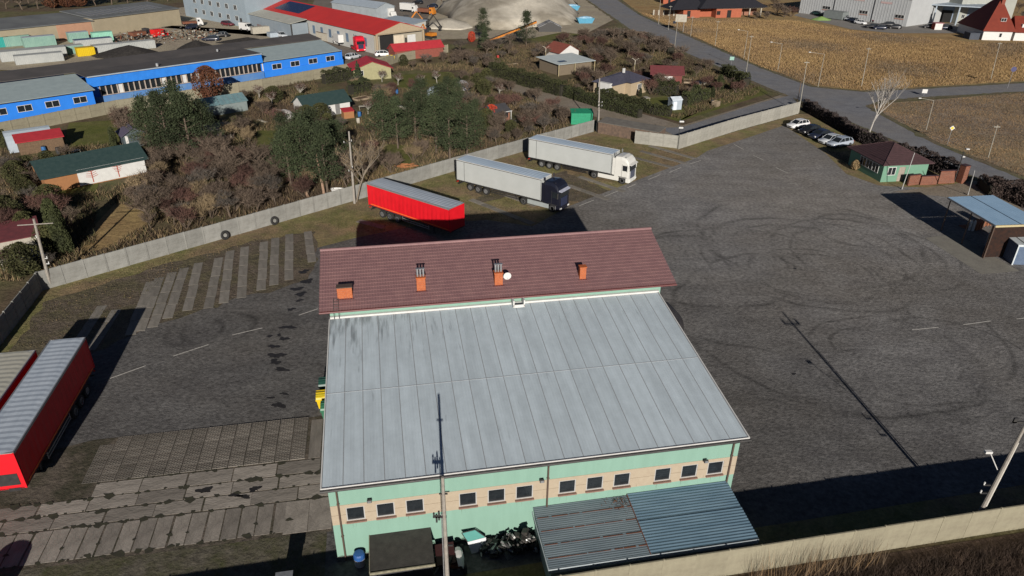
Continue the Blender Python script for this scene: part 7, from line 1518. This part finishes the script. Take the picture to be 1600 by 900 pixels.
# labels from the nearest landmark
cnt = {}
def where(u, v):
    best = sorted(LM, key=lambda q: (q[1][0]-u)**2+((q[1][1]-v)*2.2)**2)[0]; dx, dy = u-best[1][0], (v-best[1][1])*2.2
    rel = ('right of' if dx > 0 else 'left of') if abs(dx) > abs(dy) else ('in front of' if dy > 0 else 'behind')
    return rel, best
bag = {}
for (t_, kind, u, v, h) in TREES:
    rel, lm = where(u, v); bag.setdefault((kind, rel, lm[0]), []).append((math.hypot(u-lm[1][0], (v-lm[1][1])*2.2), t_, h))
for (kind, rel, lm), L_ in bag.items():
    L_.sort(key=lambda q: q[0])
    for i, (d, t_, h) in enumerate(L_):
        o_ = ORD[min(i, 15)]+'nearest ' if len(L_) > 1 else ''
        t_['label'] = f'{o_}{KW[kind]} {rel} the {lm}'
# odds and ends standing about the plots
bm = mat('barrel_blue', (0.03, 0.12, 0.30), None, 2, .5); mats_c = {'blue': bm, 'white': offwhite, 'dark': dark_metal, 'red': mat('barrel_red', (0.35, 0.04, 0.03), None, 2, .6), 'wood': wood, 'board': mat('pale_board', (0.30, 0.24, 0.17), (0.22, 0.17, 0.12), 3, .9)}
def clutter(kind, col, u, v):
    x, y = GP(u, v); m = mats_c[col]; rel, lm = where(u, v); nm, cat, words = dict(barrel=('water_barrel', 'barrel', 'water barrel'), bed=('raised_bed', 'garden bed', 'plank-edged vegetable bed'), frame=('cold_frame', 'cold frame', 'glazed cold frame'), box=('compost_box', 'compost box', 'slatted compost box'), table=('garden_table', 'table', 'garden table'), stack=('board_stack', 'boards', 'stack of boards'))[kind]
    lab = f'{dict(white="whitish", wood="brown", board="pale", dark="dark").get(col, col)} {words} {rel[0]} the {lm[0]}' if False else f'{dict(white="whitish", wood="brown", board="pale", dark="dark").get(col, col)} {words} {rel} the {lm[0]}'
    while lab in USED: lab = 'another '+lab if not lab.startswith('another') else 'farther '+lab[8:]
    USED.add(lab); t_ = thing(nm, lab, cat, (x, y, 0), random.uniform(0, 3), 'odds and ends in the gardens')
    if kind == 'barrel': part('body', MB().loft([ring(.30, 0), ring(.34, .3), ring(.34, .6), ring(.30, .95)]), m, t_); part('lid', MB().loft([ring(.32, .95), ring(.28, 1.0)]), dark_metal, t_)
    elif kind == 'bed':
        for a, b, c_, d in ((-1.6, 1.6, -1, -.93), (-1.6, 1.6, .93, 1), (-1.6, -1.53, -.93, .93), (1.53, 1.6, -.93, .93)): part('plank', MB().box(a, b, c_, d, 0, .35), m, t_)
        part('soil', MB().box(-1.52, 1.52, -.92, .92, 0, .26), mats_c['wood'], t_)
    elif kind == 'frame':
        part('box', MB().hexa([(-1.2, -.7, 0), (1.2, -.7, 0), (1.2, .7, 0), (-1.2, .7, 0), (-1.2, -.7, .35), (1.2, -.7, .35), (1.2, .7, .7), (-1.2, .7, .7)]), m, t_)
        for k in range(3): part('pane', MB().hexa([(-1.15+k*.78, -.66, .36), (-.42+k*.78, -.66, .36), (-.42+k*.78, .66, .69), (-1.15+k*.78, .66, .69), (-1.15+k*.78, -.66, .39), (-.42+k*.78, -.66, .39), (-.42+k*.78, .66, .72), (-1.15+k*.78, .66, .72)]), MATS['grey_glass_wall'], t_)
    elif kind == 'box':
        for k in range(4): part('slat', MB().box(-.6, .6, -.62, -.58, .05+k*.25, .22+k*.25).box(-.6, .6, .58, .62, .05+k*.25, .22+k*.25).box(-.62, -.58, -.58, .58, .05+k*.25, .22+k*.25).box(.58, .62, -.58, .58, .05+k*.25, .22+k*.25), m, t_)
    elif kind == 'table':
        part('table_top', MB().box(-.8, .8, -.45, .45, .72, .78), m, t_)
        for a in (-.7, .66):
            for b in (-.38, .34): part('leg', MB().box(a, a+.05, b, b+.05, 0, .72), m, t_)
    else:
        for k in range(6): part('board', MB().box(-1.5+.1*(k % 3), 1.4+.08*(k % 2), -.5+.17*(k % 3), -.36+.17*(k % 3), .08*(k//3), .08*(k//3)+.06), m, t_)
for c_ in (('barrel', 'blue', 70, 238), ('barrel', 'dark', 92, 240), ('stack', 'board', 88, 226), ('table', 'white', 118, 243), ('box', 'wood', 24, 262), ('stack', 'white', 64, 248), ('barrel', 'white', 244, 300), ('stack', 'board', 262, 306), ('bed', 'board', 565, 155), ('bed', 'board', 590, 152), ('bed', 'wood', 612, 158), ('frame', 'white', 480, 158),
           ('bed', 'board', 520, 152), ('stack', 'white', 408, 190), ('barrel', 'blue', 562, 182), ('table', 'white', 568, 172), ('frame', 'white', 628, 170), ('box', 'board', 640, 182), ('barrel', 'white', 560, 192), ('stack', 'board', 580, 208), ('table', 'white', 340, 214), ('barrel', 'white', 360, 216), ('frame', 'white', 318, 224), ('stack', 'white', 344, 238),
           ('barrel', 'blue', 300, 238), ('stack', 'board', 735, 168), ('bed', 'board', 752, 158), ('box', 'wood', 720, 160), ('barrel', 'red', 778, 92), ('stack', 'board', 800, 100), ('barrel', 'white', 864, 142), ('box', 'board', 826, 150), ('stack', 'wood', 815, 160), ('table', 'white', 1010, 158), ('barrel', 'white', 962, 160), ('bed', 'board', 1075, 128), ('frame', 'white', 1095, 132),
           ('box', 'board', 1118, 166), ('barrel', 'dark', 1112, 164), ('stack', 'board', 905, 128), ('stack', 'white', 925, 120), ('barrel', 'blue', 620, 146), ('table', 'white', 645, 140), ('box', 'wood', 600, 140), ('bed', 'wood', 470, 170), ('barrel', 'white', 436, 160), ('stack', 'white', 428, 172), ('stack', 'board', 20, 425), ('table', 'white', 8, 418), ('barrel', 'red', 30, 408)):
    clutter(*c_)
# hedges
def hedge(label, pts, w_, h, m, dens=260, var=.18, core=True):
    A = Vector(pts[0]); t_ = thing('hedge', label, 'hedge', (A.x, A.y, 0)); C = []; S = []; cb = MB()
    for a, b in zip(pts[:-1], pts[1:]):
        a, b = Vector(a)-A, Vector(b)-A; L_ = (b-a).length; n = int(L_*dens); d = (b-a)/L_; nn = Vector((-d.y, d.x))
        t = rng.random(n)*L_; hh = h*(1+var*np.sin(t*1.3)*np.cos(t*.47+1)+.08*np.sin(t*4.1)); q = rng.uniform(-1, 1, n); z = rng.random(n)
        on = rng.random(n); q = np.where(on < .55, np.sign(q)*(1-.15*rng.random(n)), q); z = np.where(on >= .55, 1-.12*rng.random(n), z)
        off = q*w_/2*(1-.25*z**3)
        C.append(np.stack([a.x+d.x*t+nn.x*off, a.y+d.y*t+nn.y*off, z*hh], 1)); S.append(rng.uniform(.08, .26, n))
        bar(cb, a, b, 0, h*.72, w_*.3)
    V, F = leaf_quads(np.concatenate(C), np.concatenate(S)); put('foliage', np_mesh('foliage', V, F, [m]), t_)
    part('stems', cb, mat('hedge_core', (0.03, 0.028, 0.02), None, 3, .95), t_); return t_
beech = mat('dark_beech_hedge', (0.068, 0.052, 0.048), (0.036, 0.0304, 0.0304), .8, .9, vary=.1)
hedge('long dark brown hedge between the road and the row of five parked cars', [GP(1256, 172), GP(1300, 196), GP(1345, 222), GP(1400, 245)], 1.1, 2.0, beech, 420)
hedge('dark brown hedge behind the gatehouse running down to the black lamp post', [GP(1404, 247), GP(1450, 262), GP(1492, 280)], 1.2, 2.3, beech, 420)
hedge('dark bare hedge mass below the gate at the right edge of the picture', [GP(1535, 300), GP(1570, 302), GP(1640, 330)], 5.0, 1.8, mat('dark_brush', (0.07, 0.049, 0.042), (0.035, 0.0266, 0.0245), .8, .95), 900)
hgm = mat('thuja_hedge', (0.0434, 0.0476, 0.0168), (0.0224, 0.0252, 0.0105), .35, .9)
hedge('long dark green hedge on the upper side of the dirt lane, left half', [GP(768, 118), GP(830, 136), GP(880, 150)], 2.4, 2.8, hgm, 420); hedge('olive hedge on the upper side of the dirt lane below the pavilion', [GP(884, 150), GP(940, 168), GP(1000, 184)], 1.8, 2.0, thuja_m, 380)
hedge('dark hedge along the dirt lane in front of the cream garden house', [GP(935, 150), GP(985, 166), GP(1020, 178), GP(1048, 182)], 1.6, 1.8, hgm, 360)
hedge('square-cut dark hedge right of the cream garden house', [GP(1022, 146), GP(1058, 150)], 2.6, 2.6, hgm, 420); hedge('row of tall olive conifers forming a hedge right of the white tool shed', [GP(1068, 165), GP(1104, 156)], 1.6, 2.4, thuja_m, 520, .5)
hedge('low rounded hedge left of the pale yellow garden house', [GP(506, 131), GP(548, 124)], 2.4, 2.6, hgm, 420); hedge('round olive hedge in front of the pale yellow garden house', [GP(548, 148), GP(576, 142)], 2.6, 2.4, thuja_m, 420)
hedge('dark hedge below the grey lean shelter at the far left', [GP(0, 222), GP(22, 232)], 2.2, 1.8, hgm, 360); hedge('dark hedge along the road above the white tool shed', [GP(1130, 118), GP(1165, 136)], 2.4, 2.4, hgm, 380)
hedge('brown bare hedge along the garden side of the far road', [GP(930, 58), GP(1000, 62), GP(1048, 84)], 3.0, 2.2, twig_b, 300)
tree('thuja', 1000, 151, 1.8, 0, 'small round bush in front of the cream garden house'); tree('rusty', 1335, 266, 1.6, 0, 'tuft of tan pampas grass beside the gatehouse')
# tan ornamental grass by the gatehouse uses its own colour
MATS_t = mat('tan_grass', (0.341, 0.248, 0.132), (0.248, 0.176, 0.0935), 2, .9)
g_ = [o for o in bpy.data.objects if o.get('label', '').startswith('tuft of tan')][0]; g_['category'] = 'grass tuft'; g_.name = 'ornamental_grass'
for c_ in g_.children:
    if c_.name.startswith('crown'): c_.data = c_.data.copy(); c_.data.materials[0] = MATS_t

# ------------------------------------------------------------------ ground cover nobody could count
def cover(name, label, polys, n, hmin, hmax, w_, mats, seed, avoid=(), world_polys=False, up=1.0, clump=.0, cat='undergrowth'):
    rr = np.random.default_rng(seed); out = []
    for poly, share in polys:
        pts = poly if world_polys else [GP(*q) for q in poly]; xs = [q[0] for q in pts]; ys = [q[1] for q in pts]; need = int(n*share); got = []
        av = [[GP(*q) for q in a] for a in avoid]
        def ins(X, Y, pl):
            c = np.zeros(len(X), bool); k = len(pl)
            for i in range(k):
                x1, y1 = pl[i]; x2, y2 = pl[(i+1) % k]
                cond = ((y1 > Y) != (y2 > Y)) & (X < (x2-x1)*(Y-y1)/((y2-y1) if y2 != y1 else 1e-9)+x1); c ^= cond
            return c
        tot = 0
        while tot < need:
            m_ = need*2; X = rr.uniform(min(xs), max(xs), m_); Y = rr.uniform(min(ys), max(ys), m_); k = ins(X, Y, pts)
            for a in av: k &= ~ins(X, Y, a)
            if clump: k &= (np.sin(X*.9+2*np.sin(Y*.31))*np.cos(Y*.8+1.7*np.sin(X*.23))+rr.normal(0, .35, m_)) > clump-.6
            X, Y = X[k], Y[k]; got.append(np.stack([X, Y], 1)); tot += len(X)
        out.append(np.concatenate(got)[:need])
    XY = np.concatenate(out); N_ = len(XY); base = np.column_stack([XY, np.zeros(N_)]); d = unit(np.column_stack([rr.normal(0, .42, N_), rr.normal(0, .42, N_), np.full(N_, up)]))
    V, F = twig_tris(base, d, rr.uniform(hmin, hmax, N_), w_*rr.uniform(.5, 1.4, N_)); zone = (np.sin(XY[:, 0]*.11+3+1.5*np.sin(XY[:, 1]*.05))*np.cos(XY[:, 1]*.12+np.sin(XY[:, 0]*.07))*.5+.5+rr.normal(0, .2, N_)).clip(0, .999)
    o = put(name, np_mesh(name, V, F, mats, (zone*len(mats)).astype(int))); tag(o, label, cat, None, 'stuff'); return o
sc1 = mat('scrub_brown', (0.0941, 0.0644, 0.0421), (0.0544, 0.0396, 0.0272), .4, .95); sc2 = mat('scrub_olive', (0.084, 0.078, 0.033), (0.048, 0.048, 0.021), .4, .95); sc3 = mat('scrub_tan', (0.21, 0.152, 0.0829), (0.14, 0.102, 0.0574), .4, .95)
cover('garden_undergrowth', 'low brown and olive undergrowth filling the gardens behind the concrete fence', [(garden, 1.0)], 150000, .2, .9, .045, [sc1, sc2, sc3, sc1], 1, keep+[[(790, 116), (850, 134), (1040, 186), (1060, 196), (1000, 200), (840, 162)]], clump=.25)
gold = mat('golden_grass', (0.354, 0.244, 0.116), (0.256, 0.165, 0.0732), .25, .95); gold2 = mat('ochre_grass', (0.26, 0.169, 0.0845), (0.182, 0.117, 0.065), .25, .95)
gold3 = mat('brown_grass', (0.195, 0.143, 0.09), (0.128, 0.0975, 0.0675), .25, .95)
cover('meadow_grass', 'dry golden grass covering the meadow beyond the road', [([(1000, 20), (1100, 30), (1240, 32), (1330, 48), (1400, 54), (1530, 68), (1600, 66), (1600, 126), (1350, 141), (1270, 133), (1187, 104)], 1.0)], 170000, .15, .5, .06, [gold3, gold2, gold, gold2, gold], 2, cat='grass')
cover('verge_weeds', 'patchy low weeds on the verge inside the yard walls', [([(60, 458), (400, 364), (572, 312), (710, 272), (925, 214), (1058, 236), (1090, 244), (1000, 278), (890, 320), (700, 368), (480, 362), (330, 400), (205, 470), (120, 560), (20, 540)], .8), ([(1240, 185), (1262, 182), (1345, 230), (1320, 262)], .2)], 26000, .06, .2, .035, [sc2, sc3, sc2, sc1], 3, clump=.3, cat='weeds')
cover('field_stubble', 'sparse tan stubble on the bare field right of the road', [([(1356, 164), (1460, 157), (1600, 144), (1700, 200), (1600, 278), (1464, 222)], 1.0)], 30000, .06, .25, .05, [gold2, sc1, gold2], 4, cat='grass')
dk1 = mat('dead_stalk', (0.085, 0.0575, 0.0425), (0.045, 0.0325, 0.025), .8, .95); dk2 = mat('dead_stalk_pale', (0.17, 0.125, 0.08), (0.11, 0.08, 0.055), .8, .95)
def edge_y(x): return 24.2+(x+8)*(37.0-24.2)/(60+8)-.5
wp = [(5, edge_y(5)), (60, edge_y(60)), (60, edge_y(60)-9), (5, edge_y(5)-9)]
cover('dead_grass', 'tangled dead brown grass and stalks outside the wall at the bottom right', [(wp, 1.0)], 160000, .2, .7, .012, [dk1, dk1, dk1, dk2], 5, world_polys=True, cat='grass')
st_p = [HL(23.5, -5.75)[:2], HL(32, -5.6)[:2], HL(32, -6.5)[:2], HL(23.5, -6.7)[:2]]
cover('tall_stalks', 'tall thin dry stalks rising in front of the bottom wall', [(st_p, 1.0)], 340, 1.2, 2.7, .012, [dk2, gold2], 8, world_polys=True, up=2.2, cat='grass')
